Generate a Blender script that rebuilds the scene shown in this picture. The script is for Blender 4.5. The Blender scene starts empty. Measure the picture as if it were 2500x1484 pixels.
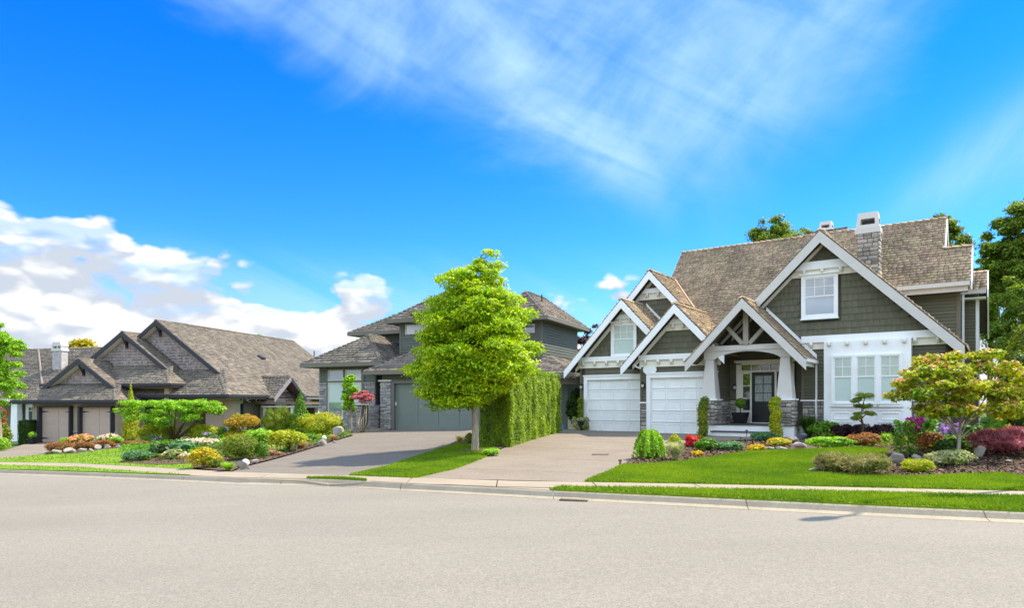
import bpy, bmesh, math, random
import numpy as np
from mathutils import Vector, Matrix
from mathutils.geometry import delaunay_2d_cdt

random.seed(7)
RNG = np.random.default_rng(11)
scene = bpy.context.scene
COL = scene.collection
R = math.radians

# ---------------------------------------------------------------- camera
F, CX, HY, EYE = 1667.0, 1250.0, 985.0, 1.7      # survey constants: focal, centre, horizon, eye height
cam_d = bpy.data.cameras.new('camera')
cam = bpy.data.objects.new('camera', cam_d); COL.objects.link(cam)
cam.location = (0, 0, EYE); cam.rotation_euler = (R(90), 0, 0)
cam_d.sensor_width = 36.0; cam_d.lens = 36.0 * F / 2500.0
cam_d.shift_y = (HY - 742.5) / 2500.0
cam_d.clip_start = 0.1; cam_d.clip_end = 4000
scene.camera = cam

# ---------------------------------------------------------------- world
SUN_AZ, SUN_EL = R(65), R(53)          # azimuth clockwise from +Y
world = bpy.data.worlds.new('World'); scene.world = world
world.use_nodes = True
wn, wl = world.node_tree.nodes, world.node_tree.links
wn.clear()

class G:
    """tiny node-expression helper"""
    def __init__(s, nodes, links): s.n, s.l = nodes, links
    def _in(s, sock, v):
        if isinstance(v, (int, float)): sock.default_value = v
        else: s.l.new(v, sock)
    def m(s, op, a, b=0.0, c=None, clamp=False):
        n = s.n.new('ShaderNodeMath'); n.operation = op; n.use_clamp = clamp
        s._in(n.inputs[0], a); s._in(n.inputs[1], b)
        if c is not None: s._in(n.inputs[2], c)
        return n.outputs[0]
    def add(s, a, b): return s.m('ADD', a, b)
    def sub(s, a, b): return s.m('SUBTRACT', a, b)
    def mul(s, a, b): return s.m('MULTIPLY', a, b)
    def smooth(s, x, a, b):
        n = s.n.new('ShaderNodeMapRange'); n.interpolation_type = 'SMOOTHSTEP'
        s._in(n.inputs[0], x); n.inputs[1].default_value = a; n.inputs[2].default_value = b
        n.inputs[3].default_value = 0; n.inputs[4].default_value = 1
        return n.outputs[0]
    def vec(s, x, y, z=0.0):
        n = s.n.new('ShaderNodeCombineXYZ'); s._in(n.inputs[0], x); s._in(n.inputs[1], y); s._in(n.inputs[2], z)
        return n.outputs[0]
    def noise(s, v, scale, detail=6, rough=0.55, dist=0.0):
        n = s.n.new('ShaderNodeTexNoise'); s.l.new(v, n.inputs['Vector'])
        n.inputs['Scale'].default_value = scale; n.inputs['Detail'].default_value = detail
        n.inputs['Roughness'].default_value = rough; n.inputs['Distortion'].default_value = dist
        return n.outputs['Fac']
    def mix(s, f, a, b):
        n = s.n.new('ShaderNodeMix'); n.data_type = 'RGBA'
        s._in(n.inputs[0], f)
        for k, v in ((6, a), (7, b)):
            if isinstance(v, tuple): n.inputs[k].default_value = (*v, 1)
            else: s.l.new(v, n.inputs[k])
        return n.outputs[2]

def build_sky():
    g = G(wn, wl)
    out = wn.new('ShaderNodeOutputWorld'); bg = wn.new('ShaderNodeBackground')
    sky = wn.new('ShaderNodeTexSky'); sky.sky_type = 'NISHITA'; sky.sun_disc = False
    sky.sun_elevation = SUN_EL; sky.sun_rotation = SUN_AZ
    sky.altitude = 0; sky.air_density = 1.0; sky.dust_density = 0.2; sky.ozone_density = 3.0
    tc = wn.new('ShaderNodeTexCoord'); sp = wn.new('ShaderNodeSeparateXYZ')
    wl.new(tc.outputs['Generated'], sp.inputs[0])
    x, y, z = sp.outputs
    az = g.m('ARCTAN2', x, y)
    hyp = g.m('SQRT', g.add(g.mul(x, x), g.mul(y, y)))
    el = g.m('ARCTAN2', z, hyp)
    # clear-sky colour: Nishita, more saturated, deeper towards the zenith
    hs = wn.new('ShaderNodeHueSaturation'); hs.inputs['Saturation'].default_value = SKY_SAT
    hs.inputs['Value'].default_value = SKY_VAL
    wl.new(sky.outputs[0], hs.inputs['Color'])
    tint = g.mix(g.smooth(el, 0.03, 0.62), SKY_LOW, SKY_HIGH)
    mm = wn.new('ShaderNodeMix'); mm.data_type = 'RGBA'; mm.blend_type = 'MULTIPLY'
    mm.inputs[0].default_value = 1; wl.new(hs.outputs[0], mm.inputs[6]); wl.new(tint, mm.inputs[7])
    base = mm.outputs[2]
    # ---- cirrus: two fans of streaks that meet low over the right-hand house, with brighter fill cloud elsewhere
    def streak(ang, seed, sx, sy, rough=0.6):
        ca, sa = math.cos(ang), math.sin(ang)
        p = g.add(g.mul(az, ca), g.mul(el, sa)); q = g.add(g.mul(az, -sa), g.mul(el, ca))
        return g.noise(g.vec(g.mul(p, sx), g.mul(q, sy), seed), 1.0, 5, rough, 0.9)
    n_a = streak(-0.42, 1.3, 2.2, 11.0)
    n_b = streak(0.75, 4.7, 2.6, 9.0)
    n_c = g.noise(g.vec(g.mul(az, 3.5), g.mul(el, 4.5), 7.7), 1.0, 4, 0.62, 1.2)
    # signed distances (radians) from the two edge lines of the fan
    def side(x0, y0, x1, y1):
        dx, dy = x1 - x0, y1 - y0; L = math.hypot(dx, dy)
        return g.sub(g.mul(g.sub(el, y0), dx / L), g.mul(g.sub(az, x0), dy / L))
    wob = g.mul(g.sub(n_c, 0.5), 0.16)
    dl = g.add(side(-0.40, 0.500, 0.215, 0.268), wob)
    dr = g.add(side(0.31, 0.240, 0.60, 0.50), wob)
    fan = g.mul(g.mul(g.smooth(dl, -0.05, 0.09), g.smooth(dr, -0.06, 0.12)), g.add(0.25, g.mul(g.smooth(el, 0.25, 0.40), 0.75)))
    body = g.smooth(g.add(g.mul(n_a, 0.55), g.add(g.mul(n_b, 0.4), g.mul(n_c, 0.35))), 0.45, 0.82)
    cir = g.mul(fan, g.add(0.20, g.mul(body, 0.52)))
    # bright core streak of the fan
    dcore = side(-0.02, 0.47, 0.215, 0.295)
    core = g.m('EXPONENT', g.mul(g.mul(dcore, dcore), -900.0))
    core = g.mul(g.mul(core, g.smooth(az, -0.12, 0.10)), g.smooth(g.mul(az, -1.0), -0.26, -0.17))
    cir = g.add(cir, g.mul(core, g.mul(g.smooth(n_a, 0.3, 0.7), 0.36)))
    # right-hand patch
    da = g.mul(g.sub(az, 0.66), 8.0); de = g.mul(g.sub(g.sub(el, g.mul(g.sub(az, 0.584), 0.46)), 0.274), 21.0)
    patch = g.m('EXPONENT', g.mul(g.add(g.mul(da, da), g.mul(de, de)), -1.0))
    cir = g.add(cir, g.mul(patch, g.add(0.30, g.mul(g.smooth(n_b, 0.35, 0.75), 0.5))))
    # faint veil above the low clouds on the left
    veil = g.mul(g.smooth(g.mul(el, -1.0), -0.235, -0.12), g.smooth(g.add(n_a, g.mul(az, -0.25)), 0.40, 0.75))
    cir = g.add(cir, g.mul(veil, 0.5))
    # brighter cloud added over the unseen sky to fill the shaded fronts
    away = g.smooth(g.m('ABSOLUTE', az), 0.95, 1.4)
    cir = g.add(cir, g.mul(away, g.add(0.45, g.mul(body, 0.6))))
    cir = g.m('MINIMUM', cir, 0.85)
    # ---- cumulus near the horizon: rounded puffs at three sizes, lit from above
    wv = g.vec(az, g.mul(el, 1.7), 5.3)
    wx = g.sub(g.noise(wv, 16, 3, 0.6), 0.5); wy = g.sub(g.noise(g.vec(g.add(az, 3.1), g.mul(el, 1.7), 1.3), 16, 3, 0.6), 0.5)
    ax = g.add(az, g.mul(wx, 0.05)); ey = g.add(g.mul(el, 1.7), g.mul(wy, 0.05))
    def vor(v, sc):
        vo = wn.new('ShaderNodeTexVoronoi'); vo.feature = 'SMOOTH_F1'; vo.voronoi_dimensions = '2D'
        vo.inputs['Smoothness'].default_value = 0.25; vo.inputs['Scale'].default_value = sc; vo.inputs['Detail'].default_value = 0
        wl.new(v, vo.inputs['Vector']); d = vo.outputs['Distance']
        return g.sub(1.0, g.mul(g.mul(d, d), 1.6))
    def puffs(up):
        v = g.vec(ax, g.add(ey, up * 1.7), 0.0)
        big = g.noise(g.vec(az, g.add(g.mul(el, 1.7), up * 1.7), 3.1), 6.0, 2, 0.5)
        return g.add(g.add(g.mul(big, 0.9), g.mul(vor(v, 9.0), 0.42)), g.add(g.mul(vor(v, 21.0), 0.22), g.mul(vor(v, 47.0), 0.10)))
    d0 = puffs(0.0); d1 = puffs(0.012); d2 = puffs(0.03)
    top = g.add(0.146, g.mul(g.smooth(g.mul(az, -1.0), 0.25, 0.60), 0.080))
    def hump(c, k): return g.m('EXPONENT', g.mul(g.m('POWER', g.mul(g.sub(az, c), k), 2.0), -1.0))
    top = g.add(top, g.sub(g.mul(hump(-0.215, 13.0), 0.042), g.mul(hump(-0.03, 9.0), 0.075)))
    top = g.add(top, g.mul(hump(0.12, 14.0), 0.028))
    dens = g.add(d0, g.mul(g.sub(top, el), 7.0))
    soft = g.noise(g.vec(az, g.mul(el, 3.0), 2.0), 9.0, 3, 0.6)
    alpha = g.smooth(dens, 0.97, 1.12)
    # a clear slot between the stretched upper bank and the towers below it
    slot = g.mul(g.smooth(soft, 0.47, 0.62), g.smooth(el, 0.09, 0.15)); alpha = g.mul(alpha, g.sub(1.0, g.mul(slot, 0.45)))
    relief = g.add(g.mul(g.sub(d0, d1), 2.2), g.mul(g.sub(d0, d2), 1.3))
    light = g.smooth(g.add(relief, g.mul(g.sub(1.5, dens), 0.22)), -0.42, 0.52)
    ccol = g.mix(light, CLOUD_DARK, CLOUD_LIGHT)
    ccir = g.mix(away, CIRRUS, CIRRUS_FILL)
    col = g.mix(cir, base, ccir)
    # milky horizon
    col = g.mix(g.mul(g.smooth(g.mul(el, -1.0), -0.20, -0.02), 0.55), col, HORIZON)
    col = g.mix(alpha, col, ccol)
    wl.new(col, bg.inputs['Color']); bg.inputs['Strength'].default_value = SKY_STRENGTH
    wl.new(bg.outputs[0], out.inputs[0])

SKY_STRENGTH = 0.12
SKY_SAT, SKY_VAL = 1.35, 1.0
SKY_LOW, SKY_HIGH = (0.43, 0.71, 0.96), (0.015, 0.585, 1.2)
CLOUD_LIGHT, CLOUD_DARK = (4.2, 4.2, 4.15), (2.4, 2.65, 3.05)
CIRRUS_FILL = (6.7, 8.1, 9.6)
CIRRUS = (2.2, 3.35, 5.5)
HORIZON = (2.1, 3.05, 4.0)
build_sky()

sun_d = bpy.data.lights.new('sun', 'SUN'); sun_d.energy = 3.8; sun_d.angle = R(0.53); sun_d.color = (1.0, 0.90, 0.72)
sun = bpy.data.objects.new('sun', sun_d); COL.objects.link(sun)
sv = Vector((math.sin(SUN_AZ) * math.cos(SUN_EL), math.cos(SUN_AZ) * math.cos(SUN_EL), math.sin(SUN_EL)))
sun.rotation_euler = sv.to_track_quat('Z', 'Y').to_euler()
vs = scene.view_settings
vs.view_transform = 'Standard'; vs.look = 'None'; vs.gamma = 1.0; vs.exposure = 1.2
vs.use_curve_mapping = False
scene.render.engine = 'CYCLES'
scene.cycles.max_bounces = 5; scene.cycles.transparent_max_bounces = 8
scene.cycles.sample_clamp_indirect = 6.0

# ---------------------------------------------------------------- materials
MATS = {}
def mat(name, col, rough=0.8, var=0.15, scale=8.0, col2=None, island=0.0, obj=0.0, bump=0.0, bscale=60.0,
        trans=0.0, spec=0.3, metal=0.0, stretch=None, coat=0.0, pv=0.5, sat=1.0, detail=6):
    if name in MATS: return MATS[name]
    m = bpy.data.materials.new(name); m.use_nodes = True; MATS[name] = m
    n, l = m.node_tree.nodes, m.node_tree.links
    bs = n['Principled BSDF']; out = n['Material Output']
    g = G(n, l)
    geo = n.new('ShaderNodeNewGeometry'); tc = n.new('ShaderNodeTexCoord')
    co = tc.outputs['Object']
    if stretch:
        mp = n.new('ShaderNodeMapping'); mp.inputs['Scale'].default_value = stretch
        l.new(co, mp.inputs[0]); co = mp.outputs[0]
    nz = g.noise(co, scale, detail, 0.6)
    c = g.mix(g.smooth(nz, 0.3, 0.7), tuple(col), tuple(col2 if col2 else [v * (1 - var) for v in col]))
    rnd = None
    if island:
        rnd = geo.outputs['Random Per Island']
        k = island
    if obj:
        oi = n.new('ShaderNodeObjectInfo')
        rnd = g.m('FRACT', g.add(oi.outputs['Random'], rnd)) if rnd else oi.outputs['Random']
        k = max(obj, island)
    if rnd is not None:
        hs = n.new('ShaderNodeHueSaturation'); l.new(c, hs.inputs['Color'])
        l.new(g.add(1 - k * pv, g.mul(rnd, k)), hs.inputs['Value'])
        r2 = g.m('FRACT', g.mul(rnd, 7.31))
        l.new(g.add(0.5 - 0.012 - k * 0.02, g.mul(r2, 0.024 + k * 0.04)), hs.inputs['Hue'])
        hs.inputs['Saturation'].default_value = sat
        c = hs.outputs[0]
    l.new(c, bs.inputs['Base Color'])
    bs.inputs['Roughness'].default_value = rough
    bs.inputs['Specular IOR Level'].default_value = spec
    bs.inputs['Metallic'].default_value = metal
    if coat: bs.inputs['Coat Weight'].default_value = coat; bs.inputs['Coat Roughness'].default_value = 0.02
    if bump:
        b = n.new('ShaderNodeBump'); b.inputs['Strength'].default_value = bump; b.inputs['Distance'].default_value = 0.02
        nb = g.noise(co, bscale, 4, 0.6); l.new(nb, b.inputs['Height']); l.new(b.outputs[0], bs.inputs['Normal'])
    if trans:
        tr = n.new('ShaderNodeBsdfTranslucent'); ms = n.new('ShaderNodeMixShader')
        hs2 = n.new('ShaderNodeHueSaturation'); hs2.inputs['Value'].default_value = 1.5; hs2.inputs['Saturation'].default_value = 1.1
        l.new(c, hs2.inputs['Color']); l.new(hs2.outputs[0], tr.inputs['Color'])
        ms.inputs[0].default_value = trans
        l.new(bs.outputs[0], ms.inputs[1]); l.new(tr.outputs[0], ms.inputs[2]); l.new(ms.outputs[0], out.inputs[0])
    return m

def leafmat(name, col, col2=None, island=0.55, trans=0.32, scale=1.6):
    return mat(name, col, 0.55, 0.3, scale, col2, island=island, trans=trans, spec=0.35, detail=3)

# ---------------------------------------------------------------- object helpers
def tag(o, label=None, cat=None, group=None, kind=None):
    if label: o['label'] = label
    if cat: o['category'] = cat
    if group: o['group'] = group
    if kind: o['kind'] = kind
    return o
def empty(name, loc=(0, 0, 0), rz=0.0):
    o = bpy.data.objects.new(name, None); COL.objects.link(o); o.location = loc; o.rotation_euler = (0, 0, rz)
    o.empty_display_size = 0.3
    return o
def link(name, me, m=None, parent=None, smooth=False):
    o = bpy.data.objects.new(name, me); COL.objects.link(o)
    if m is not None and not me.materials: me.materials.append(m)
    if parent is not None: o.parent = parent
    if smooth: me.polygons.foreach_set('use_smooth', [True] * len(me.polygons))
    return o
def mesh_np(name, v, f):
    """v (n,3), f (m,k) arrays"""
    me = bpy.data.meshes.new(name)
    v = np.asarray(v, np.float32); f = np.asarray(f, np.int32); k = f.shape[1]
    me.vertices.add(len(v)); me.vertices.foreach_set('co', v.ravel())
    me.loops.add(f.size); me.loops.foreach_set('vertex_index', f.ravel())
    me.polygons.add(len(f)); me.polygons.foreach_set('loop_start', np.arange(len(f), dtype=np.int32) * k)
    me.polygons.foreach_set('loop_total', np.full(len(f), k, np.int32))
    me.update(calc_edges=True); me.validate(verbose=False)
    return me
class MB:
    def __init__(s): s.v, s.f = [], []
    def add(s, vs, fs):
        b = len(s.v); s.v += [tuple(p) for p in vs]; s.f += [tuple(i + b for i in f) for f in fs]
    def box(s, x0, x1, y0, y1, z0, z1):
        s.add([(x0,y0,z0),(x1,y0,z0),(x1,y1,z0),(x0,y1,z0),(x0,y0,z1),(x1,y0,z1),(x1,y1,z1),(x0,y1,z1)],
              [(0,3,2,1),(4,5,6,7),(0,1,5,4),(1,2,6,5),(2,3,7,6),(3,0,4,7)])
    def prism(s, pts, d):
        """closed 3D polygon pts extruded by vector d"""
        n = len(pts); p = [Vector(q) for q in pts]; q = [a + Vector(d) for a in p]
        fs = [tuple(range(n)), tuple(range(2 * n - 1, n - 1, -1))] + [(i, i + n, (i + 1) % n + n, (i + 1) % n) for i in range(n)]
        s.add(p + q, fs)
    def tube(s, pts, rad, n=7, cap=True):
        pts = [Vector(p) for p in pts]; b = len(s.v)
        for i, p in enumerate(pts):
            d = (pts[min(i + 1, len(pts) - 1)] - pts[max(i - 1, 0)]).normalized()
            a = d.orthogonal().normalized() if abs(d.z) > 0.99 else d.cross(Vector((0, 0, 1))).normalized()
            c = d.cross(a)
            for k in range(n):
                t = 2 * math.pi * k / n; s.v.append(tuple(p + (a * math.cos(t) + c * math.sin(t)) * rad[i]))
        for i in range(len(pts) - 1):
            for k in range(n):
                s.f.append((b + i*n + k, b + i*n + (k+1) % n, b + (i+1)*n + (k+1) % n, b + (i+1)*n + k))
        if cap:
            s.f.append(tuple(b + k for k in range(n - 1, -1, -1))); s.f.append(tuple(b + (len(pts)-1)*n + k for k in range(n)))
    def lathe(s, prof, n=16, c=(0, 0)):
        b = len(s.v)
        for r, z in prof:
            for k in range(n):
                t = 2 * math.pi * k / n; s.v.append((c[0] + r * math.cos(t), c[1] + r * math.sin(t), z))
        for i in range(len(prof) - 1):
            for k in range(n):
                s.f.append((b + i*n + k, b + i*n + (k+1) % n, b + (i+1)*n + (k+1) % n, b + (i+1)*n + k))
        s.f.append(tuple(b + k for k in range(n - 1, -1, -1))); s.f.append(tuple(b + (len(prof)-1)*n + k for k in range(n)))
    def build(s, name, m, parent=None, smooth=False, fixn=True):
        me = bpy.data.meshes.new(name); me.from_pydata([tuple(p) for p in s.v], [], s.f)
        if fixn:
            bm = bmesh.new(); bm.from_mesh(me); bmesh.ops.recalc_face_normals(bm, faces=bm.faces); bm.to_mesh(me); bm.free()
        return link(name, me, m, parent, smooth)

# ---------------------------------------------------------------- terrain
def zt(x):                       # the street falls away to the left
    return -0.035 * (math.log1p(math.exp(-x / 2.0)) * 2.0 - 2.0 * math.log1p(math.exp(-8)) )
def road_pt(X, Y, lift=0.0):
    D = 15.0
    for _ in range(40):
        x = (X - CX) / F * D; D = 0.5 * D + 0.5 * (EYE - lift - zt(x)) * F / (Y - HY)
    return ((X - CX) / F * D, D)
def curve(pts, lift=0.0):
    P = sorted(road_pt(X, Y, lift) for X, Y in pts)
    # extend both ends along the last directions
    (x0, y0), (x1, y1) = P[0], P[1]; s0 = (y1 - y0) / (x1 - x0)
    (x2, y2), (x3, y3) = P[-2], P[-1]; s1 = (y3 - y2) / (x3 - x2)
    P = [(-140, y0 - s0 * (x0 + 140))] + P + [(90, y3 + s1 * (90 - x3))]
    return P
def itp(P, x):
    for (a, b), (c, d) in zip(P, P[1:]):
        if x <= c: return b + (d - b) * (x - a) / (c - a)
    return P[-1][1]
CURB = curve([(0,1159),(240,1168),(450,1177),(586,1184),(809,1188),(994,1200),(1180,1210),(1328,1219),(1513,1229),(1896,1249),(2200,1265),(2499,1279)])
KBACK = curve([(0,1153),(345,1165),(450,1169),(586,1178),(743,1181.5),(898,1185.5),(994,1192),(1180,1201),(1343,1210),(1896,1237),(2200,1250),(2499,1261)], 0.12)
def kerb_back(x): return max(itp(KBACK, x), itp(CURB, x) + 0.18)
def smoothst(t): t = min(1, max(0, t)); return t * t * (3 - 2 * t)
AMP = [(-140, -0.02), (-30, -0.01), (-20, 0.12), (-8, 0.36), (-2, 0.36), (4, 0.27), (90, 0.27)]
def height(x, y):
    s = y - itp(CURB, x)
    if s <= 0: return zt(x)
    k = kerb_back(x) - itp(CURB, x)
    r = 0.12 * min(1, s / k)
    return zt(x) + r + itp(AMP, x) * smoothst((s - 2.0) / 17.0) + mound(x, y)
MOUNDS = []
def mound(x, y):
    t = 0
    for mx, my, rx, ry, h in MOUNDS:
        d = ((x - mx) / rx) ** 2 + ((y - my) / ry) ** 2
        if d < 1: t += h * (1 - d) ** 2
    return t
def at(X, Y):
    """the ground point seen at survey position X, Y"""
    dx, dz = (X - CX) / F, -(Y - HY) / F
    D = 5.0; step = 0.25
    while D < 400:
        if EYE + dz * D <= height(dx * D, D): break
        D += step
    lo, hi = D - step, D
    for _ in range(20):
        mid = (lo + hi) / 2
        if EYE + dz * mid <= height(dx * mid, mid): hi = mid
        else: lo = mid
    return Vector((dx * hi, hi, height(dx * hi, hi)))
def clip(poly, a, b, c):
    """keep a*x+b*y<=c"""
    out = []
    for i, p in enumerate(poly):
        q = poly[(i + 1) % len(poly)]
        dp, dq = a * p[0] + b * p[1] - c, a * q[0] + b * q[1] - c
        if dp <= 0: out.append(p)
        if (dp < 0 < dq) or (dq < 0 < dp):
            t = dp / (dp - dq); out.append((p[0] + (q[0] - p[0]) * t, p[1] + (q[1] - p[1]) * t))
    return out
def inside(poly, P):
    P = np.atleast_2d(P); x, y = P[:, 0], P[:, 1]; r = np.zeros(len(P), bool)
    n = len(poly)
    for i in range(n):
        x1, y1 = poly[i]; x2, y2 = poly[(i + 1) % n]
        if y1 == y2: continue
        c = ((y1 > y) != (y2 > y)) & (x < (x2 - x1) * (y - y1) / (y2 - y1) + x1)
        r ^= c
    return r
def sheet(name, poly, m, off=0.0, grid=1.0, seg=None, parent=None, skirt=0.0, hf=None):
    seg = seg or grid; b = []
    hf = hf or height
    n0 = len(poly)
    for i in range(n0):
        p, q = poly[i], poly[(i + 1) % n0]; L = math.hypot(q[0] - p[0], q[1] - p[1]); k = max(1, int(L / seg))
        for j in range(k): b.append((p[0] + (q[0] - p[0]) * j / k, p[1] + (q[1] - p[1]) * j / k))
    A = np.array(b); x0, y0 = A.min(0); x1, y1 = A.max(0)
    gx = np.arange(x0 + grid / 2, x1, grid); gy = np.arange(y0 + grid / 2, y1, grid)
    if len(gx) and len(gy):
        Q = np.array(np.meshgrid(gx, gy)).reshape(2, -1).T
        Q = Q[inside(b, Q)]
        # keep clear of the boundary
        if len(Q):
            dmin = np.min(np.hypot(Q[:, None, 0] - A[None, :, 0], Q[:, None, 1] - A[None, :, 1]), axis=1)
            Q = Q[dmin > grid * 0.35]
        pts = b + [tuple(q) for q in Q]
    else: pts = b
    ed = [(i, (i + 1) % len(b)) for i in range(len(b))]
    v, e, f, *_ = delaunay_2d_cdt([Vector(p) for p in pts], ed, [], 1, 1e-5)
    f = [t for t in f if inside(b, [sum(v[i][0] for i in t) / 3, sum(v[i][1] for i in t) / 3])[0]]
    V = [(p[0], p[1], hf(p[0], p[1]) + off) for p in v]
    mb = MB(); mb.add(V, f)
    if skirt:
        n = len(b); vb = [(p[0], p[1], hf(*p) + off) for p in b]
        mb.add(vb + [(p[0], p[1], p[2] - skirt) for p in vb], [(i, (i + 1) % n, (i + 1) % n + n, i + n) for i in range(n)])
    me = bpy.data.meshes.new(name); me.from_pydata(mb.v, [], mb.f)
    o = link(name, me, m, parent)
    # make sure the top faces look up
    bm = bmesh.new(); bm.from_mesh(me)
    for fc in bm.faces:
        if abs(fc.normal.z) > 0.3 and fc.normal.z < 0: fc.normal_flip()
    bm.to_mesh(me); bm.free()
    return o
def W(pts): return [tuple(at(X, Y).xy) for X, Y in pts]
# ================================================================ GROUND
M_road = mat('asphalt', (0.222, 0.197, 0.155), 0.9, 0.13, 0.35, bump=0.25, bscale=110, col2=(0.196, 0.173, 0.136), stretch=(0.25, 1, 1))
M_conc = mat('concrete', (0.31, 0.25, 0.18), 0.85, 0.12, 1.2, bump=0.2, bscale=50, col2=(0.27, 0.22, 0.155))
M_kerb = mat('kerb_concrete', (0.38, 0.315, 0.225), 0.85, 0.2, 2.5, bump=0.3, bscale=40, col2=(0.33, 0.27, 0.19))
M_drive = mat('drive_concrete', (0.225, 0.182, 0.137), 0.88, 0.2, 1.0, bump=0.4, bscale=80, col2=(0.19, 0.153, 0.115))
M_drive2 = mat('drive_aggregate', (0.178, 0.150, 0.117), 0.9, 0.2, 1.0, bump=0.4, bscale=80, col2=(0.15, 0.126, 0.098))
M_soil = mat('mulch', (0.14, 0.085, 0.055), 0.95, 0.5, 22, bump=0.8, bscale=30, col2=(0.06, 0.035, 0.022))
M_lawn = mat('lawn_turf', (0.165, 0.26, 0.003), 0.9, 0.3, 0.9, bump=0.5, bscale=60, col2=(0.10, 0.185, 0.003))
M_field = mat('field', (0.06, 0.11, 0.01), 0.95, 0.3, 0.05)

# add speckle to the aggregate surfaces
def speckle(m, amt, sc=160.0, big=0.0):
    n, l = m.node_tree.nodes, m.node_tree.links
    bs = n['Principled BSDF']; src = bs.inputs['Base Color'].links[0].from_socket
    g = G(n, l); tc = n.new('ShaderNodeTexCoord')
    vo = n.new('ShaderNodeTexVoronoi'); vo.inputs['Scale'].default_value = sc; l.new(tc.outputs['Object'], vo.inputs['Vector'])
    sp = n.new('ShaderNodeSeparateColor'); l.new(vo.outputs['Color'], sp.inputs[0])
    n2 = g.noise(tc.outputs['Object'], sc * 0.22, 3, 0.7)
    mean = 1.0 - amt * 0.5
    fac = g.add(mean - amt * 0.5, g.add(g.mul(sp.outputs[0], amt), g.mul(n2, amt)))
    if big:
        n3 = g.noise(tc.outputs['Object'], 0.25, 4, 0.6); fac = g.mul(fac, g.add(1 - big, g.mul(n3, 2 * big)))
    mm = n.new('ShaderNodeMix'); mm.data_type = 'RGBA'; mm.blend_type = 'MULTIPLY'; mm.inputs[0].default_value = 1
    l.new(src, mm.inputs[6])
    cb = n.new('ShaderNodeCombineColor')
    for i in range(3): l.new(fac, cb.inputs[i])
    l.new(cb.outputs[0], mm.inputs[7]); l.new(mm.outputs[2], bs.inputs['Base Color'])
speckle(M_road, 0.46, 85, 0.10); speckle(M_drive, 0.45, 70, 0.12); speckle(M_drive2, 0.45, 70, 0.12)
speckle(M_conc, 0.15, 120, 0.10); speckle(M_kerb, 0.2, 100, 0.15)

MOUNDS += [(at(520, 1100).x, at(520, 1100).y, 5.5, 4.0, 0.28), (at(2330, 1110).x, at(2330, 1110).y, 4.5, 3.2, 0.22)]

# distances behind the kerb line, so that the pavement follows the street's bend
SF_px = [(0,1131),(185,1134),(345,1143),(586,1157),(838,1165),(994,1171),(1250,1179),(1425,1182),(1896,1191),(2499,1205)]
SN_px = [(0,1138),(185,1143),(345,1155),(464,1164),(586,1173),(743,1178.5),(898,1182),(994,1186),(1217,1193),(1343,1195.5),(1896,1204),(2499,1219)]
def wcurve(px):
    P = sorted(W(px)); (x0, y0), (x1, y1) = P[0], P[2]; s0 = (y1 - y0) / (x1 - x0)
    (x2, y2), (x3, y3) = P[-3], P[-1]; s1 = (y3 - y2) / (x3 - x2)
    return [(-60, y0 - s0 * (x0 + 60))] + P + [(25, y3 + s1 * (25 - x3))]
SF, SN = wcurve(SF_px), wcurve(SN_px)
def span(P, x0, x1, rev=False):
    q = [(x0, itp(P, x0))] + [p for p in P if x0 < p[0] < x1] + [(x1, itp(P, x1))]
    return q[::-1] if rev else q

def flat_kerb(x, y):
    return height(x, y)
# road
road_poly = [(-139, -60), (89, -60)] + span(CURB, -139, 89, True)
o = sheet('road', road_poly, M_road, 0.0, 3.0, hf=lambda x, y: zt(x)); tag(o, kind='structure')
# open ground to the horizon behind everything
def far_h(x, y):
    if y < 60 and abs(x) < 60: return height(x, y) - 0.06
    return zt(max(-60, min(x, 60))) + 0.2
gp = [(-139, itp(CURB, -139) + 1.0)] + [(x, kerb_back(x) + 0.3) for x in range(-138, 89, 3)] + [(89, itp(CURB, 89) + 1), (89, 110), (-139, 110)]
o = sheet('ground', gp, M_field, -0.05, 1.6, seg=3.0); tag(o, kind='structure')
mb = MB()
mb.add([(-2500, -60, -5.2), (-139, -60, -5.2), (-139, 2500, -5.2), (-2500, 2500, -5.2)], [(0, 1, 2, 3)])
mb.add([(-2500, 110, -4.9), (2500, 110, -4.9), (2500, 2500, -4.9), (-2500, 2500, -4.9)], [(0, 1, 2, 3)])
mb.add([(89, -60, -0.3), (2500, -60, -0.3), (2500, 110, -0.3), (89, 110, -0.3)], [(0, 1, 2, 3)])
mb.add([(-139, -1500, -0.6), (89, -1500, -0.6), (89, -60, -0.6), (-139, -60, -0.6)], [(0, 1, 2, 3)])
tag(mb.build('distant_ground', M_field), kind='structure')
# land slopes down from the yards to the low ground behind
mb = MB()
mb.add([(-139, 110, -4.92), (89, 110, -4.92), (89, 110, 0.6), (-139, 110, -4.8)], [(0, 1, 2, 3)])
tag(mb.build('bank', M_field), kind='structure')

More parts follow.
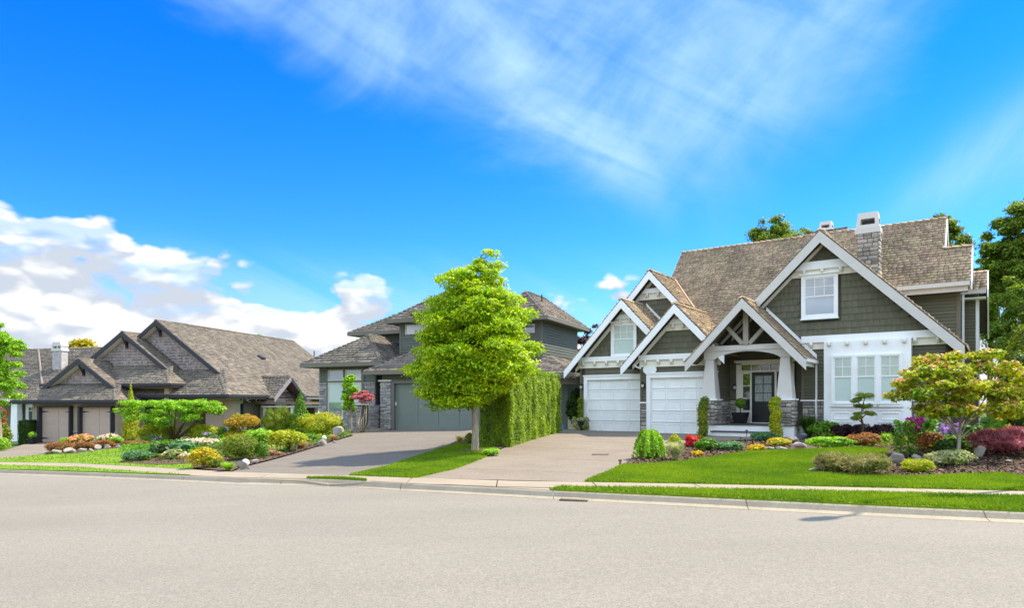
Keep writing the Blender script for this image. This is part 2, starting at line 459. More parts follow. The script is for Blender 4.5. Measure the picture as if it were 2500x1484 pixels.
# kerb pieces
kerb = empty('kerb', (0, 0, 0)); tag(kerb, kind='structure')
x = -45.0
while x < 20:
    L = 3.05; a, b = x + 0.006, x + L - 0.006
    n = 7; xs = [a + (b - a) * i / n for i in range(n + 1)]
    mb = MB(); vs_, fs_ = [], []
    for q in xs:
        c, k = itp(CURB, q), kerb_back(q)
        w = k - c
        for t, h in ((0.0, 0.004), (0.10, 0.012), (0.45, 0.04), (0.72, 0.115), (0.85, 0.135), (1.0, 0.135)):
            vs_.append((q, c + w * t, zt(q) + h))
        vs_.append((q, k, zt(q) - 0.15)); vs_.append((q, c, zt(q) - 0.15))
    for i in range(n):
        for j in range(8): fs_.append((i*8 + j, (i+1)*8 + j, (i+1)*8 + (j+1) % 8, i*8 + (j+1) % 8))
    fs_ += [tuple(range(7, -1, -1)), tuple(n*8 + j for j in range(8))]
    mb.add(vs_, fs_); mb.build('kerb_stone', M_kerb, kerb)
    x += L
# pavement slabs
walk = empty('pavement', (0, 0, 0)); tag(walk, kind='structure')
x = -44.0
while x < 19:
    L = 1.9; poly = span(SN, x + 0.012, x + L - 0.012) + span(SF, x + 0.012, x + L - 0.012, True)
    sheet('pavement_slab', poly, M_conc, 0.035, 2.0, 0.5, parent=walk, skirt=0.08)
    x += L
# driveway crossings between kerb and pavement
def crossing(X0, X1, m):
    x0, x1 = at(X0, 1180).x, at(X1, 1195).x
    poly = [(x, kerb_back(x) + 0.01) for x in np.linspace(x0, x1, 14)] + [(x, max(itp(SN, x) - 0.012, kerb_back(x) + 0.03)) for x in np.linspace(x1, x0, 14)]
    tag(sheet('driveway_crossing', poly, m, 0.024, 1.0, 0.5, skirt=0.1), kind='structure')
crossing(472, 742, M_drive2); crossing(905, 1340, M_conc)

drive1 = W([(1015,1173),(1108,1149),(1180,1122),(1222,1100),(1297,1069),(1367,1058),(1378,1050)]) + []
D1_right = W([(1870,1073),(1740,1080),(1650,1087),(1600,1098),(1555,1120),(1519,1141),(1427,1181)])
# driveway of the right-hand house reaches its garage doors
def hp(r, X, Y, D):
    r = R(r); return (math.cos(r), -math.sin(r)), (math.sin(r), math.cos(r)), ((X - CX) / F * D, D)
(U1, V1, O1), (U2, V2, O2), (U3, V3, O3) = hp(35.2, 1418, 1053, 32.6), hp(24.5, 965, 1050, 36.0), hp(14.8, 95, 1080, 46.0)
def hl(U, V, O, u, v): return (O[0] + U[0]*u + V[0]*v, O[1] + U[1]*u + V[1]*v)
drive1 += [hl(U1, V1, O1, u, 0.3) for u in (-0.6, 3.7)] + [hl(U1, V1, O1, 3.7, -0.5), hl(U1, V1, O1, 6.9, -0.5), hl(U1, V1, O1, 10.2, -1.2)] + D1_right
def front(poly):   # end the drive at the pavement's back edge
    out = []
    for p in poly: out.append((p[0], max(p[1], itp(SF, p[0]) + 0.015)))
    return out
def slabs(name, poly, m, cuts, off, kind_label):
    root = empty(name, (0, 0, 0)); tag(root, kind='structure')
    ys = [-1e6] + cuts + [1e6]
    for a, b in zip(ys, ys[1:]):
        # cut lines follow a + slope
        q = clip(clip(poly, SL[name], 1, b - 0.012), -SL[name], -1, -(a + 0.012))
        if len(q) > 2: sheet('concrete_slab', q, m, off, 0.8, 0.6, parent=root, skirt=0.05)
SL = {'driveway': 0.55}
slabs('driveway', front(drive1), M_drive, [16.2, 19.4, 22.6, 25.8, 29.0, 32.2], 0.028, '')
drive2 = W([(560,1157),(600,1159)]) + W([(862,1168),(880,1162),(948,1140),(1020,1115),(1090,1092),(1150,1063)]) + \
    [hl(U2, V2, O2, 5.2, 0.2), hl(U2, V2, O2, -0.2, 0.2), hl(U2, V2, O2, -1.0, 1.2), hl(U2, V2, O2, -2.8, 0.5)] + W([(835,1060),(862,1066),(775,1093),(669,1125),(588,1145)])
SL['driveway_middle'] = 0.25
slabs('driveway_middle', front(drive2), M_drive2, [17.5, 21.5, 25.5, 29.5, 33.5], 0.028, '')
drive3 = W([(0,1121),(112,1111),(125,1101),(160,1091),(230,1086),(285,1084)]) + [hl(U3, V3, O3, 7.5, 0.2), hl(U3, V3, O3, 0.0, 0.2)] + W([(60,1086),(20,1099),(-100,1112),(-300,1128)])
SL['driveway_far'] = 0.2
slabs('driveway_far', drive3, M_drive, [30], 0.028, '')

# lawns
LR = W([(2700,1182),(2500,1170),(2445,1161),(2367,1164),(2263,1169),(2211,1170),(2119,1166),(2027,1162),(1979,1156),(1990,1146),(2060,1135),(2150,1128),(2171,1103),(2090,1096),(1940,1103),(1833,1106),(1729,1122),(1636,1135),(1519,1141),(1427,1181)])
x1 = at(2699, 1205).x
LR = front(span(SF, LR[-1][0] + 0.02, x1)[:] + LR)
LR = [(p[0], p[1]) for p in LR]
lawn_defs = []
lawn_defs.append(('lawn', LR))
LM = front(span(SF, at(850,1166).x, at(1012,1172).x) + W([(1108,1150),(1180,1123),(1218,1101),(1200,1093),(1165,1090),(1120,1086),(1090,1094),(1020,1117),(948,1142)]))
lawn_defs.append(('lawn', LM))
xa, xb = -58.0, at(474, 1149).x
LL = front(span(SF, xa, xb) + W([(476,1146),(468,1134),(520,1110),(570,1090),(590,1075),(500,1075),(420,1080),(345,1091),(226,1103),(188,1110),(112,1112),(0,1122),(-300,1130)]) + [(xa, itp(SF, xa) + 3)])
lawn_defs.append(('lawn', LL))
def strip(x0, x1, r0=0.3, r1=0.3):
    xs = np.linspace(x0, x1, 40)
    return [(x, kerb_back(x) + 0.01) for x in xs] + [(x, max(itp(SN, x) - 0.015, kerb_back(x) + 0.03 + 0.12 * math.sin(math.pi * (x - x0) / (x1 - x0)))) for x in xs[::-1]]
st = strip(at(1343,1205).x, 18.9); st = [(st[-1][0] + 0.25, st[-1][1])] + st[:-1]
lawn_defs.append(('verge', st))
lawn_defs.append(('verge', strip(-44, at(462,1166).x)))
lawn_defs.append(('verge', strip(at(745,1180).x, at(893,1184).x)))
for nm, p in lawn_defs:
    tag(sheet(nm, p, M_lawn, 0.045, 0.7, 0.4, skirt=0.06), kind='structure')
# planting beds
BR = LR[len(span(SF, LR[0][0], x1)):]
bedR = W([(1427,1180),(1519,1140),(1555,1119),(1600,1097),(1650,1086),(1740,1079),(1850,1074)]) + [hl(U1, V1, O1, 10.0, -1.3), hl(U1, V1, O1, 10.2, 0.1), hl(U1, V1, O1, 16.5, 0.1), (22, 24), (19, 13)] + W([(2700,1180)])
soil = [('planting_bed', bedR + LR[::-1][:0])]
def simple(name, pts, off=0.02): tag(sheet(name, pts, M_soil, off, 0.7, 0.4), kind='structure')
simple('planting_bed', bedR, 0.018)
simple('planting_bed', W([(1979,1157),(2027,1163),(2119,1167),(2211,1171),(2263,1170),(2367,1165),(2445,1162),(2500,1171),(2700,1183),(2700,1120),(2400,1090),(2200,1095),(2172,1104),(2150,1127),(2060,1134),(1990,1145)]), 0.052)
simple('planting_bed', W([(290,1134),(389,1139),(467,1136),(475,1148),(565,1156),(588,1144),(669,1124),(775,1092),(862,1065),(835,1058),(760,1058),(600,1068),(520,1090),(430,1092),(370,1096),(310,1115)]), 0.056)
simple('planting_bed', W([(108,1110),(188,1110),(226,1103),(300,1096),(365,1091),(480,1076),(600,1070),(560,1060),(300,1074),(230,1082),(150,1090),(125,1100)]), 0.054)
simple('planting_bed', W([(1118,1106),(1150,1113),(1190,1110),(1222,1100),(1236,1092),(1300,1068),(1370,1056),(1330,1050),(1150,1062),(1095,1090),(1130,1095)]), 0.054)

# blades: tens of thousands of short grass leaves
def blades(name, poly, n, hgt, m, dmax=26, wid=0.011):
    A = np.array(poly); lo, hi = A.min(0), A.max(0)
    P = RNG.uniform(lo, hi, (int(n * 3), 2)); P = P[inside(poly, P)]
    D = P[:, 1]; keep = (D < dmax) & (np.abs(P[:, 0]) < D * 1.0) & (RNG.random(len(P)) < np.clip((11.0 / D) ** 1.6, 0.1, 1)); P = P[keep][:n]
    k = len(P); z = np.array([height(x, y) for x, y in P]) + 0.04
    a = RNG.uniform(0, 2 * math.pi, k); h = hgt * RNG.uniform(0.6, 1.3, k); w = wid * RNG.uniform(0.7, 1.4, k) * np.clip(P[:, 1] / 12, 1, 2.2)
    lean = RNG.normal(0, 0.45, (k, 2)) * h[:, None]
    v = np.zeros((k, 3, 3))
    v[:, 0] = np.c_[P[:, 0] - np.cos(a) * w, P[:, 1] - np.sin(a) * w, z]
    v[:, 1] = np.c_[P[:, 0] + np.cos(a) * w, P[:, 1] + np.sin(a) * w, z]
    v[:, 2] = np.c_[P[:, 0] + lean[:, 0], P[:, 1] + lean[:, 1], z + h]
    me = mesh_np(name, v.reshape(-1, 3), np.arange(3 * k).reshape(-1, 3))
    return tag(link(name, me, m), kind='stuff')
M_blade = mat('grass_blade', (0.20, 0.30, 0.003), 0.7, 0.3, 0.5, (0.105, 0.20, 0.003), island=0.5, trans=0.3, detail=3)
blades('grass', LR, 150000, 0.05, M_blade)
blades('grass', lawn_defs[3][1], 110000, 0.055, M_blade)
blades('grass', LM, 60000, 0.045, M_blade, 34)
blades('grass', lawn_defs[4][1] , 60000, 0.04, M_blade, 40, 0.010)
blades('grass', lawn_defs[5][1], 7000, 0.04, M_blade, 40)
blades('grass', LL, 140000, 0.04, M_blade, 45, 0.010)
# bark chips on the beds
def chips(name, px, n):
    poly = W(px); A = np.array(poly); lo, hi = A.min(0), A.max(0)
    P = RNG.uniform(lo, hi, (n * 3, 2)); P = P[inside(poly, P)][:n]; k = len(P)
    z = np.array([height(x, y) for x, y in P]) + 0.062
    a = RNG.uniform(0, 6.3, k); L = RNG.uniform(0.015, 0.045, k); w = L * RNG.uniform(0.3, 0.6, k)
    t = np.c_[np.cos(a), np.sin(a), RNG.normal(0, 0.3, k)]; s = np.c_[-np.sin(a), np.cos(a), RNG.normal(0, 0.3, k)]
    c = np.c_[P, z + RNG.uniform(0, 0.02, k)]
    v = np.stack([c - t*L[:, None] - s*w[:, None], c + t*L[:, None] - s*w[:, None], c + t*L[:, None] + s*w[:, None], c - t*L[:, None] + s*w[:, None]], 1)
    tag(link(name, mesh_np(name, v.reshape(-1, 3), np.arange(4 * k).reshape(-1, 4)), M_chip), kind='stuff')
M_chip = mat('bark_chip', (0.16, 0.10, 0.065), 0.9, 0.4, 3, (0.07, 0.04, 0.025), island=0.9)
chips('bark_chips', [(1979,1157),(2211,1171),(2445,1162),(2500,1171),(2600,1180),(2600,1110),(2200,1110),(2000,1140)], 9000)
chips('bark_chips', [(1519,1140),(1636,1134),(1833,1105),(1940,1102),(1900,1075),(1650,1090),(1560,1118)], 6000)
chips('bark_chips', [(290,1134),(467,1136),(560,1156),(669,1124),(862,1065),(600,1068),(370,1096)], 9000)
# stepping slabs in the grass strip, and drain covers
M_step = mat('paver', (0.22, 0.20, 0.17), 0.85, 0.2, 4, bump=0.3)
for i, (X, Y, w) in enumerate([(1097,1093,15),(1055,1120,16),(956,1143,22)]):
    c = at(X, Y); mb = MB(); mb.box(-0.22, 0.22, -0.16, 0.16, -0.05, 0.06); o = mb.build('paver', M_step)
    o.location = c; o.rotation_euler = (0, 0, 0.3 + i * 0.2)
    tag(o, ['square stepping slab in the grass beside the street tree, farthest one', 'middle of the three stepping slabs in the grass strip', 'stepping slab in the grass strip nearest the pavement'][i], 'paver', 'stepping slabs in the grass strip')
M_iron = mat('cast_iron', (0.12, 0.10, 0.08), 0.6, 0.3, 20)
def cover(X, Y, wx, wy, label, slots=0, rot=-0.3, lift=0.03):
    c = at(X, Y); root = empty('drain_grate' if slots else 'utility_cover', (c.x, c.y, c.z + lift), rot)
    mb = MB(); mb.box(-wx, wx, -wy, wy, -0.02, 0.004); mb.build('lid', M_iron if slots else M_kerb, root)
    mb = MB()
    for s in (-1, 1):
        mb.box(-wx - 0.03, wx + 0.03, s * wy - 0.015, s * wy + 0.015, -0.02, 0.014); mb.box(s * (wx + 0.015) - 0.015, s * (wx + 0.015) + 0.015, -wy, wy, -0.02, 0.013)
    mb.build('rim', M_iron, root)
    for k in range(slots):
        u = -wx + (k + 0.5) * 2 * wx / slots; mb = MB(); mb.box(u - wx / slots * 0.45, u + wx / slots * 0.45, -wy * 0.85, wy * 0.85, 0.004, 0.03); mb.build('bar', M_kerb, root)
    tag(root, label, 'drain' if slots else 'cover')
cover(1403, 1221, 0.22, 0.11, 'iron storm drain grate in the kerb at the foot of the right driveway', 9, -0.33, 0.0)
cover(1466, 1113, 0.20, 0.14, 'dark utility cover set in the right driveway')
# ================================================================ HOUSE KIT
M_shake = mat('cedar_shake', (0.46, 0.345, 0.225), 0.9, 0.3, 0.8, (0.29, 0.22, 0.145), island=0.45, obj=0.4, bump=0.3, bscale=30)
M_shake2 = mat('grey_shake', (0.20, 0.168, 0.132), 0.9, 0.3, 0.9, (0.135, 0.115, 0.092), island=0.5, obj=0.5)
M_deck = mat('roof_deck', (0.10, 0.08, 0.065), 0.9)
M_white = mat('white_paint', (0.90, 0.90, 0.88), 0.5, 0.09, 1.3)
M_cream = mat('cream_paint', (0.84, 0.80, 0.68), 0.5, 0.06, 3)
M_barge = mat('pale_grey_paint', (0.62, 0.59, 0.54), 0.55, 0.07, 3)
M_olive = mat('olive_siding', (0.142, 0.136, 0.088), 0.7, 0.16, 1.2, island=0.2, obj=0.2)
M_oliveD = mat('olive_trim', (0.17, 0.145, 0.105), 0.7, 0.1, 2)
M_stone = mat('ashlar', (0.44, 0.39, 0.32), 0.9, 0.3, 6, (0.30, 0.275, 0.25), island=0.75, obj=0.75, bump=0.6, bscale=25)
M_mortar = mat('mortar', (0.22, 0.20, 0.18), 0.95, 0.2, 10)
M_blackp = mat('black_paint', (0.018, 0.02, 0.02), 0.35, 0.1, 4)
M_glass = mat('window_glass', (0.03, 0.035, 0.04), 0.03, 0.1, 1, spec=1.0, coat=1.0)
M_glassm = mat('reflecting_glass', (0.42, 0.46, 0.50), 0.04, 0.05, 1, metal=0.55, coat=1.0)
M_glassblind = mat('glass_over_blind', (0.50, 0.62, 0.56), 0.25, 0.08, 1, spec=0.6, coat=1.0)
M_flash = mat('copper_flashing', (0.45, 0.27, 0.17), 0.6, 0.2, 4)
M_foot = mat('footing', (0.20, 0.19, 0.17), 0.9)

UW_V = np.array([(0,0,0),(1,0,0),(1,1,0),(0,1,0),(0,0,1),(1,0,1),(1,1,.12),(0,1,.12)], float)
UW_F = np.array([(4,5,6,7),(0,1,5,4),(1,2,6,5),(3,0,4,7),(2,3,7,6)])
UB_V = np.array([(0,0,0),(1,0,0),(1,1,0),(0,1,0),(.04,.08,1),(.96,.06,.92),(.97,.93,1),(.05,.95,.9),(.02,.03,.6),(.985,.02,.6),(.98,.98,.6),(.03,.97,.6)], float)
UB_F = np.array([(4,5,6,7),(0,1,9,8),(1,2,10,9),(2,3,11,10),(3,0,8,11),(8,9,5,4),(9,10,6,5),(10,11,7,6),(11,8,4,7)])
UX_V = np.array([(0,0,0),(1,0,0),(1,1,0),(0,1,0),(0,0,1),(1,0,1),(1,1,1),(0,1,1)], float)
UX_F = np.array([(4,5,6,7),(0,1,5,4),(1,2,6,5),(2,3,7,6),(3,0,4,7),(0,3,2,1)])
class Pieces:
    """alike pieces: the largest in view one by one, the rest joined"""
    UNITS = {'wedge': (UW_V, UW_F), 'stone': (UB_V, UB_F), 'block': (UX_V, UX_F)}
    def __init__(s, house, name, unit, m, limit=300):
        s.h, s.name, s.unit, s.m, s.limit, s.L = house, name, unit, m, limit, []
    def add(s, o, A, B, N): s.L.append((Vector(o), Vector(A), Vector(B), Vector(N)))
    def flush(s):
        if not s.L: return
        V, Fc = s.UNITS[s.unit]
        Mw = Matrix.Translation(s.h.root.location) @ Matrix.Rotation(s.h.root.rotation_euler.z, 4, 'Z')
        def key(t):
            c = Mw @ (t[0] + t[1] / 2 + t[2] / 2); d = max(1.0, (c - cam.location).length)
            vis = abs(c.x) < c.y * 0.76
            return -(t[1].length * t[2].length) / d / d * (1 if vis else 0.001)
        s.L.sort(key=key)
        ind, rest = s.L[:s.limit], s.L[s.limit:]
        me = mesh_np(s.name, V, np.array([list(f) for f in Fc])); me.materials.append(s.m)
        for o, A, B, N in ind:
            ob = bpy.data.objects.new(s.name, me); COL.objects.link(ob); ob.parent = s.h.root
            mx = Matrix.Identity(4)
            for i, a in enumerate((A, B, N)):
                for j in range(3): mx[j][i] = a[j]
            for j in range(3): mx[j][3] = o[j]
            ob.matrix_local = mx
        if rest:
            O = np.array([t[0] for t in rest]); A = np.array([t[1] for t in rest]); B = np.array([t[2] for t in rest]); N = np.array([t[3] for t in rest])
            P = O[:, None] + V[None, :, 0:1] * A[:, None] + V[None, :, 1:2] * B[:, None] + V[None, :, 2:3] * N[:, None]
            Fa = (np.arange(len(rest))[:, None, None] * len(V) + Fc[None]).reshape(-1, 4)
            me2 = mesh_np(s.name, P.reshape(-1, 3), Fa)
            tag(link(s.name, me2, s.m, s.h.root), kind='stuff')

class House:
    def __init__(s, r, X, Y, D, label, cat='house', shake=None, shake_limit=300):
        r = R(r); s.r = r; s.u, s.v = (math.cos(r), -math.sin(r)), (math.sin(r), math.cos(r))
        s.o = ((X - CX) / F * D, D); s.z = EYE - (Y - HY) / F * D
        s.root = empty('house', (s.o[0], s.o[1], s.z), -r); tag(s.root, label, cat)
        s.shingle = Pieces(s, 'shingle', 'wedge', shake or M_shake, shake_limit)
        s.cap = Pieces(s, 'ridge_cap', 'wedge', shake or M_shake, 140)
        s.wsh = Pieces(s, 'wall_shingle', 'wedge', M_olive, 300)
        s.board = Pieces(s, 'siding_board', 'wedge', M_olive, 300)
        s.stone = Pieces(s, 'stone', 'stone', M_stone, 300)
        s.brk = Pieces(s, 'bracket', 'block', M_cream, 200)
        s.rng = random.Random(int(X))
    def on(s, X, Y, v):
        dx = (X - CX) / F
        D = (v + s.o[0]*s.v[0] + s.o[1]*s.v[1]) / (dx*s.v[0] + s.v[1]); p = (dx*D, D)
        return (p[0]-s.o[0])*s.u[0] + (p[1]-s.o[1])*s.u[1], EYE - (Y-HY)/F*D - s.z
    def onu(s, X, Y, u):
        dx = (X - CX) / F
        D = (u + s.o[0]*s.u[0] + s.o[1]*s.u[1]) / (dx*s.u[0] + s.u[1]); p = (dx*D, D)
        return (p[0]-s.o[0])*s.v[0] + (p[1]-s.o[1])*s.v[1], EYE - (Y-HY)/F*D - s.z
    def flush(s):
        for p in (s.shingle, s.cap, s.wsh, s.board, s.stone, s.brk): p.flush()
    def box(s, name, u0, u1, v0, v1, z0, z1, m, parent=None):
        mb = MB(); mb.box(u0, u1, v0, v1, z0, z1); return mb.build(name, m, parent or s.root)
    def fprism(s, name, pts, v0, v1, m, parent=None):     # (u,z) outline on the facade
        mb = MB(); mb.prism([(u, v0, z) for u, z in pts], (0, v1 - v0, 0)); return mb.build(name, m, parent or s.root)
    def sprism(s, name, pts, u0, u1, m, parent=None):     # (v,z) outline on a side wall
        mb = MB(); mb.prism([(u0, v, z) for v, z in pts], (u1 - u0, 0, 0)); return mb.build(name, m, parent or s.root)
    # ---- roofs
    def slope(s, pts, expo=0.175, wid=0.2, th=0.055, deck=0.12, start=None):
        """shingled plane from a 3D polygon"""
        P = [Vector(p) for p in pts]; n = (P[1] - P[0]).cross(P[2] - P[0]).normalized()
        if n.z < 0: n = -n
        a = Vector((0, 0, 1)).cross(n).normalized(); b = n.cross(a).normalized()
        O = min(P, key=lambda p: p.z)
        q = [((p - O).dot(a), (p - O).dot(b)) for p in P]
        mb = MB(); mb.prism([p - n * 0.01 for p in P], -n * deck); mb.build('roof', M_deck, s.root)
        bmax = max(t[1] for t in q); y = -0.03
        while y < bmax - 0.03:
            ym = y + expo * 0.5; xs = []
            for i in range(len(q)):
                (x1, y1), (x2, y2) = q[i], q[(i + 1) % len(q)]
                if (y1 <= ym < y2) or (y2 <= ym < y1): xs.append(x1 + (x2 - x1) * (ym - y1) / (y2 - y1))
            xs.sort()
            for x0, x1 in zip(xs[::2], xs[1::2]):
                x = x0 - s.rng.uniform(0, wid)
                while x < x1:
                    w = wid * s.rng.uniform(0.6, 1.4); xa, xb = max(x, x0), min(x + w - 0.008, x1)
                    if xb - xa > 0.03:
                        dy = s.rng.uniform(-0.018, 0.012)
                        s.shingle.add(O + a * xa + b * (y + dy), a * (xb - xa), b * (expo * 1.12), n * th * s.rng.uniform(0.75, 1.35))
                    x += w
            y += expo
    def ridge(s, p, q, n=None, w=0.15, ln=0.28):
        p, q = Vector(p), Vector(q)
        if p.z > q.z: p, q = q, p
        d = (q - p); L = d.length; d.normalize(); k = max(1, int(L / ln)); side = d.cross(Vector((0, 0, 1))).normalized(); up = side.cross(d)
        for i in range(k):
            for sg in (-1, 1):
                o = p + d * (i * L / k)
                nn = (up + side * sg * 0.55).normalized(); sd = (side * sg - up * 0.55).normalized()
                A = sd * w
                if A.cross(d).dot(nn) < 0: s.cap.add(o + A + nn * 0.02, -A, d * (L / k * 1.15), nn * 0.05)
                else: s.cap.add(o + nn * 0.02, A, d * (L / k * 1.15), nn * 0.05)
    def gable(s, uc, zp, sl, uL, uR, vf, vb, **k):
        """gable roof, ridge running back; outline given by its peak and slope"""
        zl, zr = zp - sl * (uc - uL), zp - sl * (uR - uc)
        s.slope([(uL, vf, zl), (uc, vf, zp), (uc, vb, zp), (uL, vb, zl)], **k)
        s.slope([(uR, vf, zr), (uR, vb, zr), (uc, vb, zp), (uc, vf, zp)], **k)
        s.ridge((uc, vf, zp), (uc, vb, zp))
    def rake(s, uc, zp, sl, uL, uR, vf, m, hgt=0.36, th=0.05, name='barge_board', dz=-0.05):
        for e in (uL, uR):
            ze = zp - sl * abs(uc - e)
            s.fprism(name, [(uc, zp + dz), (uc, zp + dz - hgt * 1.05), (e, ze + dz - hgt), (e, ze + dz)], vf - th, vf, m)
    def hip(s, u0, u1, v0, v1, z, p, fascia=None, fh=0.2, only=None, **k):
        w, d = u1 - u0, v1 - v0; h = min(w, d) / 2; zp = z + p * h
        if w >= d:
            A, B = (u0 + h, v0 + h, zp), (u1 - h, v0 + h, zp)
            f = [(u0, v0, z), (u1, v0, z), B, A] if w > d else [(u0, v0, z), (u1, v0, z), A]
            bk = [(u1, v1, z), (u0, v1, z), A, B] if w > d else [(u1, v1, z), (u0, v1, z), A]
            l, r = [(u0, v1, z), (u0, v0, z), A], [(u1, v0, z), (u1, v1, z), B]
            hips = [((u0, v0, z), A), ((u1, v0, z), B), ((u0, v1, z), A), ((u1, v1, z), B)]
        else:
            A, B = (u0 + h, v0 + h, zp), (u0 + h, v1 - h, zp)
            f, bk = [(u0, v0, z), (u1, v0, z), A], [(u1, v1, z), (u0, v1, z), B]
            l, r = [(u0, v1, z), (u0, v0, z), A, B], [(u1, v0, z), (u1, v1, z), B, A]
            hips = [((u0, v0, z), A), ((u1, v0, z), A), ((u0, v1, z), B), ((u1, v1, z), B)]
        for pl in (f, bk, l, r): s.slope(pl, **k)
        for a, b in hips: s.ridge(a, b)
        if A != B: s.ridge(A, B)
        if fascia:
            e = 0.06
            for (a, b, c, d_) in ((u0 - e, u1 + e, v0 - e, v0), (u0 - e, u1 + e, v1, v1 + e)):
                s.box('gutter', a, b, c, d_, z - fh, z + 0.01, fascia)
            for (a, b) in ((u0 - e, u0), (u1, u1 + e)): s.box('gutter', a, b, v0 + 0.002, v1 - 0.002, z - fh, z + 0.01, fascia)
            s.box('soffit', u0 + 0.02, u1 - 0.02, v0 + 0.02, v1 - 0.02, z - fh + 0.02, z - fh + 0.05, fascia)
    # ---- wall coverings
    def shingles_on(s, poly, v, expo=0.255, wid=0.24, holes=(), z0=None):
        zmin, zmax = min(p[1] for p in poly), max(p[1] for p in poly); z = zmin
        while z < zmax - 0.03:
            zm = z + expo / 2; xs = []
            for i in range(len(poly)):
                (x1, y1), (x2, y2) = poly[i], poly[(i + 1) % len(poly)]
                if (y1 <= zm < y2) or (y2 <= zm < y1): xs.append(x1 + (x2 - x1) * (zm - y1) / (y2 - y1))
            xs.sort(); iv = list(zip(xs[::2], xs[1::2]))
            for hu0, hu1, hz0, hz1 in holes:
                if hz0 < zm < hz1:
                    nv = []
                    for a, b in iv:
                        if a < hu0: nv.append((a, min(b, hu0)))
                        if b > hu1: nv.append((max(a, hu1), b))
                    iv = nv
            for x0, x1 in iv:
                x = x0 - s.rng.uniform(0, wid)
                while x < x1:
                    w = wid * s.rng.uniform(0.7, 1.3); xa, xb = max(x, x0), min(x + w - 0.007, x1)
                    if xb - xa > 0.02:
                        zt_ = min(z + expo * 1.05, zmax)
                        s.wsh.add((xa, v, z), (xb - xa, 0, 0), (0, 0, zt_ - z), (0, -0.028 * s.rng.uniform(0.8, 1.2), 0))
                    x += w
            z += expo
    def boards(s, u0, u1, z0, z1, v, expo=0.135, holes=()):
        z = z0
        while z < z1 - 0.02:
            zt_ = min(z + expo * 1.03, z1); iv = [(u0, u1)]
            for a0, a1, b0, b1 in holes:
                if b0 < z + expo / 2 < b1:
                    nv = []
                    for a, b in iv:
                        if a < a0: nv.append((a, min(b, a0)))
                        if b > a1: nv.append((max(a, a1), b))
                    iv = nv
            for a, b in iv:
                if b - a > 0.03: s.board.add((a, v, z), (b - a, 0, 0), (0, 0, zt_ - z), (0, -0.03, 0))
            z += expo
    def boards_side(s, v0, v1, z0, z1, u, expo=0.135, sgn=1):     # wall facing +u
        z = z0
        while z < z1 - 0.02:
            zt_ = min(z + expo * 1.03, z1)
            if sgn > 0: s.board.add((u, v0, z), (0, v1 - v0, 0), (0, 0, zt_ - z), (0.03, 0, 0))
            else: s.board.add((u, v1, z), (0, v0 - v1, 0), (0, 0, zt_ - z), (-0.03, 0, 0))
            z += expo
    def stones(s, o, A, N, L, H, hr=(0.11, 0.24), wr=(0.18, 0.46), th=0.06, gap=0.014, back=True):
        """random ashlar on a vertical face: origin o, unit direction A, outward normal N"""
        o, A, N = Vector(o), Vector(A), Vector(N); z = 0
        while z < H - 0.02:
            h = min(s.rng.uniform(*hr), H - z)
            if H - z - h < hr[0] * 0.6: h = H - z
            x = 0
            while x < L - 0.01:
                w = s.rng.uniform(*wr)
                if L - x - w < wr[0] * 0.7: w = L - x
                split = h > 0.19 and s.rng.random() < 0.35
                for zz, hh in (((z, h / 2), (z + h / 2, h / 2)) if split else ((z, h),)):
                    s.stone.add(o + A * (x + gap / 2) + Vector((0, 0, zz + gap / 2)), A * (w - gap), Vector((0, 0, hh - gap)), N * th * s.rng.uniform(0.75, 1.3))
                x += w
            z += h
    def pedestal(s, name, u0, u1, v0, v1, z0, z1, cap=0.07, capm=None):
        s.box(name, u0 + 0.05, u1 - 0.05, v0 + 0.05, v1 - 0.05, z0, z1, M_mortar)
        s.stones((u0 + 0.05, v0 + 0.051, z0), (1, 0, 0), (0, -1, 0), u1 - u0 - 0.1, z1 - z0)
        s.stones((u1 - 0.051, v0 + 0.0, z0), (0, 1, 0), (1, 0, 0), v1 - v0, z1 - z0)
        if cap: s.box('stone_cap', u0 - 0.04, u1 + 0.04, v0 - 0.04, v1 + 0.04, z1, z1 + cap, capm or M_white)
    def band(s, u0, u1, v, z_top, z_mid, z_bot, m=None, mf=None, sp=0.5, slope=None, uc=None, zp=None, boards_=True):
        """projecting board with a bracketed frieze under it; trimmed to the gable when slope is given"""
        def lim(z):
            if slope is None: return u0, u1
            return uc - (zp - z) / slope, uc + (zp - z) / slope
        m = m or M_white; mf = mf or M_cream
        a, b = lim(z_top), lim(z_mid); c = lim(z_bot)
        s.fprism('band_board', [(a[0], z_top), (b[0], z_mid), (b[1], z_mid), (a[1], z_top)], v - 0.17, v - 0.028, m)
        s.fprism('frieze_board', [(b[0], z_mid - 0.001), (c[0], z_bot), (c[1], z_bot), (b[1], z_mid - 0.001)], v - 0.07, v - 0.026, mf)
        L = b[1] - b[0]; k = max(2, int(L / sp))
        for i in range(k):
            u = b[0] + L * (i + 0.5) / k - 0.06
            s.brk.add((u, v - 0.071, z_mid - 0.14), (0.12, 0, 0), (0, 0, 0.139), (0, -0.10, 0))
            s.brk.add((u + 0.002, v - 0.071, z_mid - 0.20), (0.116, 0, 0), (0, 0, 0.058), (0, -0.055, 0))
    def window(s, u0, u1, z0, z1, v, trim=0.11, m=None, upper=None, nx=3, ny=2, blind=False, sash=0.5, name='window', head=True, depth=0.05, glass=None):
        """casing, two sashes, muntins in the upper one, panes"""
        m = m or M_white
        mb = MB()
        for a, b, c, d in ((u0 - trim, u0, z0 - trim, z1 + trim), (u1, u1 + trim, z0 - trim, z1 + trim), (u0, u1, z1, z1 + trim), (u0, u1, z0 - trim, z0)):
            mb.box(a, b, v - depth - 0.03, v, c, d)
        w = mb.build(name, m, s.root)
        mb = MB(); t = 0.045
        zs = z0 + (z1 - z0) * sash
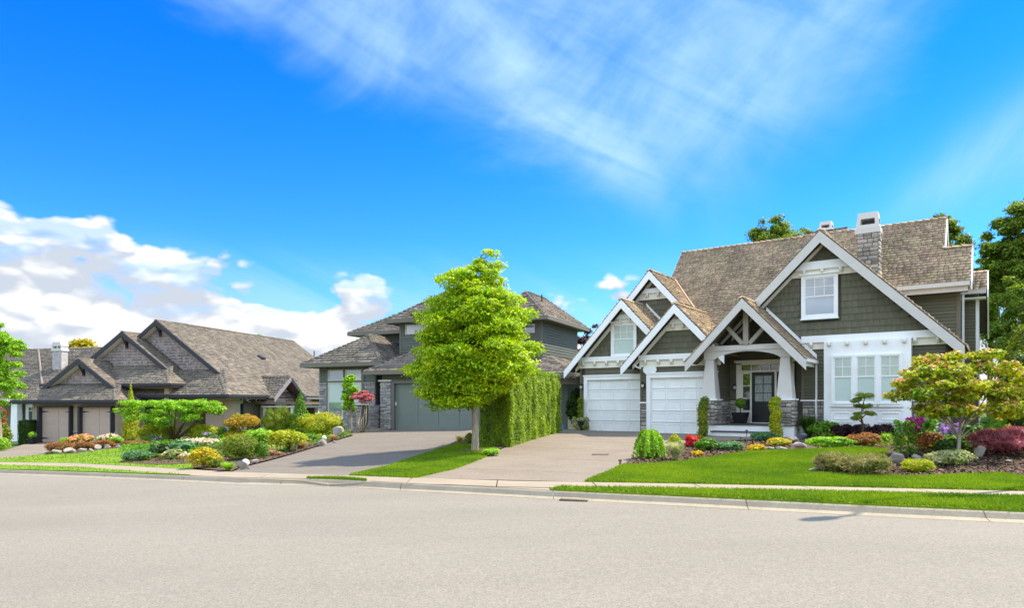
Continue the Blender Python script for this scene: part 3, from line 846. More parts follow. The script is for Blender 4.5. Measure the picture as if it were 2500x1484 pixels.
        for a, b, c, d in ((u0, u0 + t, z0, z1), (u1 - t, u1, z0, z1), (u0 + t, u1 - t, z1 - t, z1), (u0 + t, u1 - t, z0, z0 + t), (u0 + t, u1 - t, zs - t/2, zs + t/2)):
            mb.box(a, b, v - depth, v - 0.002, c, d)
        mb.build('frame', m, w)
        if head:
            s.box('head_cornice', u0 - trim - 0.07, u1 + trim + 0.07, v - depth - 0.10, v, z1 + trim, z1 + trim + 0.07, m, w)
            s.box('sill', u0 - trim - 0.03, u1 + trim + 0.03, v - depth - 0.08, v, z0 - trim - 0.05, z0 - trim, m, w)
        g = glass or (M_glassblind if blind else M_glass)
        s.box('pane', u0 + t, u1 - t, v - 0.02, v - 0.012, z0 + t, zs - t/2, g, w)
        s.box('pane', u0 + t, u1 - t, v - 0.03, v - 0.022, zs + t/2, z1 - t, g, w)
        if blind:
            mb = MB(); z = zs + t
            while z < z1 - t: mb.box(u0 + t, u1 - t, v - 0.032, v - 0.031, z, z + 0.03); z += 0.042
            mb.build('blind_slats', M_blindslat, w)
        mb = MB(); q = 0.011
        for i in range(1, nx): u = u0 + t + (u1 - u0 - 2*t) * i / nx; mb.box(u - q, u + q, v - 0.045, v - 0.033, zs + t/2, z1 - t)
        for j in range(1, ny): z = zs + (z1 - zs) * j / ny; mb.box(u0 + t, u1 - t, v - 0.0445, v - 0.0335, z - q, z + q)
        if nx > 1 or ny > 1: mb.build('muntins', m, w)
        return w
M_blindslat = mat('blind_slat', (0.55, 0.60, 0.52), 0.5)

def wall_lamp(h, u, v, z):
    root = h
    mb = MB(); mb.lathe([(0.05, 0.0), (0.055, 0.02), (0.05, 0.04)], 8)
    mb2 = MB(); mb2.box(-0.05, 0.05, -0.03, 0, -0.12, 0.12); mb2.tube([(0, -0.02, 0.08), (0, -0.1, 0.16), (0, -0.16, 0.14)], [0.012] * 3, 6)
    mb2.lathe([(0.02, 0.14), (0.09, 0.08), (0.10, 0.06), (0.02, 0.055)], 8, (0, -0.16)); mb2.lathe([(0.03, -0.12), (0.06, -0.10), (0.06, -0.08)], 8, (0, -0.16))
    o = mb2.build('wall_lamp', M_blackp, h.root); o.location = (u, v, z)
    g = MB(); g.lathe([(0.045, -0.08), (0.075, 0.055)], 8, (0, -0.16)); g.build('lamp_glass', M_lampglass, o)
M_lampglass = mat('lamp_glass', (0.55, 0.55, 0.5), 0.2, spec=0.8)

# ================================================================ RIGHT-HAND HOUSE
h = H1 = House(35.2, 1418, 1053, 32.6, 'large olive-grey shingled house with white trim, two white garage doors and a gabled porch')
# bodies
h.box('foundation', -0.05, 14.9, 0.12, 9, -0.5, 0.05, M_foot)
h.fprism('wall', [(0, 0), (0, 3.45), (2.35, 5.85), (3.75, 4.4), (3.75, 0)], 0.03, 3.2, M_olive)
h.fprism('wall', [(3.45, 0), (3.45, 3.4), (5.2, 5.3), (6.9, 3.6), (6.9, 0)], -0.77, 3.0, M_olive)
h.fprism('wall', [(0.6, 3), (0.6, 5.3), (2.84, 7.4), (5.1, 5.2), (5.1, 3)], 2.03, 6.0, M_olive)
h.box('wall', 6.9, 9.95, 0.63, 6, 0, 3.6, M_olive)
h.fprism('wall', [(9.95, 0), (9.95, 7.1), (10.7, 7.7), (14.75, 3.7), (14.75, 0)], 0.03, 6, M_olive)
h.fprism('wall', [(6.95, 3.5), (6.95, 4.0), (10.7, 7.7), (12, 6.5), (12, 3.5)], 0.03, 5, M_olive)
h.box('wall', 5.0, 15.0, 3.65, 9.4, 0, 6.0, M_olive)
h.box('wall', 14.9, 15.6, 5.6, 8.5, 0, 5.7, M_olive)
# main roofs
SLP = 1.07
h.slope([(2.7, 3.0, 6.05), (14.45, 3.0, 6.05), (14.45, 6.0, 9.26), (2.7, 6.0, 9.26)])
h.slope([(14.45, 9.0, 6.05), (2.7, 9.0, 6.05), (2.7, 6.0, 9.26), (14.45, 6.0, 9.26)])
h.slope([(5.73, 1.0, 3.91), (9.0, 1.0, 3.91), (9.0, 3.0, 6.05), (4.27, 3.0, 6.05), (5.73, 1.5, 4.445)])
h.ridge((2.7, 6, 9.27), (14.45, 6, 9.27))
h.slope([(14.3, 2.97, 6.05), (15.38, 2.97, 6.05), (15.38, 4.5, 7.68), (14.3, 4.5, 7.68)])
h.slope([(15.38, 6.0, 6.05), (14.3, 6.0, 6.05), (14.3, 4.5, 7.68), (15.38, 4.5, 7.68)])
h.ridge((14.4, 4.5, 7.69), (15.38, 4.5, 7.69))
for v0 in (5.0,):
    h.slope([(14.9, v0, 5.95), (15.88, v0, 5.95), (15.88, v0 + 0.85, 6.86), (14.9, v0 + 0.85, 6.86)])
    h.slope([(15.88, v0 + 3.2, 4.5), (14.9, v0 + 3.2, 4.5), (14.9, v0 + 0.85, 6.86), (15.88, v0 + 0.85, 6.86)])
# second ridge step left of the chimney
h.slope([(8.8, 5.4, 8.66), (10.62, 5.4, 8.66), (10.62, 6.1, 9.40), (8.8, 6.1, 9.40)])
h.slope([(10.62, 6.9, 8.6), (8.8, 6.9, 8.6), (8.8, 6.1, 9.40), (10.62, 6.1, 9.40)])
# right-end barge boards, seen edge on, and gable end walls above the lower roofs
def side_rake(u, v0, z0, v1, z1, m=M_white, hgt=0.34):
    h.sprism('barge_board', [(v0, z0 - 0.03), (v1, z1 - 0.03), (v1, z1 - hgt), (v0, z0 - hgt)], u, u + 0.05, m)
side_rake(14.46, 3.0, 6.05, 6.0, 9.26); side_rake(14.46, 9.0, 6.05, 6.0, 9.26)
side_rake(15.39, 2.97, 6.05, 4.5, 7.68); side_rake(15.39, 6.0, 6.05, 4.5, 7.68)
side_rake(15.89, 5.0, 5.95, 5.85, 6.86); side_rake(15.89, 8.2, 4.5, 5.85, 6.86)
h.sprism('wall', [(3.2, 6.0), (6.0, 9.0), (8.8, 6.0)], 14.0, 14.35, M_olive)
h.sprism('wall', [(3.65, 6.0), (4.5, 7.5), (5.8, 6.0)], 14.9, 15.0, M_olive)
h.sprism('wall', [(5.6, 5.7), (5.85, 6.6), (8.0, 4.6), (8.0, 4)], 15.0, 15.6, M_olive)
side_rake(2.65, 3.0, 6.05, 6.0, 9.26)
# gutters of the right wing
h.box('gutter', 12.2, 15.36, 2.84, 2.99, 5.86, 6.02, M_barge); h.box('fascia_board', 12.2, 15.3, 2.99, 3.04, 5.66, 5.98, M_barge)
h.box('soffit', 12.2, 15.3, 3.04, 3.65, 5.70, 5.74, M_oliveD)
h.box('gutter', 14.95, 15.86, 4.86, 5.0, 5.78, 5.93, M_barge); h.box('soffit', 15.0, 15.85, 5.0, 5.6, 5.60, 5.64, M_white)
h.box('downspout', 15.05, 15.13, 4.9, 4.98, 2.8, 5.78, M_white)
h.box('corner_board', 14.9, 15.03, 3.6, 3.65, 0, 5.7, M_oliveD)
h.boards(11.5, 14.9, 3.4, 5.7, 3.64); h.boards_side(3.65, 6.5, 2.8, 5.9, 15.0)
h.boards(15.05, 15.5, 2.8, 5.6, 5.59); h.box('corner_board', 15.5, 15.62, 5.55, 5.6, 2.5, 5.7, M_white)
# gable A over the first garage door
def fgable(uc, zp, uL, uR, vw, vr, vb, sl=1.05, m=M_white, hgt=0.36):
    h.gable(uc, zp, sl, uL, uR, vr, vb); h.rake(uc, zp, sl, uL, uR, vr, m, hgt)
    # lighter soffit-side frame under the rake
    for e in (uL + 0.35, uR - 0.35):
        ze = zp - sl * abs(uc - e)
        h.fprism('rake_frieze', [(uc, zp - hgt + 0.05), (uc, zp - hgt - 0.17), (e, ze - hgt - 0.13), (e, ze - hgt + 0.06)], vw - 0.06, vw - 0.02, M_cream)
A = (2.37, 6.05)
fgable(2.37, 6.05, -0.62, 5.0, 0.0, -0.5, 2.2)
fgable(5.2, 5.52, 2.74, 7.3, -0.8, -1.3, 3.1)
fgable(2.84, 7.62, 0.3, 5.75, 2.0, 1.5, 4.7, 1.1)
h.ridge((2.84, 1.5, 7.62), (2.84, 4.6, 7.62))
h.slope([(7.0, -0.5, 4.25), (10.7, -0.5, 7.95), (10.7, 5.0, 7.95), (7.0, 5.0, 4.25)])
h.slope([(15.3, -0.5, 3.35), (15.3, 3.6, 3.35), (10.7, 3.6, 7.95), (10.7, -0.5, 7.95)])
h.ridge((10.7, -0.5, 7.96), (10.7, 4.9, 7.96))
h.rake(10.7, 7.95, 1.0, 6.2, 15.3, -0.5, M_barge, 0.42)
h.fprism('rake_frieze', [(10.7, 7.54), (10.7, 7.38), (7.2, 3.90), (7.2, 4.06)], -0.06, -0.02, M_cream)
# siding of the gables
def tri(uc, zp, sl, z0, off=0.5): w = (zp - off - z0) / sl; return [(uc - w, z0), (uc + w, z0), (uc, zp - off)]
h.shingles_on(tri(2.37, 6.05, 1.05, 3.52), 0.02, holes=[(1.55, 3.0, 3.3, 5.1)])
h.shingles_on(tri(5.2, 5.52, 1.05, 3.42), -0.79)
h.shingles_on(tri(2.84, 7.62, 1.1, 5.0), 2.01)
h.shingles_on(tri(10.7, 7.95, 1.0, 3.95, 0.45), 0.02, holes=[(9.85, 11.35, 4.5, 6.5)])
h.band(-0.1, 3.55, 0.0, 3.5, 3.28, 2.98, sp=0.55)
h.band(3.42, 7.0, -0.8, 3.42, 3.2, 2.9, sp=0.58)
h.band(9.95, 14.85, 0.0, 3.94, 3.68, 3.42, sp=0.62)
h.band(0, 0, 0.0, 5.40, 5.18, 4.96, slope=1.05, uc=2.37, zp=5.65)
h.band(0, 0, -0.8, 4.90, 4.68, 4.42, slope=1.05, uc=5.2, zp=5.12)
h.band(0, 0, 2.0, 6.80, 6.58, 6.28, slope=1.1, uc=2.84, zp=7.2)
h.band(0, 0, 0.0, 6.83, 6.52, 6.26, slope=1.0, uc=10.7, zp=7.5)
h.window(1.74, 2.80, 3.56, 4.92, 0.0, blind=True, sash=0.52)
h.window(10.04, 11.14, 4.74, 6.22, 0.0, sash=0.5, glass=M_glassm)
# lap siding round the garages, stone at their feet
h.boards(-0.0, 0.22, 1.0, 2.98, 0.02); h.boards(-0.0, 3.4, 2.62, 2.98, 0.02)
h.box('corner_board', -0.04, 0.05, -0.01, 0.03, 0, 3.0, M_oliveD)
h.boards(3.5, 3.72, 1.35, 2.9, -0.78); h.boards(3.5, 6.9, 2.66, 2.9, -0.78); h.box('corner_board', 3.44, 3.5, -0.84, -0.78, 0, 2.9, M_oliveD)
h.boards_side(-0.8, 0.6, 1.4, 3.0, 6.9)
h.stones((3.46, -0.78, 0.0), (1, 0, 0), (0, -1, 0), 0.27, 1.32); h.box('stone_cap', 3.42, 3.74, -0.88, -0.77, 1.32, 1.38, M_white)
h.stones((-0.02, 0.02, 0.0), (1, 0, 0), (0, -1, 0), 0.22, 1.32)
h.stones((6.9, -0.8, 0.0), (0, 1, 0), (1, 0, 0), 1.4, 1.4)
def garage_door(u0, u1, z1, v, nx, ny, m, trim=0.17):
    d = h.box('garage_door', u0, u1, v - 0.006, v + 0.03, 0.0, z1, m)
    W_, H_ = (u1 - u0) / nx, z1 / ny
    me = None
    for i in range(nx):
        for j in range(ny):
            mb = MB(); a, b, c, e = u0 + i*W_ + 0.03, u0 + (i+1)*W_ - 0.03, j*H_ + 0.03, (j+1)*H_ - 0.03
            t = 0.04
            mb.add([(a, v-0.007, c), (b, v-0.007, c), (b, v-0.007, e), (a, v-0.007, e),
                    (a+0.008, v-0.026, c+0.008), (b-0.008, v-0.026, c+0.008), (b-0.008, v-0.026, e-0.008), (a+0.008, v-0.026, e-0.008),
                    (a+t, v-0.026, c+t), (b-t, v-0.026, c+t), (b-t, v-0.026, e-t), (a+t, v-0.026, e-t),
                    (a+t+0.012, v-0.012, c+t+0.012), (b-t-0.012, v-0.012, c+t+0.012), (b-t-0.012, v-0.012, e-t-0.012), (a+t+0.012, v-0.012, e-t-0.012)],
                   [(0,1,5,4),(1,2,6,5),(2,3,7,6),(3,0,4,7),(4,5,9,8),(5,6,10,9),(6,7,11,10),(7,4,8,11),(8,9,13,12),(9,10,14,13),(10,11,15,14),(11,8,12,15),(12,13,14,15)])
            mb.build('panel', m, d)
    for j in range(1, ny): h.box('section_joint', u0 + 0.01, u1 - 0.01, v - 0.009, v - 0.0062, j*H_ - 0.006, j*H_ + 0.006, M_joint, d)
    mb = MB()
    mb.box(u0 - trim, u0, v - 0.14, v, 0, z1 + trim); mb.box(u1, u1 + trim, v - 0.14, v, 0, z1 + trim); mb.box(u0, u1, v - 0.139, v, z1, z1 + trim)
    mb.box(u0 - trim - 0.03, u0 - trim, v - 0.10, v, 0, z1 + trim); mb.box(u0 - trim - 0.04, u1 + trim + 0.03, v - 0.17, v, z1 + trim, z1 + trim + 0.06)
    mb.build('door_casing', m, h.root)
M_joint = mat('joint', (0.35, 0.35, 0.33), 0.8)
garage_door(0.40, 3.14, 2.42, 0.02, 4, 5, M_white); garage_door(3.95, 6.69, 2.42, -0.78, 4, 5, M_white)
h.fprism('name_plaque', [(3.62, 2.72), (3.70, 2.64), (4.16, 2.64), (4.24, 2.72), (4.24, 2.84), (4.16, 2.92), (3.70, 2.92), (3.62, 2.84)], -0.93, -0.90, M_white)
wall_lamp(h, 3.61, -0.80, 2.1); wall_lamp(h, 0.10, 0.0, 2.1); wall_lamp(h, 7.18, 0.58, 2.0)
h.box('downspout', 3.44, 3.5, -0.9, -0.84, 2.85, 2.95, M_white)
mb = MB(); mb.tube([(3.36, -1.2, 2.98), (3.40, -1.1, 2.9), (3.5, -0.9, 2.84)], [0.035]*3, 6); mb.build('downspout', M_white, h.root)
# porch
h.gable(8.18, 5.42, 1.06, 5.92, 10.47, -1.9, 2.5, wid=0.22)
h.rake(8.18, 5.42, 1.06, 5.9, 10.5, -1.9, M_barge, 0.37)
h.box('gutter', 10.42, 10.56, -1.85, 0.0, 2.86, 2.98, M_white); h.box('fascia_board', 10.35, 10.41, -1.85, 0.0, 2.72, 2.98, M_cream)
h.box('porch_beam', 6.45, 9.87, -1.40, -1.1, 3.42, 3.62, M_barge)
arch = [(6.48, 3.42), (6.48, 3.08), (6.9, 3.08)] + [(6.95 + 2.48 * t, 3.12 + 0.26 * math.sin(math.pi * t) ** 0.7) for t in np.linspace(0, 1, 13)] + [(9.5, 3.08), (9.85, 3.08), (9.85, 3.42)]
h.fprism('arched_beam', arch, -1.36, -1.12, M_barge)
h.box('side_beam', 9.62, 9.82, -1.1, 0.6, 3.1, 3.6, M_barge); h.box('side_beam', 6.5, 6.7, -1.1, -0.8, 3.1, 3.6, M_barge)
def beam(n, a, b, w=0.17, v0=-1.45, v1=-1.25, m=None):
    (u0, z0), (u1, z1) = a, b; L = math.hypot(u1-u0, z1-z0); nx, nz = -(z1-z0)/L*w/2, (u1-u0)/L*w/2
    h.fprism(n, [(u0-nx, z0-nz), (u1-nx, z1-nz), (u1+nx, z1+nz), (u0+nx, z0+nz)], v0, v1, m or M_barge)
M_truss = mat('taupe_truss', (0.34, 0.30, 0.235), 0.6, 0.1, 2)
beam('king_post', (8.18, 3.62), (8.18, 5.0), 0.2, m=M_truss)
beam('strut', (8.05, 3.66), (7.45, 4.35), 0.15, m=M_truss); beam('strut', (8.31, 3.66), (8.95, 4.35), 0.15, m=M_truss)
beam('rafter', (6.7, 3.70), (8.1, 5.18), 0.2, -1.5, -1.2, M_oliveD); beam('rafter', (9.66, 3.70), (8.26, 5.18), 0.2, -1.5, -1.2, M_oliveD)
h.fprism('wall', [(6.5, 3.6), (8.18, 5.15), (9.86, 3.6)], 0.62, 0.8, M_oliveD)
h.boards(6.95, 9.4, 3.62, 4.6, 0.6, holes=[])
for sg in (-1, 1):    # boarded soffit planes inside the porch roof
    for k in range(11):
        t0, t1 = k / 11, (k + 1) / 11 - 0.012
        e = 8.18 + sg * 2.1
        a = (8.18 + (e - 8.18) * t0, 5.18 - 1.06 * 2.1 * t0); b = (8.18 + (e - 8.18) * t1, 5.18 - 1.06 * 2.1 * t1)
        mb = MB(); mb.prism([(a[0], -1.85, a[1]), (b[0], -1.85, b[1]), (b[0], 0.6, b[1]), (a[0], 0.6, a[1])], (0, 0, 0.03)); mb.build('soffit_board', M_olive, h.root)
h.box('porch_ceiling', 6.9, 9.6, -1.1, 0.6, 3.44, 3.46, M_oliveD)
def column(u0, u1):
    uc = (u0 + u1) / 2 - 0.0; v = -1.18
    mb = MB()
    def sq(w, z): return [(uc-w, v-w, z), (uc+w, v-w, z), (uc+w, v+w, z), (uc-w, v+w, z)]
    mb.add(sq(0.29, 1.5) + sq(0.165, 3.1), [(0,1,5,4),(1,2,6,5),(2,3,7,6),(3,0,4,7),(4,5,6,7)])
    mb.box(uc-0.2, uc+0.2, v-0.2, v+0.2, 3.1, 3.18)
    mb.build('porch_column', M_barge, h.root)
column(6.42, 7.0); column(9.36, 9.9)
h.pedestal('pedestal', 6.42, 7.04, -1.55, -0.85, 0.45, 1.44, 0.06)
h.pedestal('pedestal', 9.32, 9.96, -1.55, -0.85, 0.45, 1.44, 0.06)
M_tread = mat('deck_board', (0.09, 0.075, 0.065), 0.7)
h.box('porch_floor', 6.7, 9.98, -1.45, 0.62, 0.0, 0.455, M_white)
for k in range(13): h.box('deck_board', 6.66, 10.0, -1.52 + k*0.163, -1.52 + k*0.163 + 0.155, 0.457, 0.495, M_tread)
h.box('riser', 6.7, 9.98, -1.49, -1.451, -0.1, 0.45, M_white)
h.box('step', 6.95, 9.3, -1.85, -1.491, -0.2, 0.19, M_white); h.box('tread', 6.92, 9.33, -1.9, -1.492, 0.191, 0.235, M_tread)
# entrance wall, return wall with stone
h.boards(6.92, 9.9, 1.5, 3.45, 0.61, holes=[(7.2, 9.65, 0, 3.2)])
h.stones((6.92, 0.62, 0.5), (1, 0, 0), (0, -1, 0), 0.28, 0.95)
h.boards(9.98, 10.8, 1.5, 3.42, 0.02); h.stones((9.96, 0.02, 0.0), (1, 0, 0), (0, -1, 0), 0.86, 1.38)
h.box('stone_cap', 9.9, 10.82, -0.09, 0.03, 1.40, 1.46, M_white); h.box('corner_board', 9.92, 10.02, -0.012, 0.04, 1.46, 3.42, M_oliveD)
# front door
v = 0.6
fr = MB()
for a in ((7.22, 7.44, 0.5, 2.95), (9.32, 9.54, 0.5, 2.95), (7.44, 9.32, 2.93, 3.0), (7.44, 9.32, 2.62, 2.70), (7.80, 7.86, 0.5, 2.62), (8.78, 8.86, 0.5, 2.62)): fr.box(a[0], a[1], v-0.10, v-0.001, a[2], a[3])
fr.box(7.16, 9.6, v-0.2, v-0.001, 3.04, 3.12); fr.box(7.2, 9.56, v-0.14, v-0.002, 3.0, 3.04)
fr.box(7.44, 7.80, v-0.05, v-0.001, 0.5, 1.02); fr.box(8.86, 9.32, v-0.05, v-0.001, 0.5, 1.02)
fdc = fr.build('door_surround', M_cream, h.root)
for k in range(5):
    a = 7.46 + k*0.372; h.box('transom_pane', a + 0.02, a + 0.352, v-0.05, v-0.04, 2.71, 2.92, M_glass, fdc)
    if k: h.box('transom_bar', a - 0.02, a + 0.02, v-0.09, v-0.002, 2.701, 2.929, M_cream, fdc)
for k in range(3):
    for u0 in (7.49, 8.93):
        z = 1.04 + k*0.52; h.box('sidelight_pane', u0, u0 + 0.28, v-0.05, v-0.04, z, z + 0.48, M_glass, fdc)
h.box('sidelight_frame', 7.441, 7.799, v-0.038, v-0.003, 1.021, 2.619, M_cream, fdc)
door = h.box('front_door', 7.862, 8.778, v-0.07, v-0.01, 0.52, 2.61, M_blackp)
M_lace = mat('frosted_glass', (0.34, 0.40, 0.38), 0.3, 0.5, 9, (0.10, 0.13, 0.12), coat=1.0, stretch=(6, 1, 0.6))
for i in range(2):
    for j in range(3): h.box('door_pane', 7.99 + i*0.345, 7.99 + i*0.345 + 0.315, v-0.078, v-0.071, 1.40 + j*0.365, 1.40 + j*0.365 + 0.335, M_lace, door)
for i in range(2):
    mb = MB(); a = 8.0 + i*0.34; mb.box(a, a+0.3, v-0.082, v-0.071, 0.72, 1.26); mb.build('door_panel', M_blackp, door)
mb = MB(); mb.tube([(8.70, v-0.075, 1.35), (8.70, v-0.13, 1.37), (8.70, v-0.13, 1.62), (8.70, v-0.075, 1.64)], [0.014]*4, 6); mb.build('handle', mat('brass', (0.3, 0.2, 0.08), 0.3, metal=1.0), door)
h.box('threshold', 7.8, 8.86, v-0.16, v-0.071, 0.497, 0.525, M_white)
# bay
BV = -0.42
h.box('bay', 10.82, 13.7, BV, 0.03, 0.32, 3.66, M_white)
for (a, b) in ((11.16, 11.80), (11.94, 12.58), (12.72, 13.36)):
    w = h.window(a, b, 1.36, 3.06, BV, trim=0.07, nx=2, ny=2, blind=True, sash=0.56, head=False)
    h.box('sill', a - 0.1, b + 0.1, BV - 0.1, BV - 0.001, 1.20, 1.26, M_white, w)
for a, b in ((11.05, 11.85), (12.65, 13.45)):
    mb = MB()
    for q, (x0, x1, z0, z1) in enumerate(((a, b, 0.62, 1.08), (a + 0.12, b - 0.12, 0.72, 0.98))):
        t = 0.02
        for c in ((x0, x1, z0, z0+t), (x0, x1, z1-t, z1), (x0, x0+t, z0+t, z1-t), (x1-t, x1, z0+t, z1-t)): mb.box(c[0], c[1], BV-0.03, BV-0.0005, c[2], c[3])
    mb.build('apron_panel', M_white, h.root)
h.box('bay_base', 10.8, 13.72, BV - 0.04, 0.02, 0.24, 0.315, M_white)
for k in range(5): h.brk.add((10.95 + k*0.62, BV, 3.50), (0.12, 0, 0), (0, 0, 0.16), (0, -0.1, 0))
h.boards(13.72, 14.72, 1.5, 3.42, 0.02); h.stones((13.72, 0.02, 0.0), (1, 0, 0), (0, -1, 0), 1.0, 1.38, hr=(0.14, 0.24), wr=(0.25, 0.55))
h.box('stone_cap', 13.72, 14.8, -0.09, 0.03, 1.40, 1.46, M_white)
mb = MB(); mb.tube([(10.48, -0.1, 2.9), (10.48, -0.06, 2.8), (10.48, -0.055, 1.55), (10.48, -0.13, 1.4), (10.50, -0.13, 0.3)], [0.04]*5, 6); mb.build('downspout', M_white, h.root)
# valley flashing
def strip3(name, a, b, w, m):
    a, b = Vector(a), Vector(b); mb = MB(); mb.tube([a, b], [w, w], 5); mb.build(name, m, h.root)
strip3('valley_flashing', (2.9, 4.42, 7.6), (5.75, 1.5, 4.50), 0.08, M_flash)
# blue-white flashing under the rakes
h.fprism('flashing_board', [(8.6, 5.07), (8.6, 5.22), (10.5, 3.22), (10.5, 3.05)], -0.10, -0.03, M_white)
h.fprism('flashing_board', [(2.5, 6.0), (2.5, 6.12), (4.6, 3.92), (4.6, 3.75)], 1.90, 1.99, M_white)
# chimneys
def chimney(u0, u1, v0, v1, zb, zs, zt_, m=M_barge, stone=True):
    root = h.box('chimney', u0 + 0.05, u1 - 0.05, v0 + 0.05, v1 - 0.05, zb, zs, M_mortar)
    if stone:
        h.stones((u0 + 0.05, v0 + 0.051, zb), (1, 0, 0), (0, -1, 0), u1 - u0 - 0.1, zs - zb, hr=(0.13, 0.2), wr=(0.2, 0.42))
        h.stones((u1 - 0.051, v0, zb), (0, 1, 0), (1, 0, 0), v1 - v0, zs - zb, hr=(0.13, 0.2), wr=(0.2, 0.42))
    e = 0.03; mb = MB(); mb.box(u0 - e, u1 + e, v0 - e, v1 + e, zs, zs + (zt_-zs)*0.25)
    zc, zd = zs + (zt_-zs)*0.25, zt_
    t = (u1 - u0) * 0.09
    def ring(f): 
        s_ = t * f; z = zc + (zd - zc) * f
        return [(u0+s_, v0+s_, z), (u1-s_, v0+s_, z), (u1-s_, v1-s_, z), (u0+s_, v1-s_, z)]
    a, b, c, d = ring(0.0), ring(0.22), ring(0.6), ring(1.0)
    q = MB()
    q.add(a + b, [(0,1,5,4),(1,2,6,5),(2,3,7,6),(3,0,4,7)]); q.add(c + d, [(0,1,5,4),(1,2,6,5),(2,3,7,6),(3,0,4,7),(4,5,6,7)])
    def lerp(p, r, f): return tuple(p[i] + (r[i]-p[i]) * f for i in range(3))
    for k in range(4):
        p0, p1, r0, r1 = b[k], b[(k+1) % 4], c[k], c[(k+1) % 4]
        q.add([p0, lerp(p0, p1, .18), lerp(r0, r1, .18), r0], [(0,1,2,3)]); q.add([lerp(p0, p1, .82), p1, r1, lerp(r0, r1, .82)], [(0,1,2,3)])
    q.v, q.f = q.v, q.f
    q.build('chimney_cap', m, root, fixn=False); mb.build('cap_base', m, root)
    h.box('flue', u0 + 0.22, u1 - 0.22, v0 + 0.22, v1 - 0.22, zs, zc + (zd-zc)*0.55, M_blackp, root)
chimney(11.42, 12.30, 2.9, 3.5, 5.0, 8.35, 9.22)
chimney(9.15, 9.75, 7.2, 7.8, 8.2, 9.6, 10.15)
h.flush()
# ================================================================ MIDDLE HOUSE
M_teal = mat('teal_grey_siding', (0.135, 0.150, 0.125), 0.7, 0.1, 2, island=0.12, obj=0.12)
M_tealD = mat('teal_grey_trim', (0.15, 0.155, 0.125), 0.6, 0.08, 2)
M_taupe_eave = mat('taupe_gutter', (0.17, 0.155, 0.125), 0.5, 0.08, 2)
M_ledge = mat('ledgestone', (0.42, 0.39, 0.37), 0.9, 0.3, 6, (0.27, 0.26, 0.26), island=0.7, obj=0.7, bump=0.5, bscale=25)
h = H2 = House(24.5, 965, 1050, 36.0, 'teal-grey hip-roofed house in the middle with a wide green garage door behind the street tree', shake=M_shake2)
h.board.m = M_teal; h.stone.m = M_ledge
kw = dict(expo=0.27, wid=0.30, th=0.05)
h.hip(-1.55, 6.6, -0.6, 8.0, 3.1, 0.60, M_taupe_eave, **kw)
h.hip(-6.35, -0.9, 0.0, 6.6, 3.62, 0.66, M_taupe_eave, **kw)
h.hip(-2.05, 5.0, 2.0, 10.6, 6.12, 0.72, M_taupe_eave, **kw)
h.hip(2.8, 7.05, 3.9, 11.0, 6.12, 0.82, M_taupe_eave, **kw)
h.hip(-6.4, -1.0, 4.3, 8.3, 5.80, 0.60, M_taupe_eave, **kw)
h.hip(5.4, 9.3, 1.8, 10.5, 2.92, 0.5, M_taupe_eave, **kw)
h.hip(-0.1, 2.2, 1.45, 4.0, 6.45, 0.6, M_taupe_eave, **kw)
h.box('wall', -0.85, 6.2, 0.03, 8, -0.4, 3.0, M_teal)
h.box('wall', -5.65, -1.75, 0.73, 6.5, -0.4, 3.5, M_teal)
h.box('wall', -1.45, 4.6, 2.63, 10, 2.6, 6.0, M_teal)
h.box('wall', 3.2, 6.5, 4.63, 10.5, 2.0, 6.0, M_teal)
h.box('wall', -5.6, -1.4, 5.0, 8.0, 2.0, 5.7, M_teal)
h.box('wall', 6.0, 8.7, 2.6, 10, -0.4, 2.8, M_teal)
h.box('wall', -1.9, -0.8, 2.6, 4, -0.4, 3.1, M_tealD)
h.boards(3.3, 6.42, 2.9, 5.9, 4.62, 0.155, holes=[(5.15, 6.1, 5.2, 5.85)]); h.boards_side(4.63, 10.4, 2.9, 5.92, 6.5, 0.155)
h.boards(-1.4, 4.5, 4.3, 5.95, 2.62, 0.155, holes=[(-1.15, 2.0, 5.25, 5.95)])
h.box('corner_board', 6.40, 6.53, 4.58, 4.62, 2.9, 5.95, M_tealD); h.box('corner_board', -1.47, -1.35, 2.58, 2.62, 4.2, 5.95, M_tealD)
h.boards(-5.65, -1.8, 2.5, 3.45, 0.72, 0.155, holes=[(-5.1, -2.55, 0, 4)])
h.boards(-0.85, 6.2, 2.6, 2.95, 0.02, 0.155)
M_wtrim2 = mat('window_trim_cream', (0.62, 0.62, 0.52), 0.5)
def fixed(u0, u1, z0, z1, v, m=None, t=0.06, glass=None, blind=None):
    mb = MB()
    for a, b, c, d in ((u0-t, u0, z0-t, z1+t), (u1, u1+t, z0-t, z1+t), (u0, u1, z1, z1+t), (u0, u1, z0-t, z0)): mb.box(a, b, v-0.05, v, c, d)
    w = mb.build('window', m or M_wtrim2, h.root); h.box('pane', u0, u1, v-0.02, v-0.01, z0, z1, glass or M_glassm, w)
    if blind: h.box('roller_blind', u0, u1, v-0.024, v-0.0205, blind, z1, M_glassblind, w)
    return w
fixed(-1.02, 0.0, 5.36, 5.80, 2.62); fixed(0.12, 1.0, 5.36, 5.80, 2.62); fixed(5.2, 6.0, 5.35, 5.75, 4.62)
fixed(-4.95, -4.0, 2.72, 3.22, 0.72); fixed(-3.75, -2.75, 2.72, 3.22, 0.72)
fixed(-4.95, -4.0, 0.55, 2.50, 0.72, blind=1.45); fixed(-3.75, -2.75, 0.55, 2.50, 0.72, blind=1.45)
h.box('window_trim', -5.12, -5.02, 0.66, 0.72, 0, 3.4, M_tealD); h.box('window_trim', -2.68, -2.5, 0.66, 0.72, 0, 3.4, M_tealD)
h.box('window_trim', -5.02, -2.68, 0.66, 0.72, 2.57, 2.65, M_tealD)
lk = dict(hr=(0.05, 0.11), wr=(0.15, 0.5), gap=0.008, th=0.05)
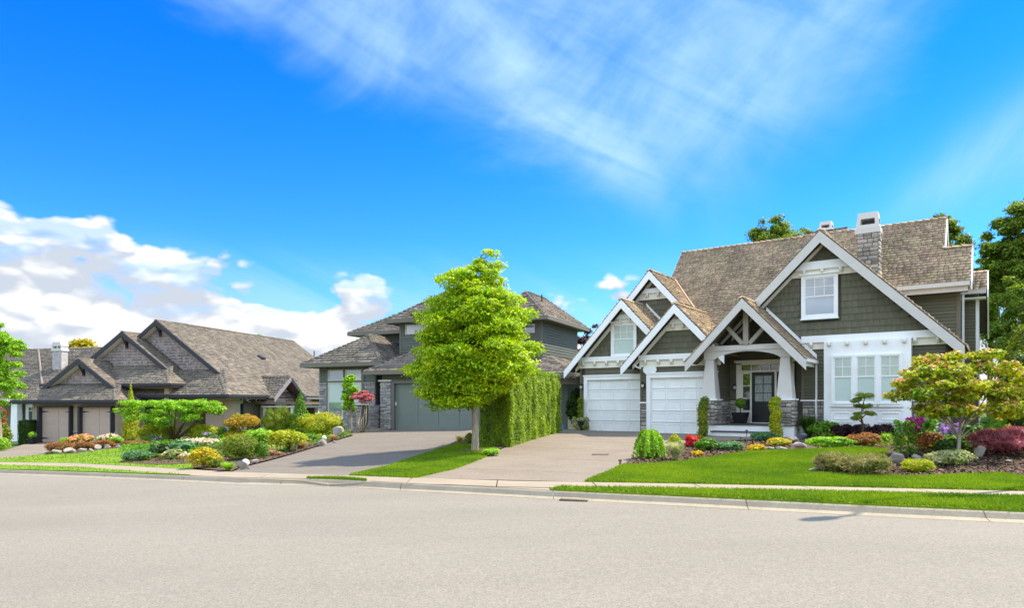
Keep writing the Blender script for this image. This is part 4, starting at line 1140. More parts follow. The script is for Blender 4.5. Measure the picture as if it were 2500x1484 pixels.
h.stones((-5.65, 0.72, 0.0), (1, 0, 0), (0, -1, 0), 0.55, 2.48, **lk); h.stones((-2.5, 0.72, 0.0), (1, 0, 0), (0, -1, 0), 0.72, 2.48, **lk)
h.box('stone_cap', -5.72, -5.1, 0.62, 0.73, 2.48, 2.54, M_ledge); h.box('stone_cap', -2.52, -1.75, 0.62, 0.73, 2.48, 2.54, M_ledge)
h.box('pier', -0.80, -0.14, -0.2, 0.02, 0, 2.55, M_mortar); h.stones((-0.80, -0.2, 0.0), (1, 0, 0), (0, -1, 0), 0.66, 2.55, **lk)
h.box('stone_cap', -0.88, -0.08, -0.3, 0.02, 2.55, 2.63, M_barge)
# garage door: flush panels in frames
M_gd = mat('green_garage_door', (0.185, 0.215, 0.185), 0.6, 0.06, 2)
d = h.box('garage_door', 0.05, 4.95, 0.0, 0.025, 0, 2.42, M_gd)
for k in range(4):
    a, b = 0.05 + k*1.225, 0.05 + (k+1)*1.225; mb = MB()
    for c in ((a, a+0.13, 0, 2.42), (b-0.13, b, 0, 2.42), (a+0.13, b-0.13, 0, 0.24), (a+0.13, b-0.13, 2.24, 2.42)): mb.box(c[0]+0.002, c[1]-0.002, -0.028, -0.0005, c[2], c[3])
    mb.build('panel', M_gd, d)
for z in (0.8, 1.6): h.box('section_joint', 0.2, 4.9, -0.004, -0.0006, z - 0.006, z + 0.006, M_tealD, d)
mb = MB(); mb.box(-0.14, 0.05, -0.2, 0.02, 0, 2.6); mb.box(4.95, 5.14, -0.2, 0.02, 0, 2.6); mb.box(0.05, 4.95, -0.199, 0.02, 2.43, 2.6); mb.build('door_casing', M_tealD, h.root)
h.box('keypad', 0.052, 0.10, -0.06, -0.03, 1.28, 1.46, M_white)
# stone planter walls at the entrance
h.box('planter_wall', -2.6, -1.0, -1.0, -0.7, -0.1, 1.30, M_mortar); h.stones((-2.6, -1.0, -0.0), (1, 0, 0), (0, -1, 0), 1.0, 1.30, **lk)
h.box('stone_cap', -2.68, -0.92, -1.08, -0.62, 1.30, 1.37, M_barge)
h.box('pier', -1.62, -1.32, -1.15, -1.0, -0.1, 1.22, M_mortar); h.stones((-1.62, -1.15, 0.0), (1, 0, 0), (0, -1, 0), 0.30, 1.22, **lk)
h.box('planter_wall', -1.62, -0.98, -1.0, 0.6, -0.1, 1.30, M_mortar); h.stones((-0.98, -1.0, 0.0), (0, 1, 0), (1, 0, 0), 1.6, 1.3, **lk)
mb = MB(); mb.tube([(5.7, 6.5, 7.3), (5.7, 6.5, 7.7)], [0.04, 0.04], 6); mb.build('vent_pipe', M_blackp, h.root)
h.box('entry_path', -3.4, -0.2, -1.3, 0.7, -0.3, 0.06, M_conc)
h.flush()

# ================================================================ LEFT HOUSE
M_taupe = mat('taupe_shingle', (0.36, 0.30, 0.28), 0.75, 0.1, 3, island=0.25, obj=0.25)
M_taupeS = mat('taupe_siding', (0.44, 0.36, 0.25), 0.75, 0.1, 2, island=0.1, obj=0.1)
M_pink = mat('taupe_door', (0.50, 0.385, 0.31), 0.65, 0.08, 2)
M_dark = mat('charcoal_trim', (0.035, 0.037, 0.045), 0.5, 0.1, 3)
h = H3 = House(14.8, 95, 1080, 46.0, 'long taupe house on the left with three stepped front gables, charcoal trim and double garage', shake=M_shake2)
h.board.m = M_taupeS; h.wsh.m = M_taupe
kw = dict(expo=0.21, wid=0.26, th=0.038)
def dutch(uc, zp, p, zE, u0, u1, vE, vR, vB, gw=0.5, right_only=False):
    """gable with a low hipped skirt in front"""
    d_ = vR - vE; zt_ = zE + p * d_
    s_ = (zp - zE) / (u1 - uc)          # side pitch right
    sL = (zp - zE) / (uc - u0)
    ur, ul = u1 - (zt_ - zE) / s_, u0 + (zt_ - zE) / sL
    h.slope([(u0, vE, zE), (u1, vE, zE), (ur, vR + 0.5, zt_ + p*0.5), (ul, vR + 0.5, zt_ + p*0.5)], **kw)
    h.slope([(u1, vE, zE), (u1, vB, zE), (uc, vB, zp), (uc, vR, zp), (ur, vR, zt_)], **kw)
    h.slope([(u0, vE, zE), (ul, vR, zt_), (uc, vR, zp), (uc, vB, zp), (u0, vB, zE)], **kw)
    h.ridge((u1, vE, zE), (ur, vR, zt_)); h.ridge((u0, vE, zE), (ul, vR, zt_)); h.ridge((uc, vR, zp), (uc, vB, zp))
    for e, sl in ((ul, sL), (ur, s_)):
        h.fprism('barge_board', [(uc, zp - 0.02), (uc, zp - 0.36), (e, zt_ - 0.30), (e, zt_ + 0.03)], vR - 0.06, vR, M_dark)
        h.fprism('rake_soffit', [(uc, zp - 0.30), (uc, zp - 0.36), (e, zt_ - 0.24), (e, zt_ - 0.18)], vR + 0.002, vR + gw, M_cream)
    h.fprism('gable_wall', [(ul + 0.1, zt_ - 0.1), (ur - 0.1, zt_ - 0.1), (uc, zp - 0.15)], vR + gw, vR + gw + 0.2, M_taupe)
    k = 0.55; h.shingles_on([(ul + k, zt_ + 0.1), (ur - k, zt_ + 0.1), (uc, zp - 0.35)], vR + gw - 0.005, 0.2, 0.17)
    h.box('gable_foot_trim', ul + 0.3, ur - 0.3, vR + gw - 0.06, vR + gw - 0.002, zt_ - 0.02, zt_ + 0.12, M_dark)
    # bracket under the peak
    h.fprism('peak_bracket', [(uc - 0.07, zp - 0.3), (uc + 0.07, zp - 0.3), (uc + 0.07, zp - 1.15), (uc - 0.07, zp - 1.15)], vR + gw - 0.14, vR + gw - 0.03, M_dark)
    mb = MB(); mb.tube([(uc, vR + 0.03, zp - 0.42), (uc, vR + gw - 0.1, zp - 1.05)], [0.07, 0.07], 4); mb.build('peak_bracket', M_dark, h.root)
    # gutters
    h.box('gutter', u0 - 0.06, u1 + 0.06, vE - 0.1, vE - 0.001, zE - 0.16, zE + 0.01, M_dark)
    h.box('gutter', u1, u1 + 0.1, vE, vB, zE - 0.16, zE + 0.01, M_dark)
    h.box('fascia_board', u0, u1 - 0.02, vE + 0.0, vE + 0.04, zE - 0.26, zE - 0.02, M_dark); h.box('soffit', u0 + 0.02, u1 - 0.02, vE + 0.04, vB - 0.1, zE - 0.26, zE - 0.22, M_taupeS)
dutch(2.75, 5.62, 0.70, 2.82, -1.6, 6.95, -0.6, 0.5, 7.0)
dutch(4.45, 7.60, 0.70, 3.92, -1.0, 9.6, 1.0, 2.4, 8.0)
dutch(6.35, 8.45, 0.75, 3.18, -0.9, 13.6, 1.5, 3.4, 20.5)
h.box('wall', -0.5, 6.4, 0.03, 7, -0.4, 2.6, M_taupeS)
h.box('wall', 6.3, 8.9, 2.2, 8, -0.4, 3.7, M_taupeS)
h.box('wall', 3, 12.7, 5.2, 19.8, -0.4, 3.0, M_taupeS)
h.box('wall', -0.3, 9.0, 2.0, 8, 2.6, 3.7, M_taupeS)
h.box('wall', 10.6, 12.75, 3.2, 5.3, -0.4, 3.0, M_taupeS)
# garage front
for u0 in (0.32, 3.68):
    d = h.box('garage_door', u0, u0 + 2.46, 0.0, 0.025, 0, 2.34, M_pink)
    for q in range(2):
        a = u0 + q*1.23; mb = MB()
        for c in ((a+0.002, a+0.12, 0, 2.34), (a+1.11, a+1.228, 0, 2.34), (a+0.12, a+1.11, 0, 0.14), (a+0.12, a+1.11, 2.22, 2.34)): mb.box(c[0], c[1], -0.02, -0.0005, c[2], c[3])
        mb.build('door_leaf', M_pink, d)
    for z in (0.6, 1.2, 1.75): h.box('section_joint', u0+0.1, u0+2.36, -0.003, -0.0006, z-0.006, z+0.006, M_taupe, d)
    mb = MB(); mb.box(u0-0.17, u0-0.002, -0.28, 0.02, 0, 2.44); mb.box(u0+2.462, u0+2.55, -0.28, 0.02, 0, 2.44); mb.box(u0-0.002, u0+2.462, -0.279, 0.02, 2.345, 2.44); mb.build('door_casing', M_dark, h.root)
    for s_, uu in ((1, u0), (-1, u0 + 2.46)):
        for z in (0.28, 2.05):
            mb = MB(); mb.add([(uu, -0.035, z-0.05), (uu + s_*0.5, -0.035, z-0.012), (uu + s_*0.58, -0.035, z), (uu + s_*0.5, -0.035, z+0.012), (uu, -0.035, z+0.05)] + [(uu, -0.021, z-0.05), (uu + s_*0.5, -0.021, z-0.012), (uu + s_*0.58, -0.021, z), (uu + s_*0.5, -0.021, z+0.012), (uu, -0.021, z+0.05)],
                [(0,1,2,3,4),(5,6,7,8,9),(0,1,6,5),(1,2,7,6),(2,3,8,7),(3,4,9,8)]); mb.build('strap_hinge', M_dark, d)
h.boards(-0.5, 0.12, 0.75, 2.3, 0.02, 0.12); h.boards(2.9, 3.48, 0.75, 2.3, 0.02, 0.12); h.boards(6.26, 6.4, 0.75, 2.3, 0.02, 0.12)
M_pst = mat('pale_mixed_stone', (0.42, 0.42, 0.44), 0.85, 0.5, 3, (0.16, 0.19, 0.26), island=0.9, obj=0.9)
h.stone.m = M_pst
for a, L in ((-0.5, 0.62), (2.9, 0.6), (6.26, 0.2)):
    h.stones((a, 0.02, 0.0), (1, 0, 0), (0, -1, 0), L, 0.70, hr=(0.10, 0.16), wr=(0.14, 0.3)); h.box('stone_cap', a, a + L, -0.06, 0.02, 0.70, 0.75, M_taupeS)
h.box('corner_board', -0.54, -0.42, -0.015, 0.03, 0.75, 2.56, M_taupeS)
# entrance between the gables; a black panel stands in for its shade
h.box('entry_beam', 7.0, 9.2, 1.75, 1.98, 2.85, 3.15, M_dark); h.box('entry_shade_panel', 6.6, 8.8, 2.15, 2.19, 0, 2.9, M_blackp)
h.box('entry_post', 8.75, 9.1, 1.5, 2.1, -0.3, 3.6, M_taupeS)
fixed(9.6, 10.5, 0.5, 2.5, 5.18, M_taupeS)
# side wall: clapboards coloured dark for the eave's shade, small windows, chimney-like pier
bb = h.board; h.board = Pieces(h, 'siding_board', 'wedge', mat('eave_shade_siding', (0.17, 0.135, 0.10), 0.7, 0.15, 2), 60); h.boards_side(3.65, 19.5, 0.2, 2.9, 12.755, 0.16); h.board.flush(); h.board = bb
def sidewin(u, v0, v1, z0, z1, m=M_cream, t=0.07):
    mb = MB()
    for a, b, c, d_ in ((v0-t, v0, z0-t, z1+t), (v1, v1+t, z0-t, z1+t), (v0, v1, z1, z1+t), (v0, v1, z0-t, z0)): mb.box(u, u+0.07, a, b, c, d_)
    w = mb.build('window', m, h.root); h.box('pane', u+0.01, u+0.035, v0, v1, z0, z1, M_glass, w)
US = 12.78
def sx(X, u=US): return h.onu(X, 985, u)[0]
def sz(X, Y, u=US): return h.onu(X, Y, u)[1]
for X0, X1, Y0, Y1 in ((581,590,968,979),(581,590,986,1014),(601,608,968,980),(625,632,968,980),(647,655,968,980)):
    v0, v1 = sx(X0), sx(X1); sidewin(US, v0, v1, sz(X0, Y1), sz(X0, Y0))
h.box('corner_pier', 12.3, 13.0, 2.9, 3.6, -0.4, 3.0, M_taupeS)
h.box('stone_pier', 12.25, 13.05, 2.85, 3.55, -0.4, 0.95, M_mortar); h.stones((12.25, 2.85, -0.3), (1, 0, 0), (0, -1, 0), 0.8, 1.2, hr=(0.1, 0.18)); h.stones((13.05, 2.85, -0.3), (0, 1, 0), (1, 0, 0), 0.7, 1.2, hr=(0.1, 0.18))
h.box('stone_cap', 12.18, 13.12, 2.78, 3.62, 0.95, 1.02, M_barge)
mb = MB(); v0 = sx(590); mb.tube([(13.55, v0 + 0.9, 3.02), (13.3, v0 + 0.4, 2.85), (12.88, v0, 2.6), (12.88, v0, -0.3)], [0.06]*4, 6); mb.build('downspout', M_dark, h.root)
# side gable facing the middle house
ug = 14.15; vg0 = h.onu(712, 920, ug)[0]; zg = h.onu(712, 920, ug)[1]; ve0 = h.onu(669, 973, ug)[0]; ve1 = h.onu(748, 973, ug)[0]; zge = h.onu(669, 973, ug)[1]
vg0 = (ve0 + ve1) / 2; sl = (zg - zge) / (ve1 - vg0)
h.slope([(ug, ve0, zge), (ug, vg0, zg), (9.5, vg0, zg), (9.5, ve0, zge)], **kw); h.slope([(ug, ve1, zge), (ug, vg0, zg), (9.5, vg0, zg), (9.5, ve1, zge)], **kw)
h.ridge((ug, vg0, zg), (11.0, vg0, zg))
for e in (ve0, ve1): h.sprism('barge_board', [(vg0, zg - 0.02), (vg0, zg - 0.34), (e, zge - 0.30), (e, zge)], ug, ug + 0.05, mat('grey_trim', (0.24, 0.23, 0.24), 0.6) if e == ve0 else M_dark)
h.sprism('gable_wall', [(ve0 + 0.35, zge - 0.1), (vg0, zg - 0.25), (ve1 - 0.35, zge - 0.1), (ve1 - 0.35, -0.3), (ve0 + 0.35, -0.3)], 12.8, 13.3, M_pink)
sidewin(13.31, vg0 - 0.75, vg0 + 0.75, zge - 0.75, zge - 0.1); sidewin(12.76, ve1 + 1.2, ve1 + 2.8, zge - 0.8, zge - 0.1)
# roof vents
for X, Y, u in ((690 - 45, 1016 - 0, 0),):
    pass
def on_slope(X, Y):   # right-hand plane of the big roof
    best = None
    for k in range(400):
        u = 6.4 + k * 0.018; v, z = h.onu(X, Y, u); zr = 8.45 - 0.727 * (u - 6.35)
        if best is None or abs(z - zr) < best[0]: best = (abs(z - zr), u, v, zr)
    return best[1:]
for X, Y in ((638, 876), (785, 891)):
    u, v, z = on_slope(X, Y); mb = MB(); mb.add([(u-0.25, v-0.25, z+0.16), (u+0.25, v-0.25, z-0.05), (u+0.25, v+0.25, z-0.05), (u-0.25, v+0.25, z+0.16), (u-0.2, v-0.2, z+0.3), (u+0.3, v-0.2, z+0.06), (u+0.3, v+0.2, z+0.06), (u-0.2, v+0.2, z+0.3)], [(4,5,6,7),(0,1,5,4),(1,2,6,5),(2,3,7,6),(3,0,4,7)]); mb.build('roof_vent', M_dark, h.root)
u, v, z = on_slope(767, 869); mb = MB(); mb.tube([(u, v, z - 0.1), (u, v, z + 0.45)], [0.05, 0.05], 6); mb.build('vent_pipe', M_dark, h.root)
h.flush()

# low pergola roof in front of the side gable
root = empty('pergola', (0, 0, 0), -H3.r); root.location = H3.root.location; tag(root, 'dark flat-topped garden shelter against the left house, half hidden by a pine bush', 'shelter')
sv_, H_ = h, h
ua, ub = H3.on(620, 985, 5.5)[0], H3.on(722, 985, 5.5)[0]; z0_, z1_ = H3.on(660, 988, 5.5)[1], H3.on(660, 982, 5.5)[1]
mb = MB(); mb.box(ua, ub, 5.5, 9.4, z0_, z1_); mb.build('roof', mat('shelter_board', (0.20, 0.14, 0.11), 0.7), root)
uc_ = H3.on(638, 985, 5.6)[0]
mb = MB(); mb.box(uc_, ub - .2, 5.6, 9.2, z0_ - .22, z0_ - .10); mb.build('beam', M_barge, root)
for u_, v_ in ((uc_ + .2, 5.75), (ub - .4, 5.75), (uc_ + .2, 9.0), (ub - .4, 9.0)):
    mb = MB(); mb.box(u_ - 0.1, u_ + 0.1, v_ - 0.1, v_ + 0.1, -0.4, z0_ - .22); mb.build('post', M_barge, root)
nn_ = int((ub - uc_ - .8) / .2)
for k in range(nn_): mb = MB(); mb.box(uc_ + .4 + k*0.2, uc_ + .4 + k*0.2 + 0.185, 8.9, 8.95, -0.2, z0_ - .25); mb.build('plank', mat('shelter_plank', (0.16, 0.09, 0.07), 0.7), root)

# ================================================================ HOUSE BEHIND, FAR LEFT
h = House(14.8, 95, 1080, 46.0, 'house behind on the far left with plain shake roof, white window and stone chimney', shake=M_shake2, shake_limit=0)
h.board.m = M_dark
h.slope([(-24, 5, 2.98), (3, 5, 2.98), (3, 11.0, 7.38), (-24, 11.0, 7.38)], expo=0.22, wid=0.3, th=0.04)
h.slope([(-24, 17, 2.98), (3, 17, 2.98), (3, 11.0, 7.38), (-24, 11.0, 7.38)], expo=0.6, wid=0.6)
h.ridge((-24, 11, 7.38), (3, 11, 7.38))
h.box('wall', -23, 2.5, 6.0, 16, -0.6, 2.9, M_oliveD)
h.box('fascia_board', -24, 3, 4.93, 4.99, 2.72, 2.98, M_white); h.box('soffit', -24, 3, 5.0, 6.0, 2.74, 2.78, M_white)
u0, z0 = h.on(70, 1028, 5.98); u1, z1 = h.on(92, 994, 5.98)
h.window(u0, u1, z0, z1, 5.98, trim=0.22, nx=3, ny=1, sash=0.72, head=False)
u0 = h.on(24, 1000, 5.2)[0]; u1 = h.on(42, 1000, 5.2)[0]
mb = MB(); mb.add([(u0, 5.2, -0.6), (u1, 5.2, -0.6), (u1, 5.7, -0.6), (u0, 5.7, -0.6), (u0+0.08, 5.25, 2.74), (u1-0.08, 5.25, 2.74), (u1-0.08, 5.65, 2.74), (u0+0.08, 5.65, 2.74)], [(0,1,5,4),(1,2,6,5),(2,3,7,6),(3,0,4,7)]); mb.build('porch_column', M_white, h.root)
a = h.on(128, 870, 8.2)[0]; b = h.on(150, 870, 8.2)[0]
c = h.box('chimney', a, b, 8.2, 8.8, 4.5, 6.9, M_ledge); h.box('chimney_cap', a - 0.06, b + 0.06, 8.14, 8.86, 6.9, 7.1, M_barge, c)
mb = MB(); mb.prism([(a - 0.05, 8.15, 7.3), (b + 0.05, 8.15, 7.3), (b - 0.08, 8.15, 7.62), (a + 0.08, 8.15, 7.62)], (0, 0.7, 0)); mb.build('chimney_hood', M_barge, c)
for q in (a, b - 0.1, (a+b)/2): h.box('hood_post', q, q + 0.1, 8.17, 8.8, 7.1, 7.3, M_barge, c)
zz = 0
for X in (95,):
    u_ = h.on(X, 856, 11)[0]; mb = MB(); mb.tube([(u_, 10.95, 7.4), (h.on(106, 968, 5.0)[0], 5.0, 3.05)], [0.07, 0.07], 4); mb.build('valley_flashing', mat('pale_flashing', (0.30, 0.25, 0.20), 0.6), h.root)
h.flush()

# timber pergola arm between the two right-hand houses
g0, g1 = at(1355, 1058), at(1418, 1052)
root = empty('pergola', (0, 0, 0)); tag(root, 'grey-brown timber arbour between the hedge and the white garage door', 'pergola')
D = 33.0
def wp(X, Y, D): return Vector(((X - CX) / F * D, D, EYE - (Y - HY) / F * D))
M_timb = mat('weathered_timber', (0.16, 0.14, 0.11), 0.8)
p, q = wp(1352, 932, 33.5), wp(1420, 929, 33.1)
mb = MB(); mb.box(p.x, q.x, 33.2, 33.4, p.z - 0.14, p.z + 0.12); mb.build('beam', M_timb, root)
for k in range(5):
    x = p.x + 0.1 + k * (q.x - p.x - 0.2) / 4; mb = MB(); mb.box(x - 0.05, x + 0.05, 32.6, 34.2, p.z + 0.12, p.z + 0.26); mb.build('rafter', M_timb, root)
mb = MB(); mb.box(wp(1367, 950, 33.3).x - 0.07, wp(1367, 950, 33.3).x + 0.07, 33.25, 33.38, 0.0, p.z - 0.14); mb.build('post', M_timb, root)
# ================================================================ PLANTS
L_tree = leafmat('leaf_lime_tree', (0.43, 0.54, 0.006), (0.20, 0.36, 0.006), 0.75, 0.40)
L_mid = leafmat('leaf_mid_green', (0.1409, 0.29, 0.015), (0.0705, 0.174, 0.01))
L_bright = leafmat('leaf_bright_green', (0.3132, 0.522, 0.02), (0.1723, 0.3625, 0.015))
L_dark = leafmat('leaf_dark_green', (0.0548, 0.1232, 0.014), (0.0313, 0.0725, 0.01))
L_yell = leafmat('leaf_golden', (0.55, 0.42, 0.010), (0.35, 0.33, 0.012))
L_gold = leafmat('leaf_gold_green', (0.4698, 0.464, 0.012), (0.2662, 0.348, 0.012))
L_orange = leafmat('leaf_orange', (0.52, 0.30, 0.02), (0.24, 0.27, 0.02), 0.8)
L_bronze = leafmat('leaf_bronze', (0.3758, 0.1305, 0.03), (0.2036, 0.1305, 0.02))
L_heath = leafmat('leaf_brown_heather', (0.3445, 0.145, 0.05), (0.2192, 0.1305, 0.03))
L_blue = leafmat('leaf_blue_green', (0.1409, 0.29, 0.1), (0.0783, 0.174, 0.055))
L_grey = leafmat('leaf_grey_heather', (0.3445, 0.29, 0.1), (0.1566, 0.1885, 0.03))
L_olive = leafmat('leaf_olive', (0.2506, 0.29, 0.015), (0.1096, 0.174, 0.012))
L_hedge = leafmat('leaf_hedge', (0.27, 0.38, 0.010), (0.14, 0.24, 0.010), 0.55)
L_purple = leafmat('leaf_purple', (0.52, 0.17, 0.19), (0.26, 0.06, 0.08), 0.8)
L_dred = leafmat('leaf_dark_red', (0.05, 0.012, 0.018), (0.02, 0.006, 0.008))
L_pink = leafmat('leaf_pink', (0.60, 0.20, 0.20), (0.42, 0.12, 0.12))
L_far = leafmat('leaf_far_green', (0.25, 0.33, 0.03), (0.07, 0.13, 0.015), 0.8, 0.42)
L_varieg = leafmat('leaf_variegated', (0.52, 0.50, 0.24), (0.16, 0.24, 0.04), 0.6)
L_straw = leafmat('leaf_straw', (0.50, 0.30, 0.17), (0.36, 0.19, 0.10), 0.7)
F_mag = mat('petal_magenta', (0.55, 0.01, 0.28), 0.6, 0.2, 3, island=0.4, trans=0.2)
F_red = mat('petal_red', (0.70, 0.012, 0.03), 0.6, 0.2, 3, island=0.4, trans=0.2)
F_lav = mat('petal_lavender', (0.45, 0.22, 0.60), 0.6, 0.2, 3, island=0.4, trans=0.2)
F_white = mat('petal_cream', (0.80, 0.66, 0.48), 0.6, 0.2, 3, island=0.3, trans=0.2)
F_peach = mat('petal_peach', (0.80, 0.42, 0.16), 0.6, 0.2, 3, island=0.4, trans=0.2)
F_yell = mat('petal_yellow', (0.75, 0.50, 0.01), 0.6, 0.2, 3, island=0.4, trans=0.2)
F_pink = mat('bract_pink', (0.78, 0.30, 0.20), 0.6, 0.2, 3, island=0.5, trans=0.3)
M_bark = mat('bark', (0.42, 0.35, 0.26), 0.9, 0.4, 9, (0.22, 0.18, 0.13), bump=0.8, bscale=14, stretch=(1, 1, 0.25))
M_barkd = mat('dark_bark', (0.13, 0.08, 0.05), 0.9, 0.4, 9, bump=0.5, bscale=20)
M_rock = mat('granite', (0.28, 0.24, 0.19), 0.9, 0.4, 2.5, (0.22, 0.19, 0.17), bump=0.8, bscale=8)
M_rockw = mat('pale_rock', (0.36, 0.32, 0.265), 0.9, 0.3, 3, (0.24, 0.215, 0.19), bump=0.7, bscale=9)
M_pot = mat('dark_planter', (0.015, 0.017, 0.022), 0.4, 0.2, 4, spec=0.4)

def unit(v): return v / np.maximum(1e-9, np.linalg.norm(v, axis=1, keepdims=True))
def leaf_quads(c, nrm, size, asp=0.55, droop=0.0, rng=RNG, along=None):
    k = len(c); t = rng.normal(size=(k, 3)) if along is None else along + rng.normal(scale=0.35, size=(k, 3))
    t -= nrm * np.sum(t * nrm, 1, keepdims=True); t = unit(t); t[:, 2] -= droop; t = unit(t)
    b = unit(np.cross(nrm, t)); s = (size * rng.uniform(0.65, 1.35, k))[:, None]
    v = np.stack([c - t * s, c + b * s * asp - t * s * 0.15, c + t * s, c - b * s * asp - t * s * 0.15], 1)
    return v.reshape(-1, 3)
def blob_points(blobs, n, rng=RNG, shell=0.75, lump=0.12):
    B = np.array([list(c) + list(r) for c, r in blobs], float)
    area = (B[:, 3] * B[:, 4] + B[:, 3] * B[:, 5] + B[:, 4] * B[:, 5]); idx = rng.choice(len(B), n, p=area / area.sum())
    d = unit(rng.normal(size=(n, 3))); d[:, 2] = np.where((d[:, 2] < -0.35) & (rng.random(n) < 0.6), -d[:, 2], d[:, 2])
    rad = shell + (1 - shell) * rng.random(n) ** 0.7
    ph = B[idx, 0] * 5
    rad *= 1 + lump * np.sin(d[:, 0] * 6 + ph) * np.cos(d[:, 2] * 7 + ph * 1.3) + rng.normal(0, 0.03 if lump < 0.05 else 0.075, n)
    p = B[idx, :3] + d * B[idx, 3:] * rad[:, None]
    nn = unit(d / B[idx, 3:] * B[idx, 3:].mean(1, keepdims=True))
    return p, nn
def core_mesh(blobs, f=0.72):
    V, Fs = [], []; b = 0
    bm = bmesh.new(); bmesh.ops.create_icosphere(bm, subdivisions=2, radius=1.0); bv = np.array([v.co[:] for v in bm.verts]); bf = np.array([[v.index for v in q.verts] for q in bm.faces]); bm.free()
    for c, r in blobs:
        V.append(np.array(c) + bv * np.array(r) * f); Fs.append(bf + b); b += len(bv)
    return np.concatenate(V), np.concatenate(Fs)
def foliage(name, blobs, n, leaf, m, parent=None, up=0.35, asp=0.55, shell=0.75, lump=0.12, core=0.7, rough=0.6, droop=0.0, zmin=0.01, rng=RNG, along_n=False):
    p, nn = blob_points(blobs, n, rng, shell, lump)
    keep = p[:, 2] > zmin; p, nn = p[keep], nn[keep]
    q = unit(nn + np.array([0, 0, up]) + rng.normal(scale=rough, size=p.shape))
    if along_n: V = leaf_quads(p, unit(rng.normal(size=p.shape)), leaf, asp, droop, rng, along=nn * 1.5)
    else: V = leaf_quads(p, q, leaf, asp, droop, rng)
    Fq = np.arange(len(V)).reshape(-1, 4)
    if core:
        cv, cf = core_mesh(blobs, core); cv[:, 2] = np.maximum(cv[:, 2], 0.0)
        cf4 = np.c_[cf, cf[:, 2]]
        # cores as degenerate-free triangles in their own polygons
        me = bpy.data.meshes.new(name)
        nv = len(V); allv = np.concatenate([V, cv]); loops = np.concatenate([Fq.ravel(), (cf + nv).ravel()])
        starts = np.concatenate([np.arange(len(Fq)) * 4, len(Fq) * 4 + np.arange(len(cf)) * 3]); tot = np.concatenate([np.full(len(Fq), 4), np.full(len(cf), 3)])
        me.vertices.add(len(allv)); me.vertices.foreach_set('co', allv.astype(np.float32).ravel())
        me.loops.add(len(loops)); me.loops.foreach_set('vertex_index', loops.astype(np.int32))
        me.polygons.add(len(starts)); me.polygons.foreach_set('loop_start', starts.astype(np.int32)); me.polygons.foreach_set('loop_total', tot.astype(np.int32))
        me.update(calc_edges=True)
    else: me = mesh_np(name, V, Fq)
    return link(name, me, m, parent)
def plane_depth(hs, v, X):
    dx = (X - CX) / F; return (v + hs.o[0]*hs.v[0] + hs.o[1]*hs.v[1]) / (dx*hs.v[0] + hs.v[1])
def dmax(X):      # plants stay in front of the house walls
    if X > 1935: return plane_depth(H1, -0.95, X)
    if X > 1690: return plane_depth(H1, -2.05, X)
    if X < 345: return 44.0
    if X < 640: return 36.0
    if X < 900: return 32.5
    return 60.0
def place(X, Yb, back=0.0):
    c = at(X, Yb); y = min(c.y, dmax(X)) + back if back < 0 else min(c.y + back, dmax(X)); x = c.x * y / c.y
    return Vector((x, y, height(x, y) + 0.03)), c.y / F
PLANT_N = [0]
def lumps(w, d, h, k, rng, base=0.0, size=0.34):
    """dome broken into overlapping mounds"""
    B = [((0, 0, base + h * 0.42), (w * 0.42, d * 0.42, h * 0.50))]
    for i in range(k):
        a = rng.uniform(0, 6.28); e = rng.uniform(0.1, 0.95); r = rng.uniform(0.7, 1.1) * size
        ca = math.sqrt(1 - e * e * 0.85)
        B.append(((math.cos(a) * ca * w * (0.5 - r * 0.55), math.sin(a) * ca * d * (0.5 - r * 0.55), base + h * 0.35 + e * h * (0.62 - r * 0.62)), (w * r * 0.62, d * r * 0.62, h * r * 0.7)))
    return B
